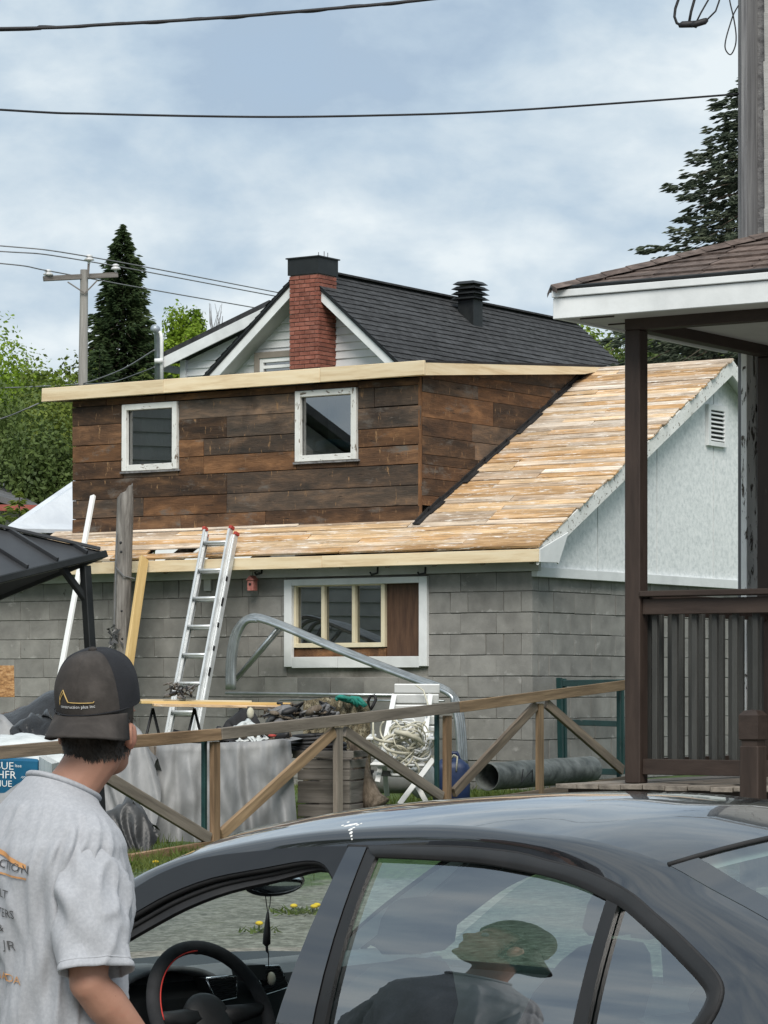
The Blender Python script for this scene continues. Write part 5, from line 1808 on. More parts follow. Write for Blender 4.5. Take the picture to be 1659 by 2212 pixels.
# tree stump leaning, black bin
mb = MB()
a, b_ = px(760, 1590, 25.2), gnd(800, 1730)
b_ = px(802, 1722, 25.0)
pts = [a, a.lerp(b_, .3) + V((.01, 0, .02)), a.lerp(b_, .65) + V((-.012, 0, 0)), b_, b_ + V((.05, -.02, -.08))]
mb.tube(pts, [.055, .065, .07, .085, .12], 12)
tag(mb.build('log', m_bark, None, smooth=True, loc=b_), 'rough barked log leaning between crate and white chair', 'log')
c = px(775, 1700, 25.4)
bn = empty('black_bin', V((c.x, c.y, gz(c.x, c.y))), 'black plastic bin standing behind the crate and log', 'bin')
mb = MB()
mb.grid([[c + UP * z + V((i * r, j * r * .8, 0)) for i, j in ((-1, -1), (1, -1), (1, 1), (-1, 1))] for r, z in ((.0, -.17), (.1, -.17), (.12, .12), (.13, .125), (.13, .145), (.11, .145), (.1, -.1), (.0, -.1))], close=True)
mb.build('body', m_black, bn)

# draped table left of the crate
td = 23.9
tt = px(470, 1620, td)
dr = empty('draped_table', V((tt.x, tt.y, gz(tt.x, tt.y))), 'table draped to the ground with a pleated grey tarp', 'table')
top = [(270, 1648), (290, 1632), (330, 1612), (352, 1606), (420, 1608), (470, 1606), (540, 1603), (605, 1597), (628, 1601)]
bot = [(255, 1840), (330, 1835), (420, 1822), (500, 1815), (560, 1812), (625, 1792), (640, 1770)]
rows_ = []
NI, NJ = 90, 14
for j in range(NJ):
    v = j / (NJ - 1)
    row = []
    for i in range(NI):
        u = i / (NI - 1)
        xt, xb = lerp(270, 628, u), lerp(255, 641, u)
        x = lerp(xt, xb, v)
        yt, yb_ = interp(top, xt), interp(bot, xb) + 3 * math.sin(u * 60)
        y = lerp(yt, yb_, v)
        amp = .085 * (.3 + v) * (1 if u > .2 else 1.8)
        f = amp * (math.sin(u * 38 + 2.6 * math.sin(u * 7) + 1.1 * math.sin(u * 17) + (1 - v) * 1.5) * (.55 + .45 * math.sin(u * 11 + 2)) + .5 * mnoise.noise(V((u * 9, v * 3, 1.7)))) + .03 * mnoise.noise(V((u * 26, v * 6, 4.2)))
        lean = (.45 * (1 - v) * max(0, .25 - u) / .25)
        row.append(px(x, y, td + f - .1 * v + lean))
    rows_.append(row)
backr = [p + V((.08, .75, .01)) for p in rows_[0]]
mb = MB()
mb.grid([backr] + rows_)
mb.build('tarp', m_tarp, dr, smooth=True)
for x in (330, 600):
    for o in (.1, .65):
        p = px(x, 1612, td + o)
        stick('leg', dr, p, V((p.x, p.y, gz(p.x, p.y))), .05, .05, m_fencegrey, up=B)
# items on the draped table

clutter('scrap_pile', 'low dark scrap pile at the back of the draped table', 'scrap', px(570, 1596, td + .3), (.22, .1, .05), 6, [m_bark, m_black], 17, 6)
clutter('twig_pile', 'dark twigs and offcuts heaped on the table left of the jacket', 'offcuts', px(435, 1600, td + .35), (.24, .1, .06), 5, [m_bark, m_black], 37, 9)
clutter('offcut_pile', 'dark offcuts under the planks behind the draped table', 'offcuts', px(640, 1570, td + 1.2), (.26, .12, .16), 6, [m_bark, m_black, m_greyboard], 41, 9)
mb = MB()
mb.ball(px(541, 1541, td + .4), (.03, .03, .05), 6)
tag(mb.build('cream_bottle', m_rope, None, smooth=True, loc=px(541, 1541, td + .4)), 'small cream bottle on top of the clothes heap', 'bottle')
mb = MB()
mb.ball(px(588, 1571 + 18, td + .12), (.035, .03, .012), 5)
tag(mb.build('red_lid', m_red, None, smooth=True, loc=px(588, 1589, td + .12)), 'small red lid under the fence rail on the draped table', 'lid')


m_shiny = M('glossy_black_plastic', [(0.010, 0.010, 0.011), (0.03, 0.031, 0.033)], .28, 3, bump=.5, bs=9, bd=.02, rnd=.05)
m_seatcloth = M('black_cloth', [(0.008, 0.008, 0.009), (0.03, 0.03, 0.032)], .85, 5, bump=.4, bs=12, rnd=0)


def crumple(name, x0, x1, ytop, ybot, d, mat, label, cat, seed, amp=.12, n=26, peak=None, depth=.5):
    """a wrinkled sheet thrown over a heap: rises from the ground, crests, falls behind"""
    r = random.Random(seed)
    ph = [(r.uniform(1.5, 6), r.uniform(1.5, 6), r.uniform(0, 6), r.uniform(.3, 1)) for _ in range(7)]
    rows = []
    for j in range(n):
        v = j / (n - 1)
        row = []
        for i in range(n + 8):
            u = i / (n + 7)
            yt = interp(peak, lerp(x0, x1, u)) if peak else ytop
            h = math.sin(min(1, v * 1.25) * math.pi / 2) if v < .8 else 1 - (v - .8) * 1.4
            w = sum(a * abs(math.sin(f1 * u * 3 + f2 * v * 2 + p)) for f1, f2, p, a in ph) / 4 - .4
            p = px(lerp(x0, x1, u), lerp(ybot, yt, h), d)
            row.append(p + V((.03 * math.sin(9 * v + 5 * u), depth * v + amp * w, amp * .5 * w)))
        rows.append(row)
    mb = MB()
    mb.grid(rows)
    o = mb.build(name, mat, None, smooth=True, loc=V((px((x0 + x1) / 2, ybot, d).x, d, px(0, ybot, d).z)))
    return tag(o, label, cat)


crumple('grey_tarp', 205, 335, 1560, 1840, 23.4, m_tarp, 'crumpled grey tarp heap between the man and the draped table', 'tarp', 2, .16, 26, [(205, 1640), (235, 1600), (275, 1566), (300, 1580), (335, 1650)])
crumple('black_bag', 225, 330, 1740, 1850, 22.6, m_tarpdark, 'dark plastic bag in front of the grey tarp heap', 'bag', 5, .1, 20, [(225, 1760), (262, 1730), (300, 1750), (330, 1790)], .3)
crumple('dark_tarp', -120, 135, 1500, 1700, 25.6, m_shiny, 'shiny black tarp bunched over a pile at the left edge', 'tarp', 7, .16, 28, [(-120, 1560), (0, 1545), (40, 1525), (85, 1500), (110, 1495), (135, 1520)], .9)
crumple('grey_sheet', -90, 38, 1520, 1620, 25.0, m_tarp, 'pale grey sheet lying over the black tarp at left', 'tarp', 14, .1, 22, [(-90, 1570), (-30, 1543), (0, 1548), (20, 1566), (38, 1590)], .3)
crumple('black_sheet', 20, 118, 1540, 1630, 24.9, m_shiny, 'glossy black plastic sheet bunched beside the man at the left', 'plastic sheet', 33, .14, 24, [(20, 1572), (50, 1546), (80, 1552), (100, 1540), (118, 1575)], .4)
crumple('clear_wrap', -80, 130, 1585, 1660, 24.0, m_clear, 'milky plastic sheet over the lumber pack behind the left rail', 'plastic sheet', 9, .08, 20, [(-80, 1596), (0, 1592), (60, 1590), (130, 1602)], .5)
crumple('grey_cover', -70, 110, 1700, 1900, 21.9, m_tarp, 'grey cover in front of the blue lumber pack at left', 'tarp', 19, .1, 22, [(-70, 1735), (0, 1715), (40, 1694), (80, 1680), (110, 1682)], .3)
crumple('black_jacket', 478, 566, 1532, 1604, td + .25, m_seatcloth, 'black jacket bunched up on the draped table', 'jacket', 23, .10, 24, [(478, 1580), (495, 1548), (515, 1533), (545, 1536), (556, 1560), (566, 1590)], .3)
crumple('white_cloth', 508, 572, 1548, 1604, td + .16, m_clear, 'pale cloth thrown over the black jacket on the table', 'cloth', 27, .08, 18, [(508, 1572), (525, 1556), (545, 1566), (572, 1592)], .15)
# blue lumber pack with white print
pk = px(10, 1670, 23.4)
pack = empty('lumber_pack', V((pk.x - .3, pk.y, gz(-3, 23))), 'lumber pack in blue wrap with white lettering behind the left rail', 'lumber pack')
pa, pb = px(-120, 1632, 23.3), px(84, 1640, 23.5)
exk = (pb - pa).normalized()
eyk = UP.cross(exk).normalized()
hk = (1790 - 1634) / F * 23.4
piece('pack', pack, (pa + pb) / 2 - UP * (hk / 2) + eyk * .4, exk, eyk, exk.cross(eyk), ((pb - pa).length, .8, hk), m_bluewrap, bev=.02)
crate_end = MB()
crate_end.prism([px(84, 1634, 23.45), px(112, 1650, 23.2), px(112, 1700, 23.2), px(84, 1740, 23.45)], V((0, .5, 0)))
crate_end.build('wrap_end', m_clear, pack)


def text_mesh(name, body, size, mat, parent, fn, loc, extrude=0.0):
    """flat lettering; fn maps text-plane x, y to a world point"""
    cu = bpy.data.curves.new(name, 'FONT')
    cu.body = body
    cu.size = size
    cu.resolution_u = 2
    o = bpy.data.objects.new(name, cu)
    col.objects.link(o)
    dg = bpy.context.evaluated_depsgraph_get()
    me = bpy.data.meshes.new_from_object(o.evaluated_get(dg))
    bpy.data.objects.remove(o)
    me.name = name
    loc = V(loc)
    for v in me.vertices:
        v.co = fn(v.co.x, v.co.y) - loc
    me.materials.clear()
    me.materials.append(mat)
    me.update()
    return link(bpy.data.objects.new(name, me), parent, Matrix.Translation(loc))


m_print = M('white_print', [(0.62, 0.66, 0.68), (0.74, 0.77, 0.78)], .6, 9, bump=0, rnd=0)
for (s_, x, y, sz) in (('SSUE', -20, 1661, .085), ('CHFR', -24, 1680, .085), ('EMUE', -22, 1698, .07), ('.com', 44, 1681, .035), ('ltee', 32, 1657, .035)):
    p = hit(x, y, pa - eyk * .006, eyk)
    text_mesh('lettering', s_, sz, m_print, pack, lambda a, b_, p=p: p + exk * a + UP * b_, p)

# stones by the chair
st = 0
for (x, y, r) in ((905, 1752, .05), (922, 1750, .045), (840, 1755, .05), (862, 1757, .04)):
    p = gnd(x, y)
    mb = MB()
    mb.ball(p + UP * r * .6, (r * 1.2, r, r * .9), 6)
    for i, v in enumerate(mb.v):
        mb.v[i] = (v[0] + rg.uniform(-.006, .006), v[1] + rg.uniform(-.006, .006), v[2] + rg.uniform(-.006, .006))
    tag(mb.build('stone', m_stone, None, smooth=True, loc=p), ['grey field stone right of the chair leg, the farther right one', 'grey field stone furthest right in front of the chair', 'grey field stone in the grass left of the chair leg', 'grey field stone nearest the crossed chair legs'][st], 'stone', 'stones in front of the white chair')
    st += 1
# ------------------------------------------------------------------ dark grey sedan in the foreground
PH, KX, KY = 0.80097, -0.81679, 8.40855
SN, CS = math.sin(PH), math.cos(PH)
m_paint = bpy.data.materials.new('slate_car_paint')
m_paint.use_nodes = True
_nt = m_paint.node_tree
_b = _nt.nodes['Principled BSDF']
_t = nd(_nt, 'TexCoord')
_n = nd(_nt, 'TexNoise', {'Vector': _t.outputs['Object'], 'Scale': 3.0, 'Detail': 6.0})
_d = nd(_nt, 'TexNoise', {'Vector': _t.outputs['Object'], 'Scale': 160.0, 'Detail': 2.0})
_nt.links.new(mixc(_nt, mth(_nt, 'MULTIPLY', _n.outputs[0], .25), (0.032, 0.0325, 0.036), (0.052, 0.053, 0.057)), _b.inputs['Base Color'])
_b.inputs['Metallic'].default_value = .75
_nt.links.new(mth(_nt, 'ADD', .16, mth(_nt, 'MULTIPLY', _n.outputs[0], .10)), _b.inputs['Roughness'])
_b.inputs['Coat Weight'].default_value = 1.0
_b.inputs['Coat Roughness'].default_value = .015
_b.inputs['Coat IOR'].default_value = 1.9
_bp = nd(_nt, 'Bump', {'Strength': .006, 'Distance': .002, 'Height': _d.outputs[0]})
_nt.links.new(_bp.outputs[0], _b.inputs['Coat Normal'])
m_gloss = M('gloss_black_trim', [(0.006, 0.006, 0.007), (0.010, 0.010, 0.011)], .25, 4, bump=0, rnd=0, spec=.5)
m_seal = M('window_seal', [(0.016, 0.016, 0.017), (0.030, 0.029, 0.029)], .5, 8, bump=.05, rnd=0)
m_frame = M('satin_window_frame', [(0.012, 0.012, 0.012), (0.02, 0.019, 0.019)], .3, 6, bump=.03, rnd=0)
m_trim = M('pale_grey_trim', [(0.30, 0.31, 0.31), (0.38, 0.39, 0.39)], .8, 6, bump=.05, rnd=0)
m_dash_haze = M('dash_painted_haze', [(0.10, 0.105, 0.11), (0.15, 0.155, 0.16)], .6, 30, bump=.1, bs=200, rnd=0)  # dark dash painted paler to stand in for windscreen reflection and haze
m_dashlow = M('dark_dashboard', [(0.012, 0.013, 0.014), (0.022, 0.023, 0.025)], .55, 20, bump=.05, rnd=0)
m_seat = M('dark_seat_cloth', [(0.020, 0.021, 0.023), (0.036, 0.037, 0.04)], .9, 30, bump=.15, rnd=0)
m_chrome = M('chrome', [(0.6, 0.61, 0.62), (0.7, 0.71, 0.72)], .12, 5, metal=1.0, bump=0, rnd=0)
m_carglass = glass('tinted_car_glass', (0.64, 0.78, 0.735), 1.52, 0.22)
m_shield = glass('windscreen_glass', (0.86, 0.93, 0.90), 1.5, 0.0)
m_stitch = M('red_stitch', [(0.5, 0.03, 0.02), (0.6, 0.05, 0.04)], .6, 5, bump=0, rnd=0)
m_drop = M('bird_dropping', [(0.72, 0.72, 0.70), (0.8, 0.8, 0.78)], .8, 30, bump=.4, bs=60, rnd=0)


def cw_(u, v, z):
    return V((KX - SN * u - CS * v, KY + CS * u - SN * v, z))


def vs_(z):
    h = z - .93
    return .70 - .25 * h - .45 * h * h


def chu(x, y, u0):       # picture point on the plane u = u0 -> (v, z)
    p = hit(x, y, cw_(u0, 0, 0), V((-SN, CS, 0)))
    return -CS * (p.x - KX) - SN * (p.y - KY), p.z


def chv(x, y, v0):       # picture point on the plane v = v0 -> (u, z)
    p = hit(x, y, cw_(0, v0, 0), V((-CS, -SN, 0)))
    return -SN * (p.x - KX) + CS * (p.y - KY), p.z


car = empty('parked_car', cw_(-1.4, 0, 0), 'dark grey sedan with lowered driver window parked in the foreground', 'car')


def dens(pts, n=3):
    """catmull-rom refinement of a list of tuples"""
    P = [np.array(p, float) for p in pts]
    out = []
    for i in range(len(P) - 1):
        p0, p1, p2, p3 = P[max(i - 1, 0)], P[i], P[i + 1], P[min(i + 2, len(P) - 1)]
        for j in range(n):
            t = j / n
            out.append(.5 * ((2 * p1) + (p2 - p0) * t + (2 * p0 - 5 * p1 + 4 * p2 - p3) * t * t + (3 * p1 - p0 - 3 * p2 + p3) * t ** 3))
    out.append(P[-1])
    return out


SH = [(-.38, .955, -.30, .66, .962), (-.56, 1.052, -.50, .615, 1.075), (-.71, 1.13, -.66, .585, 1.158), (-.854, 1.206, -.80, .562, 1.228), (-.939, 1.252, -.89, .548, 1.268), (-1.066, 1.293, -1.0, .532, 1.303),
      (-1.23, 1.315, -1.17, .517, 1.338), (-1.393, 1.331, -1.37, .507, 1.367), (-1.541, 1.338, -1.54, .50, 1.384), (-1.758, 1.345, -1.74, .498, 1.396), (-1.912, 1.347, -1.9, .498, 1.397), (-2.06, 1.341, -2.06, .498, 1.390),
      (-2.152, 1.328, -2.2, .50, 1.383), (-2.243, 1.316, -2.34, .502, 1.363), (-2.337, 1.295, -2.46, .505, 1.333), (-2.419, 1.268, -2.58, .512, 1.288), (-2.558, 1.202, -2.72, .522, 1.238), (-2.685, 1.13, -2.88, .54, 1.17),
      (-2.716, 1.07, -3.0, .565, 1.11), (-2.69, .98, -3.12, .60, 1.045)]
SHd = dens(SH, 3)
for sg in (1, -1):
    rows_, inner = [], []
    for (u, z, su, sv, sz) in SHd:
        a = np.array([u, vs_(z) + .006, z])
        b_ = np.array([su, sv, sz])
        row = []
        for k in range(7):
            t = k / 6
            p = a * (1 - t) + b_ * t
            bl = math.sin(math.pi * t)
            L_ = np.linalg.norm((b_ - a)[1:])
            p = p + np.array([0, .16, .20]) * bl * min(L_, .12) * (1.0 if t < .5 else .9)
            row.append(cw_(p[0], sg * p[1], p[2]))
        rows_.append(row)
    mb = MB()
    mb.grid(rows_)
    mb.build('roof_rail', m_paint, car, smooth=True)
    mb = MB()
    mb.grid([[cw_(u + .0, sg * (vs_(z) - .05), z - .012), cw_(su, sg * (sv - .03), sz - .03)] for (u, z, su, sv, sz) in SHd])
    mb.build('pillar_trim', m_trim if sg < 0 else m_seal, car, smooth=True)
# roof skin with crown
ZC = [(-2.75, 1.375), (-2.58, 1.405), (-2.34, 1.447), (-2.06, 1.463), (-1.85, 1.462), (-1.64, 1.452), (-1.4, 1.434), (-1.2, 1.413), (-.95, 1.373), (-.8, 1.34)]
rows_, rows_in = [], []
top_st = [r for r in SHd if -2.47 <= r[2] <= -1.0 + .001]
for (u, z, su, sv, sz) in top_st:
    q = (su + 1.0) / (-1.46)
    uc = lerp(-.93, -2.60, q)
    zc = interp(ZC, uc)
    row = []
    for k in range(25):
        w = -1 + 2 * k / 24
        f = abs(w) ** 2.3
        row.append((lerp(uc, su, w * w), sv * w, lerp(zc, sz, f)))
    rows_.append([cw_(a, b_, c) for a, b_, c in row])
    rows_in.append([cw_(a, b_ * .97, c - .035) for a, b_, c in row])
mb = MB()
mb.grid(rows_)
mb.build('roof', m_paint, car, smooth=True)
mb = MB()
mb.grid(rows_in)
mb.build('headliner', m_trim, car, smooth=True)
# windscreen and rear window
ws = [r for r in SHd if r[2] >= -1.0 - .001]
rows_ = []
for (u, z, su, sv, sz) in ws:
    q = (su + .30) / (-.70)
    uc = lerp(-.02, -.93, q)
    zc = lerp(.965, 1.373, q)
    rows_.append([cw_(lerp(uc, su, w * w), sv * w, lerp(zc, sz, abs(w) ** 2.2)) for w in [-1 + 2 * k / 18 for k in range(19)]])
mb = MB()
mb.grid(rows_)
mb.build('windscreen', m_shield, car, smooth=True)
bk = [r for r in SHd if r[2] <= -2.46 + .001]
rows_ = []
for (u, z, su, sv, sz) in bk:
    q = (su + 2.46) / (-.66)
    uc, zc = lerp(-2.60, -3.22, q), lerp(1.405, 1.075, q)
    rows_.append([cw_(lerp(uc, su, w * w), sv * w, lerp(zc, sz, abs(w) ** 2.2) - .002) for w in [-1 + 2 * k / 18 for k in range(19)]])
mb = MB()
mb.grid(rows_)
mb.build('rear_window', m_carglass, car, smooth=True)
# black painted border of the rear glass and its top seal
for ij in ((0, 1), (-2, -1)):
    mb = MB()
    mb.grid([[p + UP * .003 for p in (r[ij[0]], r[ij[1]])] for r in rows_])
    mb.build('rear_window_border', m_paint, car, smooth=True)
mb = MB()
mb.tube([p + UP * .003 for p in rows_[0]], .005, 8)
mb.build('rear_window_seal', m_rubber, car, smooth=True)


def sstrip(name, A, Bp, mat, off=.004, n=3, sides=(1, -1), cols=3):
    A, Bp = dens(A, n), dens(Bp, n)
    for sg in sides:
        mb = MB()
        rows = []
        for a, b_ in zip(A, Bp):
            row = []
            for k in range(cols):
                p = a + (b_ - a) * (k / (cols - 1))
                row.append(cw_(p[0], sg * (vs_(p[1]) + off + (.006 * math.sin(math.pi * k / (cols - 1)) if cols > 3 else 0)), p[1]))
            rows.append(row)
        mb.grid(rows)
        o_ = mb.build(name, mat, car, smooth=True, solid=.012)
        es = o_.modifiers.new('split', 'EDGE_SPLIT')
        es.split_angle = math.radians(35)


RF = [(-.42, .975), (-.56, 1.052), (-.71, 1.13), (-.854, 1.206), (-.939, 1.252), (-1.066, 1.293), (-1.23, 1.315), (-1.393, 1.331), (-1.47, 1.335), (-1.543, 1.338)]
OF = [(-.58, .93), (-.69, .99), (-.81, 1.057), (-.928, 1.119), (-1.044, 1.175), (-1.17, 1.218), (-1.325, 1.252), (-1.438, 1.279), (-1.494, 1.264), (-1.527, 1.205)]
MF = [tuple(np.array(a) * .42 + np.array(b_) * .58) for a, b_ in zip(RF, OF)]
sstrip('door_frame', RF, MF, m_gloss, .002)
sstrip('door_frame', MF, OF, m_seal, -.03)
mb = MB()
mb.tube([cw_(p[0], vs_(p[1]) - .004, p[1]) for p in dens(MF, 4)], .009, 8)
mb.tube([cw_(p[0], vs_(p[1]) - .02, p[1]) for p in dens([tuple(np.array(a) * .25 + np.array(b_) * .75) for a, b_ in zip(RF, OF)], 4)], .006, 8)
mb.build('door_seal', m_rubber, car, smooth=True)
sstrip('b_pillar', [(-1.541, 1.337), (-1.525, 1.215), (-1.478, .93)], [(-1.599, 1.338), (-1.599, 1.2), (-1.597, .93)], m_paint, .006, 4)
sstrip('window_frame', [(-1.601, 1.339), (-1.601, 1.2), (-1.599, .93)], [(-1.637, 1.321), (-1.634, 1.2), (-1.634, .93)], m_frame, .003, 4)
RA = [(-1.601, 1.340), (-1.758, 1.346), (-1.912, 1.348), (-2.06, 1.342), (-2.152, 1.329), (-2.243, 1.317), (-2.337, 1.296), (-2.419, 1.269), (-2.484, 1.238), (-2.558, 1.203), (-2.632, 1.163), (-2.685, 1.131), (-2.713, 1.103), (-2.716, 1.07), (-2.70, 1.03), (-2.66, .98)]
RB = [(-1.636, 1.321), (-1.80, 1.322), (-1.95, 1.320), (-2.085, 1.309), (-2.175, 1.299), (-2.26, 1.284), (-2.342, 1.262), (-2.40, 1.245), (-2.463, 1.216), (-2.534, 1.18), (-2.606, 1.14), (-2.658, 1.109), (-2.684, 1.087), (-2.685, 1.066), (-2.668, 1.03), (-2.63, .98)]
sstrip('window_frame', RA, RB, m_frame, .005, 3, cols=5)
mb = MB()
for sg in (1, -1):
    mb.tube([cw_(p[0], sg * (vs_(p[1]) + .007), p[1]) for p in dens([(-1.536, 1.34)] + RA, 3)], .0055, 6)
    mb.tube([cw_(p[0], sg * (vs_(p[1]) + .004), p[1]) for p in dens(RB, 3)], .004, 6)
mb.build('door_seal', m_rubber, car, smooth=True)
sstrip('window_divider', [(-2.353, 1.262), (-2.354, 1.13), (-2.354, .97)], [(-2.388, 1.252), (-2.39, 1.13), (-2.392, .97)], m_frame, .004, 4)


def gsheet(name, T, Bt, mat, sides):
    T, Bt = dens(T, 3), dens(Bt, 3)
    for sg in sides:
        mb = MB()
        rows = []
        for a, b_ in zip(T, Bt):
            rows.append([cw_(p[0], sg * (vs_(p[1]) - .006), p[1]) for p in [a + (b_ - a) * (k / 10) for k in range(11)]])
        mb.grid(rows)
        mb.build(name, mat, car, smooth=True)


gsheet('rear_side_window', [(-1.62, 1.326), (-1.80, 1.328), (-1.95, 1.326), (-2.085, 1.315), (-2.175, 1.304), (-2.262, 1.289), (-2.37, 1.262)], [(-1.625, .93), (-1.8, .94), (-1.93, .945), (-2.05, .95), (-2.15, .96), (-2.25, .965), (-2.365, .97)], m_carglass, (1, -1))
gsheet('quarter_window', [(-2.375, 1.26), (-2.41, 1.246), (-2.47, 1.218), (-2.54, 1.183), (-2.612, 1.143), (-2.665, 1.112), (-2.692, 1.08)], [(-2.375, .97), (-2.42, .972), (-2.47, .973), (-2.52, .974), (-2.57, .975), (-2.61, .978), (-2.65, .98)], m_carglass, (1, -1))
gsheet('front_side_window', [(-.62, .945), (-.74, 1.0), (-.86, 1.068), (-.968, 1.13), (-1.072, 1.184), (-1.188, 1.226), (-1.336, 1.259), (-1.5, 1.28), (-1.55, 1.28)], [(-.62, .93), (-.74, .93), (-.86, .93), (-.968, .93), (-1.072, .93), (-1.188, .93), (-1.336, .93), (-1.46, .93), (-1.55, .93)], m_carglass, (-1,))
# lower body
ST = [.84, .78, .66, .45, .2, -.05, -.3, -.6, -1.0, -1.5, -2.0, -2.4, -2.75, -3.05, -3.3, -3.5, -3.62]
ztop = [(-3.62, .98), (-3.5, 1.03), (-3.3, 1.045), (-3.05, 1.045), (-2.75, .985), (-2.4, .94), (-1.5, .885), (-.6, .885), (-.3, .935), (-.05, .905), (.2, .87), (.45, .82), (.66, .755), (.78, .68), (.84, .6)]
wid = [(-3.62, .68), (-3.5, .80), (-3.3, .86), (-2.9, .88), (.2, .885), (.45, .87), (.66, .80), (.78, .68), (.84, .56)]
prof = [(1.0, .87), (.86, .955), (.7, .99), (.5, 1.0), (.28, .99), (.12, .95)]
rows_ = []
for u in ST:
    zt, wd = interp(ztop, u), interp(wid, u)
    left = [(wd * b_, .18 + (zt - .18) * a) for a, b_ in prof]
    crown = .045 if u > -.35 or u < -3.0 else 0
    ring = [(v, z) for v, z in left[::-1]]
    if crown:
        ring += [(wd * .87 * w, zt + crown * (1 - w * w)) for w in (.8, .5, .2, -.2, -.5, -.8)]
    else:
        ring += [(wd * .8 * w, .42) for w in (1, .5, .2, -.2, -.5, -1)]
    ring += [(-v, z) for v, z in left]
    rows_.append([cw_(u, v, z) for v, z in ring])
mb = MB()
mb.grid(rows_, close=True)
mb.f.append(tuple(range(len(rows_[0]))))
mb.m.append(0)
mb.f.append(tuple(range(len(mb.v) - len(rows_[0]), len(mb.v)))[::-1])
mb.m.append(0)
mb.build('body', m_paint, car, smooth=True, auto=50)
for u in (0.0, -2.65):
    for sg in (1, -1):
        mb = MB()
        c = cw_(u, sg * .80, .315)
        ax = cw_(0, 1, 0) - cw_(0, 0, 0)
        fw = cw_(1, 0, 0) - cw_(0, 0, 0)
        pr = [(.20, -.10), (.29, -.105), (.315, -.085), (.315, .085), (.29, .105), (.20, .10)]
        mb.grid([[c + ax * o + (fw * math.cos(q) + UP * math.sin(q)) * r for q in [2 * math.pi * j / 28 for j in range(28)]] for r, o in pr], close=True)
        w = mb.build('wheel', m_rubber, car, smooth=True)
        mb = MB()
        mb.tube([c - ax * .09, c + ax * .095], .2, 28)
        mb.build('rim', m_galv, w)
for sg in (1, -1):
    mb = MB()
    mb.ball(cw_(.72, sg * .6, .66), (.1, .13, .06), 8)
    mb.build('headlight', m_porcelain, car, smooth=True)
    mb = MB()
    mb.ball(cw_(-3.55, sg * .62, .86), (.08, .14, .08), 8)
    mb.build('tail_light', m_red, car, smooth=True)
# dashboard
fw = (cw_(1, 0, 0) - cw_(0, 0, 0))
rt = (cw_(0, -1, 0) - cw_(0, 0, 0))
dp = [(-.02, .925), (-.25, .945), (-.45, .968), (-.60, .972), (-.665, .955), (-.69, .915), (-.70, .80), (-.66, .62), (-.5, .5)]
mb = MB()
for i, ((u0, z0), (u1, z1)) in enumerate(zip(dp, dp[1:])):
    n = 20
    r0 = [cw_(u0 - .05 * (1 - abs(v) / .7), v, z0) for v in [lerp(.72, -.72, k / n) for k in range(n + 1)]]
    r1 = [cw_(u1 - .05 * (1 - abs(v) / .7), v, z1) for v in [lerp(.72, -.72, k / n) for k in range(n + 1)]]
    mb.grid([r0, r1], 0 if i < 4 else 1)  # pad top takes the painted haze colour, lower face the dark one
dsh = mb.build('dashboard', [m_dash_haze, m_dashlow], car, smooth=True)
mb = MB()
mb.grid([[cw_(u, .37 + w * .19 * math.cos(q), .925 + h * .075 * math.sin(q)) for q in [math.pi * j / 14 for j in range(15)]] for u, w, h in ((-.45, .7, .6), (-.60, 1, 1), (-.74, 1.02, 1.02), (-.742, .93, .85), (-.66, .9, .8))])
mb.build('instrument_hood', m_dash_haze, dsh, smooth=True)
mb = MB()
mb.box(cw_(-.68, .37, .89), fw, rt, UP, (.01, .32, .12))
mb.build('instrument_panel', m_dashlow, dsh)


def dpt(zx, zy, u0=-.765):
    v, z = chu(259.2 + .3646 * zx, 1685 + .3646 * zy, u0)
    return cw_(u0, v, z)


for quad in (((510, 1175), (690, 1160), (690, 1290), (570, 1315)), ((800, 1110), (940, 1100), (1005, 1225), (850, 1275))):
    pts = [dpt(*q) for q in quad]
    mb = MB()
    mb.prism([p + fw * .0 for p in pts], fw * .05)
    vn = mb.build('air_vent', m_dashlow, dsh)
    mb = MB()
    mb.tube(pts + [pts[0]], .0035, 6)
    mb.build('chrome_ring', m_chrome, vn, smooth=True)
    for k in range(5):
        t = (k + .7) / 5.5
        mb = MB()
        a, b_ = pts[0].lerp(pts[3], t), pts[1].lerp(pts[2], t)
        mb.bar(a.lerp(b_, .06) - fw * .003, a.lerp(b_, .94) - fw * .003, .012, .003)
        mb.build('vane', m_frame, vn)
pts = [dpt(700, 1095), dpt(830, 1090), dpt(835, 1180), dpt(720, 1190)]
mb = MB()
mb.prism([p - fw * .02 for p in pts], fw * .05)
mb.build('phone_holder', m_black, dsh)
mb = MB()
mb.ball(dpt(880, 1175) - fw * .01, (.012, .012, .018), 6)
mb.build('vent_clip', m_rope, dsh, smooth=True)
mb = MB()
for k in range(10):
    a = dpt(440 + k * 14, 1010 + 6 * math.sin(k * 1.7), -.5)
    mb.ball(a, (.018, .014, .009), 5)
tag(mb.build('sunglasses', m_black, None, smooth=True, loc=dpt(500, 1010, -.5)), 'folded sunglasses and papers lying on the car dashboard', 'sunglasses')
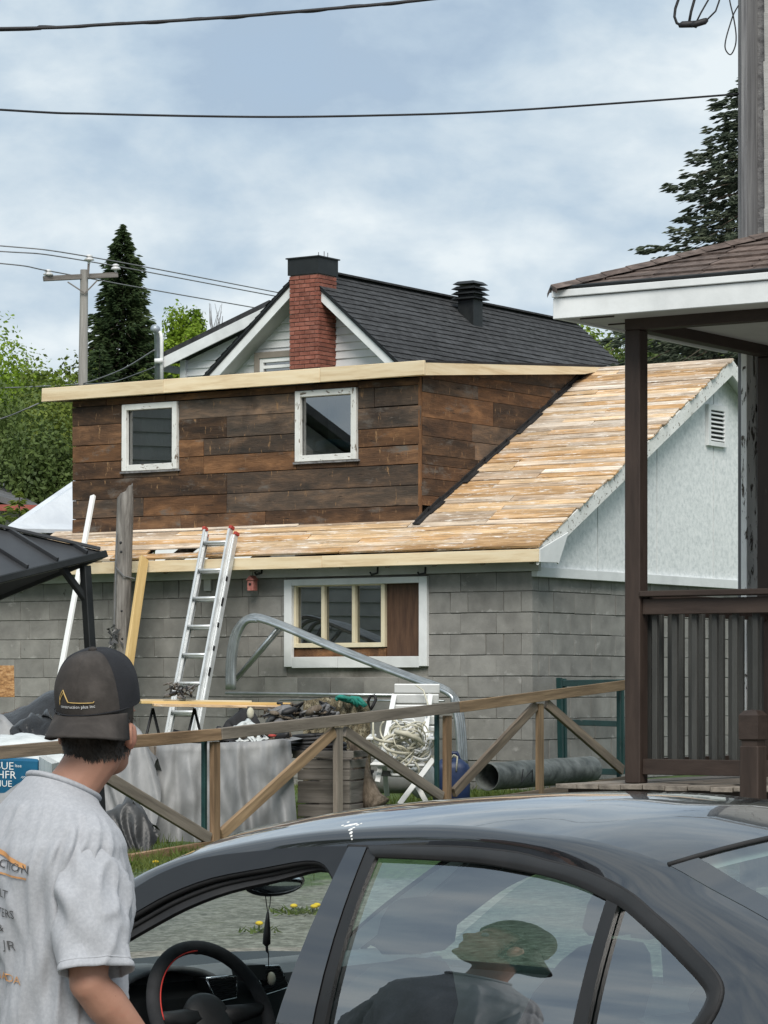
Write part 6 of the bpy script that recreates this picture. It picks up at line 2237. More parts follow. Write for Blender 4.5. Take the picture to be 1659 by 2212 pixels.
# steering wheel
wc = np.array([-.899, .37, .887])
tlt = math.radians(25)
w_up = fw * math.sin(tlt) + UP * math.cos(tlt)
w_n = (fw * -math.cos(tlt) + UP * math.sin(tlt))
C0 = cw_(*wc)
swp = lambda q, r, o=0: C0 + (rt * math.cos(q) + w_up * math.sin(q)) * r + w_n * o
mb = MB()
mb.tube([swp(2 * math.pi * j / 60, .185) for j in range(61)], .0175, 12, cap=False)
sw = mb.build('steering_wheel', m_seat, car, smooth=True)
mb = MB()
mb.ball(C0 - w_n * .02, (.075, .07, .035), 10, 0, (rt, w_up, w_n))
for q in (0.05, math.pi - .05, -math.pi / 2):
    mb.tube([swp(q, .04, -.02), swp(q, .12, -.02), swp(q, .18, -.002)], [.03, .024, .016], 8)
mb.build('hub', m_dashlow, sw, smooth=True)
mb = MB()
mb.tube([swp(math.radians(a), .1705, .011) for a in range(88, 182, 4)], .0022, 5)
mb.build('stitching', m_stitch, sw, smooth=True)
mb = MB()
mb.tube([C0 - w_n * .03, C0 - w_n * .28], .045, 12)
mb.build('steering_column', m_dashlow, sw, smooth=True)
# mirror
mc = cw_(-.771, .033, 1.2)
mb = MB()
mb.ball(mc, (.125, .022, .036), 12, 0, ((rt + fw * .12).normalized(), fw, UP))
mir = mb.build('rear_view_mirror', m_black, car, smooth=True)
mb = MB()
mb.tube([mc + fw * .02, mc + fw * .10 + UP * .06], .012, 8)
mb.build('mirror_stem', m_black, mir, smooth=True)
mb = MB()
mb.ball(mc - fw * .006, (.116, .020, .030), 12, 0, ((rt + fw * .12).normalized(), fw, UP))
mb.build('mirror_glass', m_chrome, mir, smooth=True)
orn = empty('hanging_tassel', cw_(-.775, 0, 1.0), 'black tassel ornament hanging from the car mirror', 'ornament')
od = lambda zx, zy: hit(259.2 + .3646 * zx, 1685 + .3646 * zy, mc - fw * .01, fw)
mb = MB()
mb.tube([od(860, 665), od(868, 740), od(876, 785), od(888, 740), od(895, 660)], .0014, 5)
mb.build('cord', m_black, orn)
mb = MB()
mb.tube([od(876, 780), od(874, 830), od(871, 900), od(868, 970), od(868, 985)], [.003, .006, .0095, .0105, .003], 8)
mb.tube([od(868, 960), od(871, 1012), od(880, 1030), od(880, 1115)], [.004, .004, .0015, .0012], 6)
mb.build('tassel', m_black, orn, smooth=True)
# seats
for sg, nm in ((1, 'front_seat'), (-1, 'front_seat')):
    c = lambda u, v, z: cw_(u, sg * .37 + v, z)
    mb = MB()
    rows_ = []
    for (u, z, w, d) in ((-1.30, .50, .25, .08), (-1.36, .60, .25, .09), (-1.45, .8, .24, .08), (-1.52, .95, .22, .07), (-1.56, 1.03, .16, .055), (-1.575, 1.06, .12, .04), (-1.58, 1.075, .02, .01)):
        rows_.append([c(u + d * math.sin(q), w * math.cos(q), z) for q in [2 * math.pi * j / 18 for j in range(18)]])
    mb.grid(rows_, close=True)
    s_ = mb.build('seat', m_seat, car, smooth=True)
    mb = MB()
    mb.grid([[c(-1.595 + dd * math.sin(q) - .25 * (z - 1.1), w * abs(math.cos(q)) ** .6 * (1 if math.cos(q) > 0 else -1), z) for q in [2 * math.pi * j / 20 for j in range(20)]] for z, w, dd in ((1.085, .02, .01), (1.09, .10, .03), (1.11, .125, .042), (1.17, .118, .045), (1.205, .10, .038), (1.218, .07, .022), (1.22, .01, .01))], close=True)
    mb.build('headrest', m_seat, s_, smooth=True)
    mb = MB()
    mb.box(c(-1.15, 0, .45), fw, rt, UP, (.5, .5, .16))
    mb.build('cushion', m_seat, s_, bevel=.04)
mb = MB()
rows_ = []
for (u, z) in ((-2.15, .5), (-2.3, .75), (-2.42, .98), (-2.47, 1.02), (-2.52, 1.0)):
    rows_.append([cw_(u, v, z) for v in [lerp(.62, -.62, k / 10) for k in range(11)]])
mb.grid(rows_)
mb.build('rear_seat', m_seat, car, smooth=True)
mb = MB()
mb.grid([[cw_(u, v, 1.0) for v in (.6, 0, -.6)] for u in (-2.48, -3.15)])
mb.build('parcel_shelf', m_dashlow, car)
for v in (.36, -.36):
    mb = MB()
    mb.ball(cw_(-2.5, v, 1.04), (.04, .12, .05), 8, 0, (fw, rt, UP))
    mb.build('headrest', m_seat, car, smooth=True)
mb = MB()
mb.grid([[cw_(u, -.70, z) for u in (-.5, -1.5, -2.6)] for z in (.5, .95)])
mb.grid([[cw_(u, .68, z) for u in (-.5, -1.5, -2.6)] for z in (.5, .86)])
mb.build('door_card', m_trim, car)
# bird dropping splashed over the roof edge
from mathutils.bvhtree import BVHTree
bvhs = []
for o in car.children:
    if o.name.startswith(('roof_rail', 'roof')) and o.type == 'MESH':
        off_ = WM[o].translation
        bvhs.append(BVHTree.FromPolygons([v.co + off_ for v in o.data.vertices], [tuple(p.vertices) for p in o.data.polygons]))


def carhit(x, y):
    r = V(((x - CX) / F, 1, -(y - HY) / F)).normalized()
    best = None
    for t in bvhs:
        p, n, i, d = t.ray_cast(CAM, r)
        if p is not None and (best is None or d < best[2]):
            best = (p, n if n.dot(r) < 0 else -n, d)
    return best


rr = random.Random(6)
mb = MB()
for (x, y, r) in ((757, 1782, .010), (748, 1784, .007), (766, 1780, .008), (772, 1782, .005), (757, 1792, .006), (758, 1799, .005), (759, 1806, .0035), (760, 1813, .0025), (740, 1783, .004), (752, 1776, .004), (764, 1788, .004), (780, 1779, .003)):
    h_ = carhit(x, y)
    if h_ is None:
        continue
    n_ = h_[1]
    a_ = n_.orthogonal().normalized()
    mb.ball(h_[0], (r, r, .0012), 6, 0, (a_, n_.cross(a_), n_))
tag(mb.build('dropping', m_drop, car, smooth=True), kind='stuff')
# ------------------------------------------------------------------ the man looking up at the garage
from mathutils import noise as mnoise
m_skin = M('skin', [(0.33, 0.165, 0.112), (0.44, 0.235, 0.165)], .55, 6, bump=.06, bs=160, rnd=0, spec=.4, dirt=(9, (0.40, 0.13, 0.085), .52, .6), spots=(60, (0.20, 0.085, 0.055), .70, .06))
m_shirt = M('heather_grey_cotton', [(0.325, 0.335, 0.36), (0.35, 0.36, 0.385), (0.38, 0.39, 0.415)], .95, 130, lo=.36, hi=.64, bump=.12, bs=320, rnd=0, sheen=.1, det=3, dirt=(3, (0.40, 0.39, 0.37), .60, .2))
m_hair = M('dark_brown_hair', [(0.012, 0.008, 0.005), (0.032, 0.020, 0.012)], .5, 30, bump=0, rnd=0)
m_cap = M('washed_black_cap', [(0.020, 0.017, 0.0155), (0.035, 0.030, 0.027), (0.062, 0.054, 0.049)], .9, 9, bump=.12, bs=220, rnd=0, spots=(9, (0.11, 0.10, 0.095), .655, .09, (1.4, 1.4, .5)))
m_capside = M('navy_mesh_cap', [(0.010, 0.0105, 0.013), (0.018, 0.019, 0.023)], .9, 9, bump=.2, bs=300, rnd=0)
m_gold = M('gold_thread', [(0.42, 0.28, 0.09), (0.55, 0.38, 0.15)], .6, 30, bump=.2, rnd=0)
m_thread = M('white_thread', [(0.6, 0.6, 0.6), (0.72, 0.72, 0.72)], .7, 30, bump=.1, rnd=0)
m_orangeprint = M('orange_print', [(0.46, 0.22, 0.085), (0.52, 0.28, 0.12)], .8, 20, bump=0, rnd=0)
m_darkprint = M('charcoal_print', [(0.05, 0.05, 0.052), (0.09, 0.09, 0.092)], .8, 30, bump=0, rnd=0)
m_jeans = M('blue_jeans', [(0.03, 0.045, 0.085), (0.06, 0.08, 0.13)], .9, 20, bump=.2, rnd=0)
m_eye = M('eye', [(0.3, 0.3, 0.3), (0.5, 0.5, 0.5)], .2, 5, bump=0, rnd=0)
TC = V((-.716, 6.53, 0))
aT = math.radians(55)
tf, tr_ = V((math.sin(aT), math.cos(aT), 0)), V((math.cos(aT), -math.sin(aT), 0))
man = empty('person', TC, 'man in grey t-shirt and backwards black cap looking up at the garage', 'person')
aH = math.radians(20)
hfw, hrt = V((math.sin(aH), math.cos(aH), 0)), V((math.cos(aH), -math.sin(aH), 0))
HC = V((-.622, 6.56, 1.632))
b = lambda r, f, z: TC + tr_ * r + tf * f + UP * z
# body: overlapping shapes fused by a voxel remesh into one continuous skin
bm_ = MB()


def chain(mb, pts, n=14):
    mb.tube([p for p, r in pts], [r for p, r in pts], n)
    for p, r in pts:
        mb.ball(p, r * .995, 7)


chain(bm_, [(b(.0, .005, 1.38), .070), (b(.012, .012, 1.46), .059), ((b(.012, .012, 1.46) + HC + V((0, -.03, -.07))) / 2, .055), (HC + V((0, -.025, -.065)), .057)])
bm_.ball(HC + UP * .035, (.073, .094, .092), 14, 0, (hrt, hfw, UP))
bm_.ball(HC + hfw * .028 - UP * .035, (.062, .075, .075), 12, 0, (hrt, hfw, UP))
bm_.ball(HC + hfw * .045 - UP * .085, (.046, .052, .034), 10, 0, (hrt, hfw, UP))
bm_.ball(HC + hfw * .088 - UP * .100, (.018, .016, .016), 8, 0, (hrt, hfw, UP))       # chin
bm_.tube([HC + hfw * .088 + UP * .012, HC + hfw * .112 - UP * .020, HC + hfw * .098 - UP * .032], [.010, .014, .012], 8)  # nose
bm_.ball(HC + hfw * .096 - UP * .054, (.022, .009, .007), 8, 0, (hrt, hfw, UP))       # lips
bm_.ball(HC + hfw * .092 - UP * .066, (.019, .010, .007), 8, 0, (hrt, hfw, UP))
bm_.ball(HC + hfw * .083 + UP * .026, (.055, .014, .011), 8, 0, (hrt, hfw, UP))       # brow
for sg in (-1, 1):
    e = HC + hrt * (.078 * sg) - hfw * .004 - UP * .030
    ax = (hrt * sg + hfw * -.35).normalized()
    bm_.ball(e, (.010, .021, .032), 8, 0, (ax, ax.cross(UP).normalized(), UP))
    bm_.tube([e + UP * .028 - hfw * .008 + hrt * .004 * sg, e + UP * .010 - hfw * .02 + hrt * .009 * sg, e - UP * .02 - hfw * .012 + hrt * .006 * sg], .006, 6)
# torso core and arms
for z, w, d in ((1.0, .15, .11), (1.12, .15, .11), (1.23, .16, .11), (1.30, .15, .095)):
    bm_.ball(b(0, 0, z), (w, d, .11), 10, 0, (tr_, tf, UP))
for sg in (1, -1):
    sh, el = b(.165 * sg, -.005, 1.345), b(.215 * sg, -.035, 1.085)
    wr = b(.20 * sg, .135, .905)
    chain(bm_, [(sh, .045), (sh.lerp(el, .35), .048), (sh.lerp(el, .75), .047), (el, .043), (el.lerp(wr, .25), .046), (el.lerp(wr, .6), .038), (wr, .028)])
    hd = (wr - el).normalized()
    pal = wr + hd * .05
    sid = tf.cross(UP) * 1.0
    fx = tf
    bm_.ball(pal, (.030, .044, .050), 8, 0, (tr_, (tf - hd * tf.dot(hd)).normalized(), hd))
    for k, ln in enumerate((.075, .085, .08, .062)):
        o = (tf - hd * tf.dot(hd)).normalized() * (.033 - .022 * k)
        p0 = pal + hd * .035 + o
        chain(bm_, [(p0, .0095), (p0 + hd * ln * .5 - tr_ * .008 * sg, .009), (p0 + hd * ln * .85 - tr_ * .028 * sg, .0085), (p0 + hd * ln - tr_ * .045 * sg, .0075)], 8)
    o = (tf - hd * tf.dot(hd)).normalized()
    chain(bm_, [(pal - hd * .02 + o * .035, .013), (pal + hd * .015 + o * .058, .011), (pal + hd * .05 + o * .066 - tr_ * .01 * sg, .009)], 8)
body = bm_.build('body', m_skin, man, smooth=True)
rmod = body.modifiers.new('remesh', 'REMESH')
rmod.mode = 'VOXEL'
rmod.voxel_size = .0055
rmod.use_smooth_shade = True
smd = body.modifiers.new('smooth', 'SMOOTH')
smd.factor = .5
smd.iterations = 5
for sg in (-1, 1):
    mb = MB()
    mb.ball(HC + hfw * .083 + hrt * (.031 * sg) + UP * .006, .011, 8)
    mb.build('eye', m_eye, man, smooth=True)

# shirt: torso and sleeves as folded cloth
TS = [(.84, .176, .130, 0), (.95, .174, .128, 0), (1.05, .176, .130, 0), (1.15, .186, .135, 0), (1.25, .202, .141, -.004), (1.32, .214, .141, -.008), (1.37, .214, .132, -.010), (1.405, .200, .116, -.010), (1.432, .172, .101, -.008),
      (1.455, .134, .088, -.004), (1.474, .102, .078, .0), (1.488, .082, .072, .004), (1.496, .075, .068, .006)]


def tors(th, z, off=0.0, fold=True):
    w, d, f0 = (interp([(q[0], q[i]) for q in TS], z) for i in (1, 2, 3))
    lean = .018 * max(0, (z - 1.35) / .14)
    cx_, sx_ = math.cos(th), math.sin(th)          # th = 0 points backwards, + towards his right
    e = .9
    r = w * (abs(sx_) ** e) * (1 if sx_ > 0 else -1)
    f = -d * (abs(cx_) ** e) * (1 if cx_ > 0 else -1)
    k = 0
    if fold and z < 1.44:
        g_ = math.exp(-((z - 1.22) / .15) ** 2)
        g2 = math.exp(-((th - 1.15) / .55) ** 2)
        k += .011 * g_ * g2 * math.sin(22 * th + 9 * (z - 1.2) * (2.2 - th))
        k += .008 * math.exp(-((z - 1.05) / .16) ** 2) * math.sin(9 * th - 26 * z)
        k += .006 * math.exp(-((z - 1.35) / .05) ** 2) * g2 * math.sin(30 * th - 60 * z)
        k += .010 * (mnoise.noise(V((th * 2.2, z * 7, 3.1))))
        k += .006 * (mnoise.noise(V((th * 5, z * 11, 9.1))))
        rd = 1 - abs(mnoise.noise(V((th * 2.6 + 3.2 * z, z * 2.2 - th * .7, 5.3)))) * 2.2
        k += .010 * max(0, rd) ** 3 * g_ + .007 * max(0, 1 - abs(mnoise.noise(V((th * 3.4 - 4.0 * z, z * 1.8, 1.3)))) * 2.4) ** 3
    rr_ = math.hypot(r, f) or 1
    s_ = 1 + (k + off) / rr_
    return b(r * s_ + .01 * lean, f * s_ + f0 + lean, z - .42 * (f * s_) * max(0, min(1, (z - 1.38) / .10)) ** 1.3)


zs = [.84 + .02 * i for i in range(27)] + [1.372, 1.384, 1.396, 1.407, 1.418, 1.429, 1.44, 1.45, 1.459, 1.467, 1.475, 1.482, 1.488, 1.493, 1.497]
mb = MB()
zs = sorted(set(zs + [(a_ + c_) / 2 for a_, c_ in zip(zs, zs[1:])]))
mb.grid([[tors(2 * math.pi * j / 180, z) for j in range(180)] for z in zs], close=True)
shirt = mb.build('t_shirt', m_shirt, man, smooth=True)
mb = MB()
mb.tube([tors(2 * math.pi * j / 48, 1.492, .002) for j in range(49)], .0065, 8, cap=False)
mb.build('collar', m_shirt, shirt, smooth=True)
for sg in (1, -1):
    sh, he = b(.140 * sg, -.006, 1.385), b(.236 * sg, -.030, 1.108)
    ax = (he - sh).normalized()
    e1 = (tr_ * sg - ax * (tr_ * sg).dot(ax)).normalized()
    e2 = ax.cross(e1)
    rows_ = []
    NS = 48
    for i in range(NS):
        t = i / (NS - 1)
        c = sh + (he - sh) * t + e1 * (.010 * math.sin(math.pi * min(1, t * 1.2)))
        r1, r2 = lerp(.050, .062, t) + .006 * math.sin(math.pi * t), lerp(.068, .080, t) + .004 * math.sin(math.pi * t)
        if t < .12:
            r1, r2 = r1 * (.8 + 1.66 * t), r2 * (.8 + 1.66 * t)
        row = []
        for j in range(72):
            q = 2 * math.pi * j / 72
            k = .006 * t * math.sin(3 * q + 9 * t + sg) + .007 * mnoise.noise(V((math.cos(q) * 1.7, math.sin(q) * 1.7, t * 5 + sg))) + .004 * math.sin(5 * q + 16 * t) * math.sin(math.pi * t) + .009 * max(0, 1 - abs(mnoise.noise(V((math.cos(q) * 1.3 + t * 2, math.sin(q) * 1.3 - t * 1.5, 2.2 + sg)))) * 2.3) ** 3
            if i >= NS - 3:
                k += .003
            row.append(c + e1 * ((r1 + k) * math.cos(q)) + e2 * ((r2 + k) * math.sin(q)))
        rows_.append(row)
    last = rows_[-1]
    cc = sum((p for p in last), V((0, 0, 0))) / len(last)
    rows_.append([cc + (p - cc) * .93 for p in last])
    rows_.append([cc + (p - cc) * .90 - ax * .05 for p in last])
    mb = MB()
    mb.grid(rows_, close=True)
    mb.build('sleeve', m_shirt, shirt, smooth=True)
    mb = MB()
    mb.tube([p for p in rows_[NS - 4]] + [rows_[NS - 4][0]], .0018, 5, cap=False)
    mb.build('hem_seam', m_shirt, shirt, smooth=True)


# print on the back of the shirt


def backpt(a, z, off=.0035):
    w = interp([(q[0], q[1]) for q in TS], z)
    x = max(-.98, min(.98, a / w))
    th = math.asin(abs(x) ** (1 / .9)) * (1 if x > 0 else -1)
    return tors(th, z, off)


for (s_, z, sz, mt, al, sp_) in (('CONSTRUCTION', 1.328, .026, m_darkprint, .115, .0), ('ASPHALT', 1.265, .026, m_darkprint, .075, 0), ('CHARPENTERS', 1.225, .026, m_darkprint, .085, 0), ('GARAGE &', 1.193, .022, m_darkprint, .05, 0), ('SECTEUR JR', 1.155, .028, m_darkprint, .10, 0), ('pour', 1.122, .018, m_darkprint, .045, 0), ('CANADA', 1.085, .024, m_orangeprint, .065, 0)):
    wd = sz * .62 * len(s_)
    text_mesh('print', s_, sz, mt, shirt, lambda a, c, z=z, wd=wd, al=al: backpt(a * (al * 2 / wd) - al, z + c - .12 * (a * al * 2 / wd - al)), backpt(0, z))
for (za, zb, x0, x1, mt) in ((1.372, 1.362, -.02, .118, m_orangeprint), (1.318, 1.314, -.09, .118, m_orangeprint)):
    mb = MB()
    n = 16
    mb.grid([[backpt(lerp(x0, x1, k / n), z - (.34 if mt is m_orangeprint and za > 1.35 else .12) * lerp(x0, x1, k / n)) for k in range(n + 1)] for z in (za, zb)])
    mb.build('print', mt, shirt)

# trousers and shoes (below the frame)
mb = MB()
for sg in (1, -1):
    chain(mb, [(b(.085 * sg, 0, .86), .105), (b(.09 * sg, .01, .7), .088), (b(.095 * sg, .015, .48), .066), (b(.10 * sg, -.01, .25), .062), (b(.10 * sg, -.03, .08), .058)])
mb.ball(b(0, 0, .88), (.168, .12, .1), 10, 0, (tr_, tf, UP))
tro = mb.build('trousers', m_jeans, man, smooth=True)
rmod = tro.modifiers.new('remesh', 'REMESH')
rmod.mode = 'VOXEL'
rmod.voxel_size = .012
rmod.use_smooth_shade = True
for sg in (1, -1):
    mb = MB()
    mb.ball(b(.10 * sg, .05, .045), (.05, .14, .045), 8, 0, (tr_, tf, UP))
    mb.build('shoe', m_black, man, smooth=True)

# hair at the nape and temples
rr = random.Random(2)
Q = []
for k in range(4200):
    th = rr.gauss(0, .75)
    if abs(th) > 1.9:
        continue
    zz0 = rr.uniform(-.072, .012)
    ln = rr.uniform(.010, .022) * (1.0 - .25 * abs(th)) * (1.2 if th > .55 and rr.random() < .3 else 1)
    rad = lambda q, z: (.0765 + .003 * rr.random()) if z > -.03 else .0765 - .012 * min(1, (-.03 - z) / .06)
    d = (hrt * math.sin(th) - hfw * (math.cos(th) * 1.22))
    z1 = zz0
    p0 = HC + d * rad(th, z1) + UP * z1
    z2 = z1 - ln
    d2 = (hrt * math.sin(th + rr.uniform(-.08, .14)) - hfw * (math.cos(th) * 1.22))
    p1 = HC + d2 * (rad(th, z2) + rr.uniform(0, .006)) + UP * z2
    t = (p1 - p0).cross(d).normalized() * .0017
    Q.append([p0 - t, p0 + t, p1 + t * .3, p1 - t * .3])
hair = quads_mesh('hair', Q, m_hair, man)
mb = MB()
rows_ = []
for z, r in ((.03, .0765), (.0, .077), (-.03, .0755), (-.055, .071), (-.084, .062)):
    rows_.append([HC + (hrt * math.sin(q) - hfw * math.cos(q) * 1.2) * r + UP * (z + .018 * abs(math.sin(q)) ** 2) for q in [lerp(-1.75, 1.75, j / 30) for j in range(31)]])
mb.grid(rows_)
mb.build('hair_base', m_hair, hair, smooth=True)

# cap worn backwards
tl_ = math.radians(13)
cup = (UP * math.cos(tl_) - hfw * math.sin(tl_)).normalized()
cbk = (-hfw * math.cos(tl_) - UP * math.sin(tl_)).normalized()     # towards the peak
crt = hrt
C1 = HC + UP * .036 - hfw * .002


def crown(th, t, off=0.0):
    """th = 0 over the peak; t = 0 brim .. 1 button"""
    ph = t * math.pi / 2
    hr = math.cos(ph) ** .62
    hz = math.sin(ph) ** .9
    seam = 0
    for s_ in range(6):
        dth = (th - s_ * math.pi / 3 + math.pi) % (2 * math.pi) - math.pi
        seam -= .0022 * math.exp(-(dth / .035) ** 2) * min(1, (1 - t) * 3)
    nz = .0025 * mnoise.noise(V((math.cos(th) * 2.5, math.sin(th) * 2.5, t * 3)))
    k = off + seam + nz
    rx, ry, rz_ = .0885 + k, .106 + k, .124 + k
    bulge = 1 + .03 * math.sin(math.pi * min(1, t * 1.6))
    return C1 + crt * (rx * hr * bulge * math.sin(th)) + cbk * (ry * hr * bulge * math.cos(th)) + cup * (rz_ * hz)


mb = MB()
NT_, NR = 96, 26
rows_ = [[crown(2 * math.pi * j / NT_, i / NR) for j in range(NT_)] for i in range(NR)]
for i in range(NR - 1):
    pass
mb.grid(rows_, close=True)
top_i = len(mb.v)
mb.v.append(tuple(crown(0, .9999)))
for j in range(NT_):
    mb.f.append(((NR - 1) * NT_ + j, (NR - 1) * NT_ + (j + 1) % NT_, top_i))
    mb.m.append(0)
for fi in range(len(mb.f)):
    j = (fi % NT_)
    th = 2 * math.pi * (j + .5) / NT_
    if math.pi / 3 < th < 5 * math.pi / 3:
        mb.m[fi] = 1
cap = mb.build('cap', [m_cap, m_capside], man, smooth=True)
mb = MB()
mb.ball(crown(0, .9999, .001), (.0095, .0095, .006), 8, 0, (crt, cbk, cup))
mb.build('button', m_cap, cap, smooth=True)
# peak
mb = MB()
rows_ = []
for i in range(13):
    s_ = i / 12
    row = []
    for j in range(41):
        th = lerp(-1.22, 1.22, j / 40)
        w = math.cos(th * 1.18) ** .55 if abs(th) < 1.22 else 0
        base = crown(th, .0, .002)
        out_ = (cbk * 1.0 + crt * math.sin(th) * .22).normalized()
        p = base + out_ * (.069 * s_ * max(.12, w)) - cup * (.020 * s_ + .030 * (abs(th) / 1.22) ** 2 * (.25 + s_) + .008 * s_ * s_)
        row.append(p)
    rows_.append(row)
mb.grid(rows_)
mb.build('peak', m_cap, cap, smooth=True, solid=.004)
mb = MB()
for s_ in (.0, ):
    mb.tube([crown(lerp(-1.25, 1.25, j / 30), .01, .0035) for j in range(31)], .0016, 5)
mb.build('peak_seam', m_capside, cap, smooth=True)


# embroidery: roof line in gold, lettering in white


def capt(a, h, off=.002):
    """a along the front band, h height, in metres"""
    return crown(a / .096, min(.95, max(0, math.asin(min(1, h / .124)) * 2 / math.pi)), off)


gl = [(-.052, .018), (-.049, .036), (-.036, .051), (-.020, .026), (.040, .024), (.043, .027)]
for w in (0, 1):
    pts = []
    for (x0, y0), (x1, y1) in zip(gl, gl[1:]):
        for k in range(6):
            x, y = lerp(x0, x1, k / 6), lerp(y0, y1, k / 6)
            if w and not (-.050 < x < -.021):
                continue
            pts.append(capt(x + (.002 if w else 0), y - (.005 if w else 0), .0015))
    mb = MB()
    mb.tube(pts, .0011, 5)
    mb.build('embroidery', m_gold, cap, smooth=True)
text_mesh('embroidery', 'construction plus inc', .0085, m_thread, cap, lambda x, y: capt(-.046 + x * 1.25, .0145 + y), capt(0, .015))
# ------------------------------------------------------------------ trees and planting
m_spruce = leafmat('spruce_needles', [(0.028, 0.050, 0.021), (0.055, 0.088, 0.034), (0.10, 0.135, 0.052)], .7, .15, 5)
m_spruce2 = leafmat('blue_spruce_needles', [(0.042, 0.060, 0.042), (0.08, 0.10, 0.068), (0.145, 0.165, 0.11)], 1.2, .15, 6)
m_bright = leafmat('spring_leaves', [(0.10, 0.17, 0.014), (0.20, 0.30, 0.026), (0.29, 0.39, 0.045)], .45, .4, 3)
m_olive = leafmat('olive_leaves', [(0.075, 0.105, 0.018), (0.14, 0.185, 0.032), (0.21, 0.265, 0.055)], .5, .35, 3)
m_cedar = leafmat('cedar_leaves', [(0.045, 0.072, 0.020), (0.085, 0.125, 0.032), (0.14, 0.19, 0.05)], .5, .25, 3)
m_rust = leafmat('bronze_leaves', [(0.055, 0.035, 0.014), (0.10, 0.065, 0.026), (0.12, 0.12, 0.035)], .5, .3, 3)
m_grass = leafmat('grass_blades', [(0.06, 0.095, 0.018), (0.11, 0.15, 0.03), (0.17, 0.19, 0.06)], 1.5, .35, 9)
m_flower = M('dandelion_yellow', [(0.62, 0.42, 0.02), (0.75, 0.55, 0.04)], .8, 20, bump=0, rnd=0)


def nrmz(a):
    return a / (np.linalg.norm(a, axis=-1, keepdims=True) + 1e-9)


def leafquads(P, N, size, r, asp=.6):
    """quads of given size at P facing about N"""
    n = len(P)
    N = nrmz(N + r.normal(0, .55, (n, 3)))
    A = nrmz(np.cross(N, r.normal(0, 1, (n, 3))))
    Bv = np.cross(N, A)
    s = (size * r.uniform(.6, 1.3, (n, 1)))
    a, b_ = A * s, Bv * s * asp
    return np.stack([P - a, P + b_ * .9 - a * .1, P + a, P - b_ * .9 - a * .1], 1)


def broadleaf(name, base, top, cx, rad, mat, label, seed, n=9000, leaf=.16, lobes=26, zr=None, group=None, cat='tree', squash=1.0):
    """tree: base point on the ground, crown centre cx, radii rad"""
    r = np.random.default_rng(seed)
    root = empty(name, base, label, cat, group)
    base, cx = np.array(base), np.array(cx)
    rad = np.array(rad)
    lc = r.normal(0, 1, (lobes, 3))
    lc = nrmz(lc) * (r.uniform(.15, 1, (lobes, 1)) ** .5) * .78
    lr = r.uniform(.24, .46, lobes)
    per = n // lobes
    P, Nn = [], []
    for i in range(lobes):
        d = nrmz(r.normal(0, 1, (per, 3)))
        k = r.uniform(.25, 1.05, (per, 1)) ** .45
        wob = 1 + .25 * np.sin(d[:, :1] * 7 + i) * np.cos(d[:, 1:2] * 6 + 2 * i)
        P.append(cx + (lc[i] + d * lr[i] * k * wob) * rad)
        Nn.append(d)
    P, Nn = np.concatenate(P), np.concatenate(Nn)
    quads_mesh('crown', leafquads(P, Nn, leaf, r), mat, root)
    mb = MB()
    b0 = V(base)
    c0 = V(cx)
    tw = max(.08, float(rad[2]) * .05)
    mb.tube([b0, b0.lerp(c0, .5) + V((.1, 0, 0)), c0, c0 + UP * float(rad[2]) * .5], [tw * 1.5, tw, tw * .6, tw * .2], 8)
    for i in range(min(10, lobes)):
        e = V(cx + lc[i] * rad)
        s_ = b0.lerp(c0, .55 + .04 * i)
        mb.tube([s_, s_.lerp(e, .5) + UP * .2, e], [tw * .5, tw * .3, tw * .08], 5)
    mb.build('trunk', m_bark, root, smooth=True)
    return root


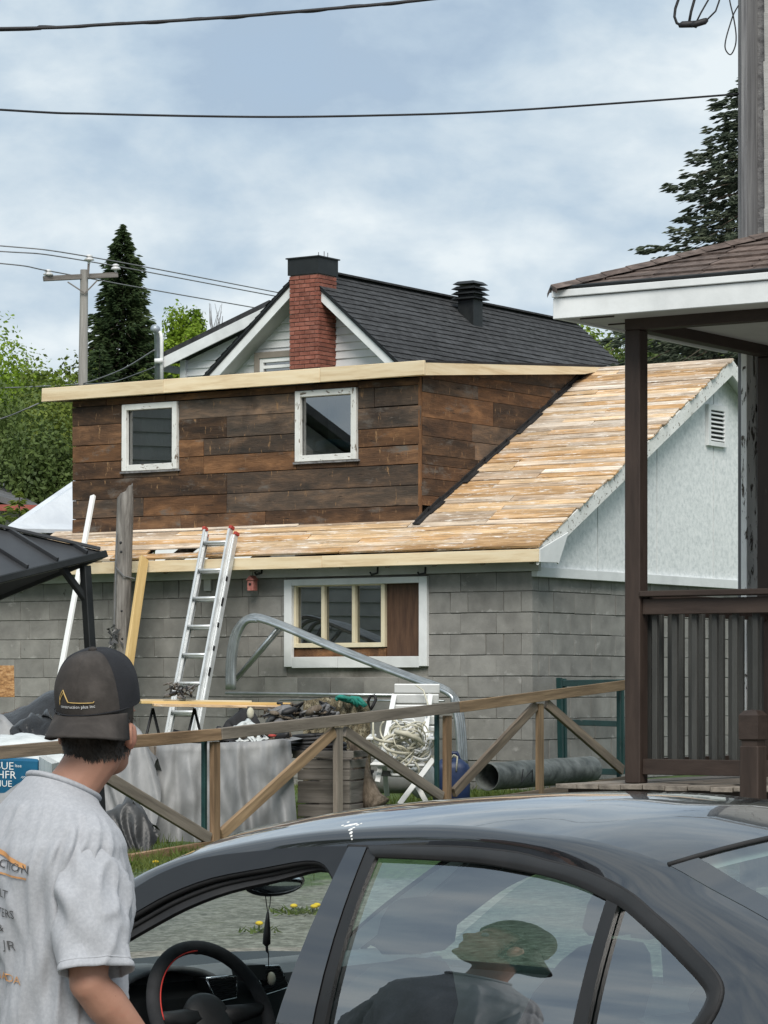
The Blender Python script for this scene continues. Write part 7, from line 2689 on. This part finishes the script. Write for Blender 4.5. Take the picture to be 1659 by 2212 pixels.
def conifer(name, base, height, radius, mat, label, seed, levels=46, per=11, sprays=20, size=.16, power=.85, zmin=.05, group=None, droop=.35, side=None, cat='tree'):
    r = np.random.default_rng(seed)
    root = empty(name, base, label, cat, group)
    base = np.array(base, float)
    P, Nn, D = [], [], []
    mb = MB()
    mb.tube([V(base), V(base) + UP * height * .5, V(base) + UP * height * .985], [height * .016, height * .010, .008], 8)
    for i in range(levels):
        t = zmin + (1 - zmin) * (i / (levels - 1)) ** .95
        z = height * t * .985
        Rl = radius * (1 - t) ** power * r.uniform(.86, 1.08) + .05
        nb = max(4, int(per * (.45 + .55 * (1 - t))))
        ph = r.uniform(0, 6.28)
        for b_ in range(nb):
            an = ph + 2 * math.pi * b_ / nb + r.uniform(-.25, .25)
            if side is not None and math.cos(an - side) < -.35 and r.random() < .6:
                continue
            Lb = Rl * r.uniform(.72, 1.16)
            dv = np.array([math.cos(an), math.sin(an), 0])
            ns = max(5, int(sprays * (Lb / radius) ** .8))
            q = r.uniform(.12, 1, ns) ** .75
            tang = np.array([-dv[1], dv[0], 0])
            wsp = (.30 * Lb * (1 - q * .75))
            lat = r.uniform(-1, 1, ns) * wsp
            zz = z - droop * Lb * q ** 1.3 + .20 * Lb * q ** 3 - .25 * np.abs(lat) + r.normal(0, .03 * height / 10, ns) + .1 * Lb
            pp_ = base + dv * (q * Lb)[:, None] + tang * lat[:, None]
            pp_[:, 2] = base[2] + zz
            P.append(pp_)
            dd = dv * .9 + tang * (lat / (wsp + .05) * .8)[:, None] + np.array([0, 0, -.25])
            D.append(nrmz(dd))
            e = V(base + dv * Lb * .85) + UP * (z - droop * Lb * .7)
            if Lb > .3 * radius:
                s0 = V(base) + UP * z
                mb.tube([s0, s0.lerp(e, .5) + UP * .05 * Lb, e], [.012 * height / 8, .008 * height / 8, .003], 4)
    P, D = np.concatenate(P), np.concatenate(D)
    n = len(P)
    s = size * r.uniform(.7, 1.35, (n, 1))
    W = nrmz(np.cross(D, r.normal(0, 1, (n, 3)) * .6 + np.array([0, 0, 1.0])))
    Q1 = np.stack([P - D * s, P + W * s * .34, P + D * s * 1.1, P - W * s * .34], 1)
    W2 = nrmz(np.cross(D, W))
    Q2 = np.stack([P - D * s * .8, P + W2 * s * .24, P + D * s, P - W2 * s * .24], 1)
    quads_mesh('needles', np.concatenate([Q1, Q2]), mat, root)
    mb.build('trunk', m_bark, root, smooth=True)
    return root


GT = 'trees behind the houses'


def gb(x, d):
    p = px(x, 1400, d)
    return (p.x, d, gz(p.x, d) - .2)


def pz(y, d):
    return H + (HY - y) / F * d


d = 95
conifer('spruce_tree', gb(265, d), pz(478, d) - gb(265, d)[2], 3.1, m_spruce, 'tall pointed dark spruce behind the utility pole', 1, 84, 20, 110, .11, .68, .12, GT)
for i, (x, yt, d, rx, lab, mt) in enumerate(((140, 835, 66, 1.5, 'olive tree filling the gap left of the dormer', m_olive), (70, 855, 68, 1.6, 'mid green tree below the bright crowns at the left', m_cedar),
                                              (0, 845, 64, 1.7, 'mid green tree cut by the left picture edge', m_cedar), (110, 930, 60, 1.4, 'dark green tree above the far bungalow roof', m_cedar))):
    zt = pz(yt, d)
    h = zt - gb(x, d)[2]
    broadleaf('maple_tree', gb(x, d), zt, (px(x, 0, d).x, d, zt - h * .42), (rx, rx, h * .44), mt, lab, 120 + i, 36000, .06, 44, group=GT)
conifer('spruce_tree', gb(215, 80), pz(735, 80) - gb(0, 80)[2], 2.4, m_spruce, 'dark conifer between pole foot and service mast', 12, 52, 15, 70, .105, .7, .1, GT)
conifer('spruce_tree', gb(310, 84), pz(790, 84) - gb(0, 84)[2], 2.6, m_cedar, 'dark conifer right behind the service mast', 13, 46, 14, 60, .11, .65, .1, GT)
for i, (x, yt, d, rx, lab, mt) in enumerate(((18, 716, 86, 2.0, 'bright spring green tree at the left edge', m_bright), (88, 742, 84, 1.5, 'bright green tree just left of the utility pole', m_bright),
                                       (140, 775, 90, 1.3, 'low bright green tree beside the pole shaft', m_olive), (-70, 735, 80, 2.2, 'bright green tree reaching in from outside the left edge', m_bright),
                                       (50, 800, 76, 1.9, 'olive green tree under the bright crowns at left', m_olive))):
    zt = pz(yt, d)
    h = zt - gb(x, d)[2]
    broadleaf('maple_tree', gb(x, d), zt, (px(x, 0, d).x, d, zt - h * .36), (rx, rx * .9, h * .37), mt, lab, 20 + i, 42000, .075, 40, group=GT)
d = 112
zt = pz(655, d)
broadleaf('maple_tree', gb(400, d), zt, (px(402, 0, d).x, d, zt - 2.0), (1.15, 1.1, 2.0), m_bright, 'bright green tree between spruce and white house roof', 31, 14000, .085, 24, group=GT)
# bare twiggy sapling
p = V(gb(462, 100))
mb = MB()
rr = random.Random(4)
for k in range(12):
    x0 = rr.uniform(446, 484)
    a, t_ = px(465, 740, 100), px(x0, rr.uniform(652, 690), 100)
    mb.tube([a, a.lerp(t_, .5) + V((rr.uniform(-.15, .15), 0, 0)), t_], [.03, .018, .008], 4)
mb.tube([p, px(465, 740, 100)], [.08, .05], 6)
tag(mb.build('bare_sapling', m_farwire, None, loc=p), 'bare grey twigs standing above the lower roof', 'tree')
# behind on the right
d = 46
conifer('spruce_tree', (px(1640, 0, d).x, d, .7), pz(120, d) - .7, 3.9, m_spruce2, 'large spruce behind the grey corner board at right', 3, 54, 17, 150, .075, .62, .1, None, .42)
for i, (x, yt, d, rx, lab, mt) in enumerate(((1235, 690, 92, 1.5, 'pale green tree peeking over the house ridge end', m_bright), (1330, 712, 78, 1.7, 'bronze leaved tree beside the porch post', m_rust),
                                       (1440, 735, 62, 2.0, 'dark green tree seen under the porch roof', m_cedar), (1540, 728, 60, 2.0, 'dark green tree behind the garage ridge', m_cedar), (1290, 725, 84, 1.4, 'olive tree behind the right end of the charcoal roof', m_olive), (1400, 700, 70, 1.6, 'dark olive tree behind the porch post', m_cedar))):
    zt = pz(yt, d)
    h = zt - gb(x, d)[2]
    broadleaf('maple_tree', gb(x, d), zt, (px(x, 0, d).x, d, zt - h * .35), (rx, rx, h * .36), mt, lab, 60 + i, 26000, .075, 34, group=GT)
# small arborvitae in front of the far house
d = 50
conifer('arborvitae', gb(42, d), pz(1062, d) - gb(42, d)[2], .5, m_olive, 'small yellow green arborvitae before the far bungalow', 41, 30, 12, 20, .07, .5, .0, None, -.2)
broadleaf('shrub', gb(12, 47), 0, (px(8, 0, 47).x, 47, pz(1135, 47) - .35), (.4, .4, .6), m_cedar, 'dark round shrub at the left edge below the bungalow', 43, 2500, .05, 12, cat='shrub')

# a row of trees behind the viewer closes the street (seen only in reflections)
for i, (x, y, h) in enumerate(((-26, -8, 9), (-20, -22, 11), (-6, -30, 10), (8, -28, 11), (22, -18, 9), (-34, 8, 10))):
    broadleaf('street_tree', (x, y, gz(x, y)), h, (x, y, h * .6), (4.2, 4.2, h * .42), m_cedar, ['tree outside the picture, left of the street', 'tree outside the picture, far left behind the viewer', 'tree outside the picture, straight behind the viewer', 'tree outside the picture, right behind the viewer',
                                                                                           'tree outside the picture, far right behind the viewer', 'tree outside the picture, beyond the neighbour house'][i], 80 + i, 5000, .38, 22, group='trees along the street')

# grass along the fence and dandelions
r = np.random.default_rng(5)
Q = []
n = 42000
u = r.uniform(-9.5, 2.0, n)
o = np.abs(r.normal(0, 1.0, n)) * np.where(r.random(n) < .7, 1.9, -.7)
X = FO.x + B.x * u + L.x * o
Y = FO.y + B.y * u + L.y * o
keep = (np.sin(X * 2.3 + Y * 1.1) + np.sin(X * .9 - Y * 2.7) + r.normal(0, .6, n)) > -.3
X, Y = X[keep], Y[keep]
Z = np.array([gz(a, b_) for a, b_ in zip(X, Y)])
P = np.stack([X, Y, Z], 1)
n = len(P)
hh_ = r.uniform(.03, .09, (n, 1))
an = r.uniform(0, 6.28, n)
W = np.stack([np.cos(an), np.sin(an), np.zeros(n)], 1) * r.uniform(.003, .007, (n, 1))
T = P + np.stack([r.normal(0, .03, n), r.normal(0, .03, n), hh_[:, 0]], 1)
Q = np.stack([P - W, P + W, T + W * .2, T - W * .2], 1)
tag(quads_mesh('grass', Q, m_grass, None, loc=(0, 24, .6)), 'short green grass along the timber fence', 'grass', kind='stuff')
for i, (x, y, k, lab) in enumerate(((655, 1972, 3, 'clump of yellow dandelions seen through the windscreen'), (560, 2013, 1, 'single yellow dandelion left of the hanging tassel'), (300, 1875, 2, 'yellow dandelions in the grass beside the man'))):
    p = gnd(x, y, 9.0, 40.0)
    root = empty('dandelion', p, lab, 'flower', 'dandelions in the gravel')
    rr = random.Random(i)
    mb, ml = MB(), MB()
    for j in range(k):
        q = p + V((rr.uniform(-.12, .12), rr.uniform(-.15, .15), 0)) * (1 if k > 1 else 0)
        mb.ball(q + UP * (.035 + rr.uniform(0, .02)), (.024, .024, .014), 6)
        ml.tube([q, q + UP * .04], .004, 5)
    for j in range(30 * k):
        q = p + V((rr.gauss(0, .05), rr.gauss(0, .05), 0)) * (1 + .3 * k)
        e = q + V((rr.uniform(-.07, .07), rr.uniform(-.07, .07), rr.uniform(.02, .05)))
        w = V((rr.uniform(-1, 1), rr.uniform(-1, 1), 0)).normalized() * .012
        ml.add([q - w, q + w, e], [(0, 1, 2)])
    mb.build('flower_head', m_flower, root, smooth=True)
    ml.build('leaves', m_grass, root)
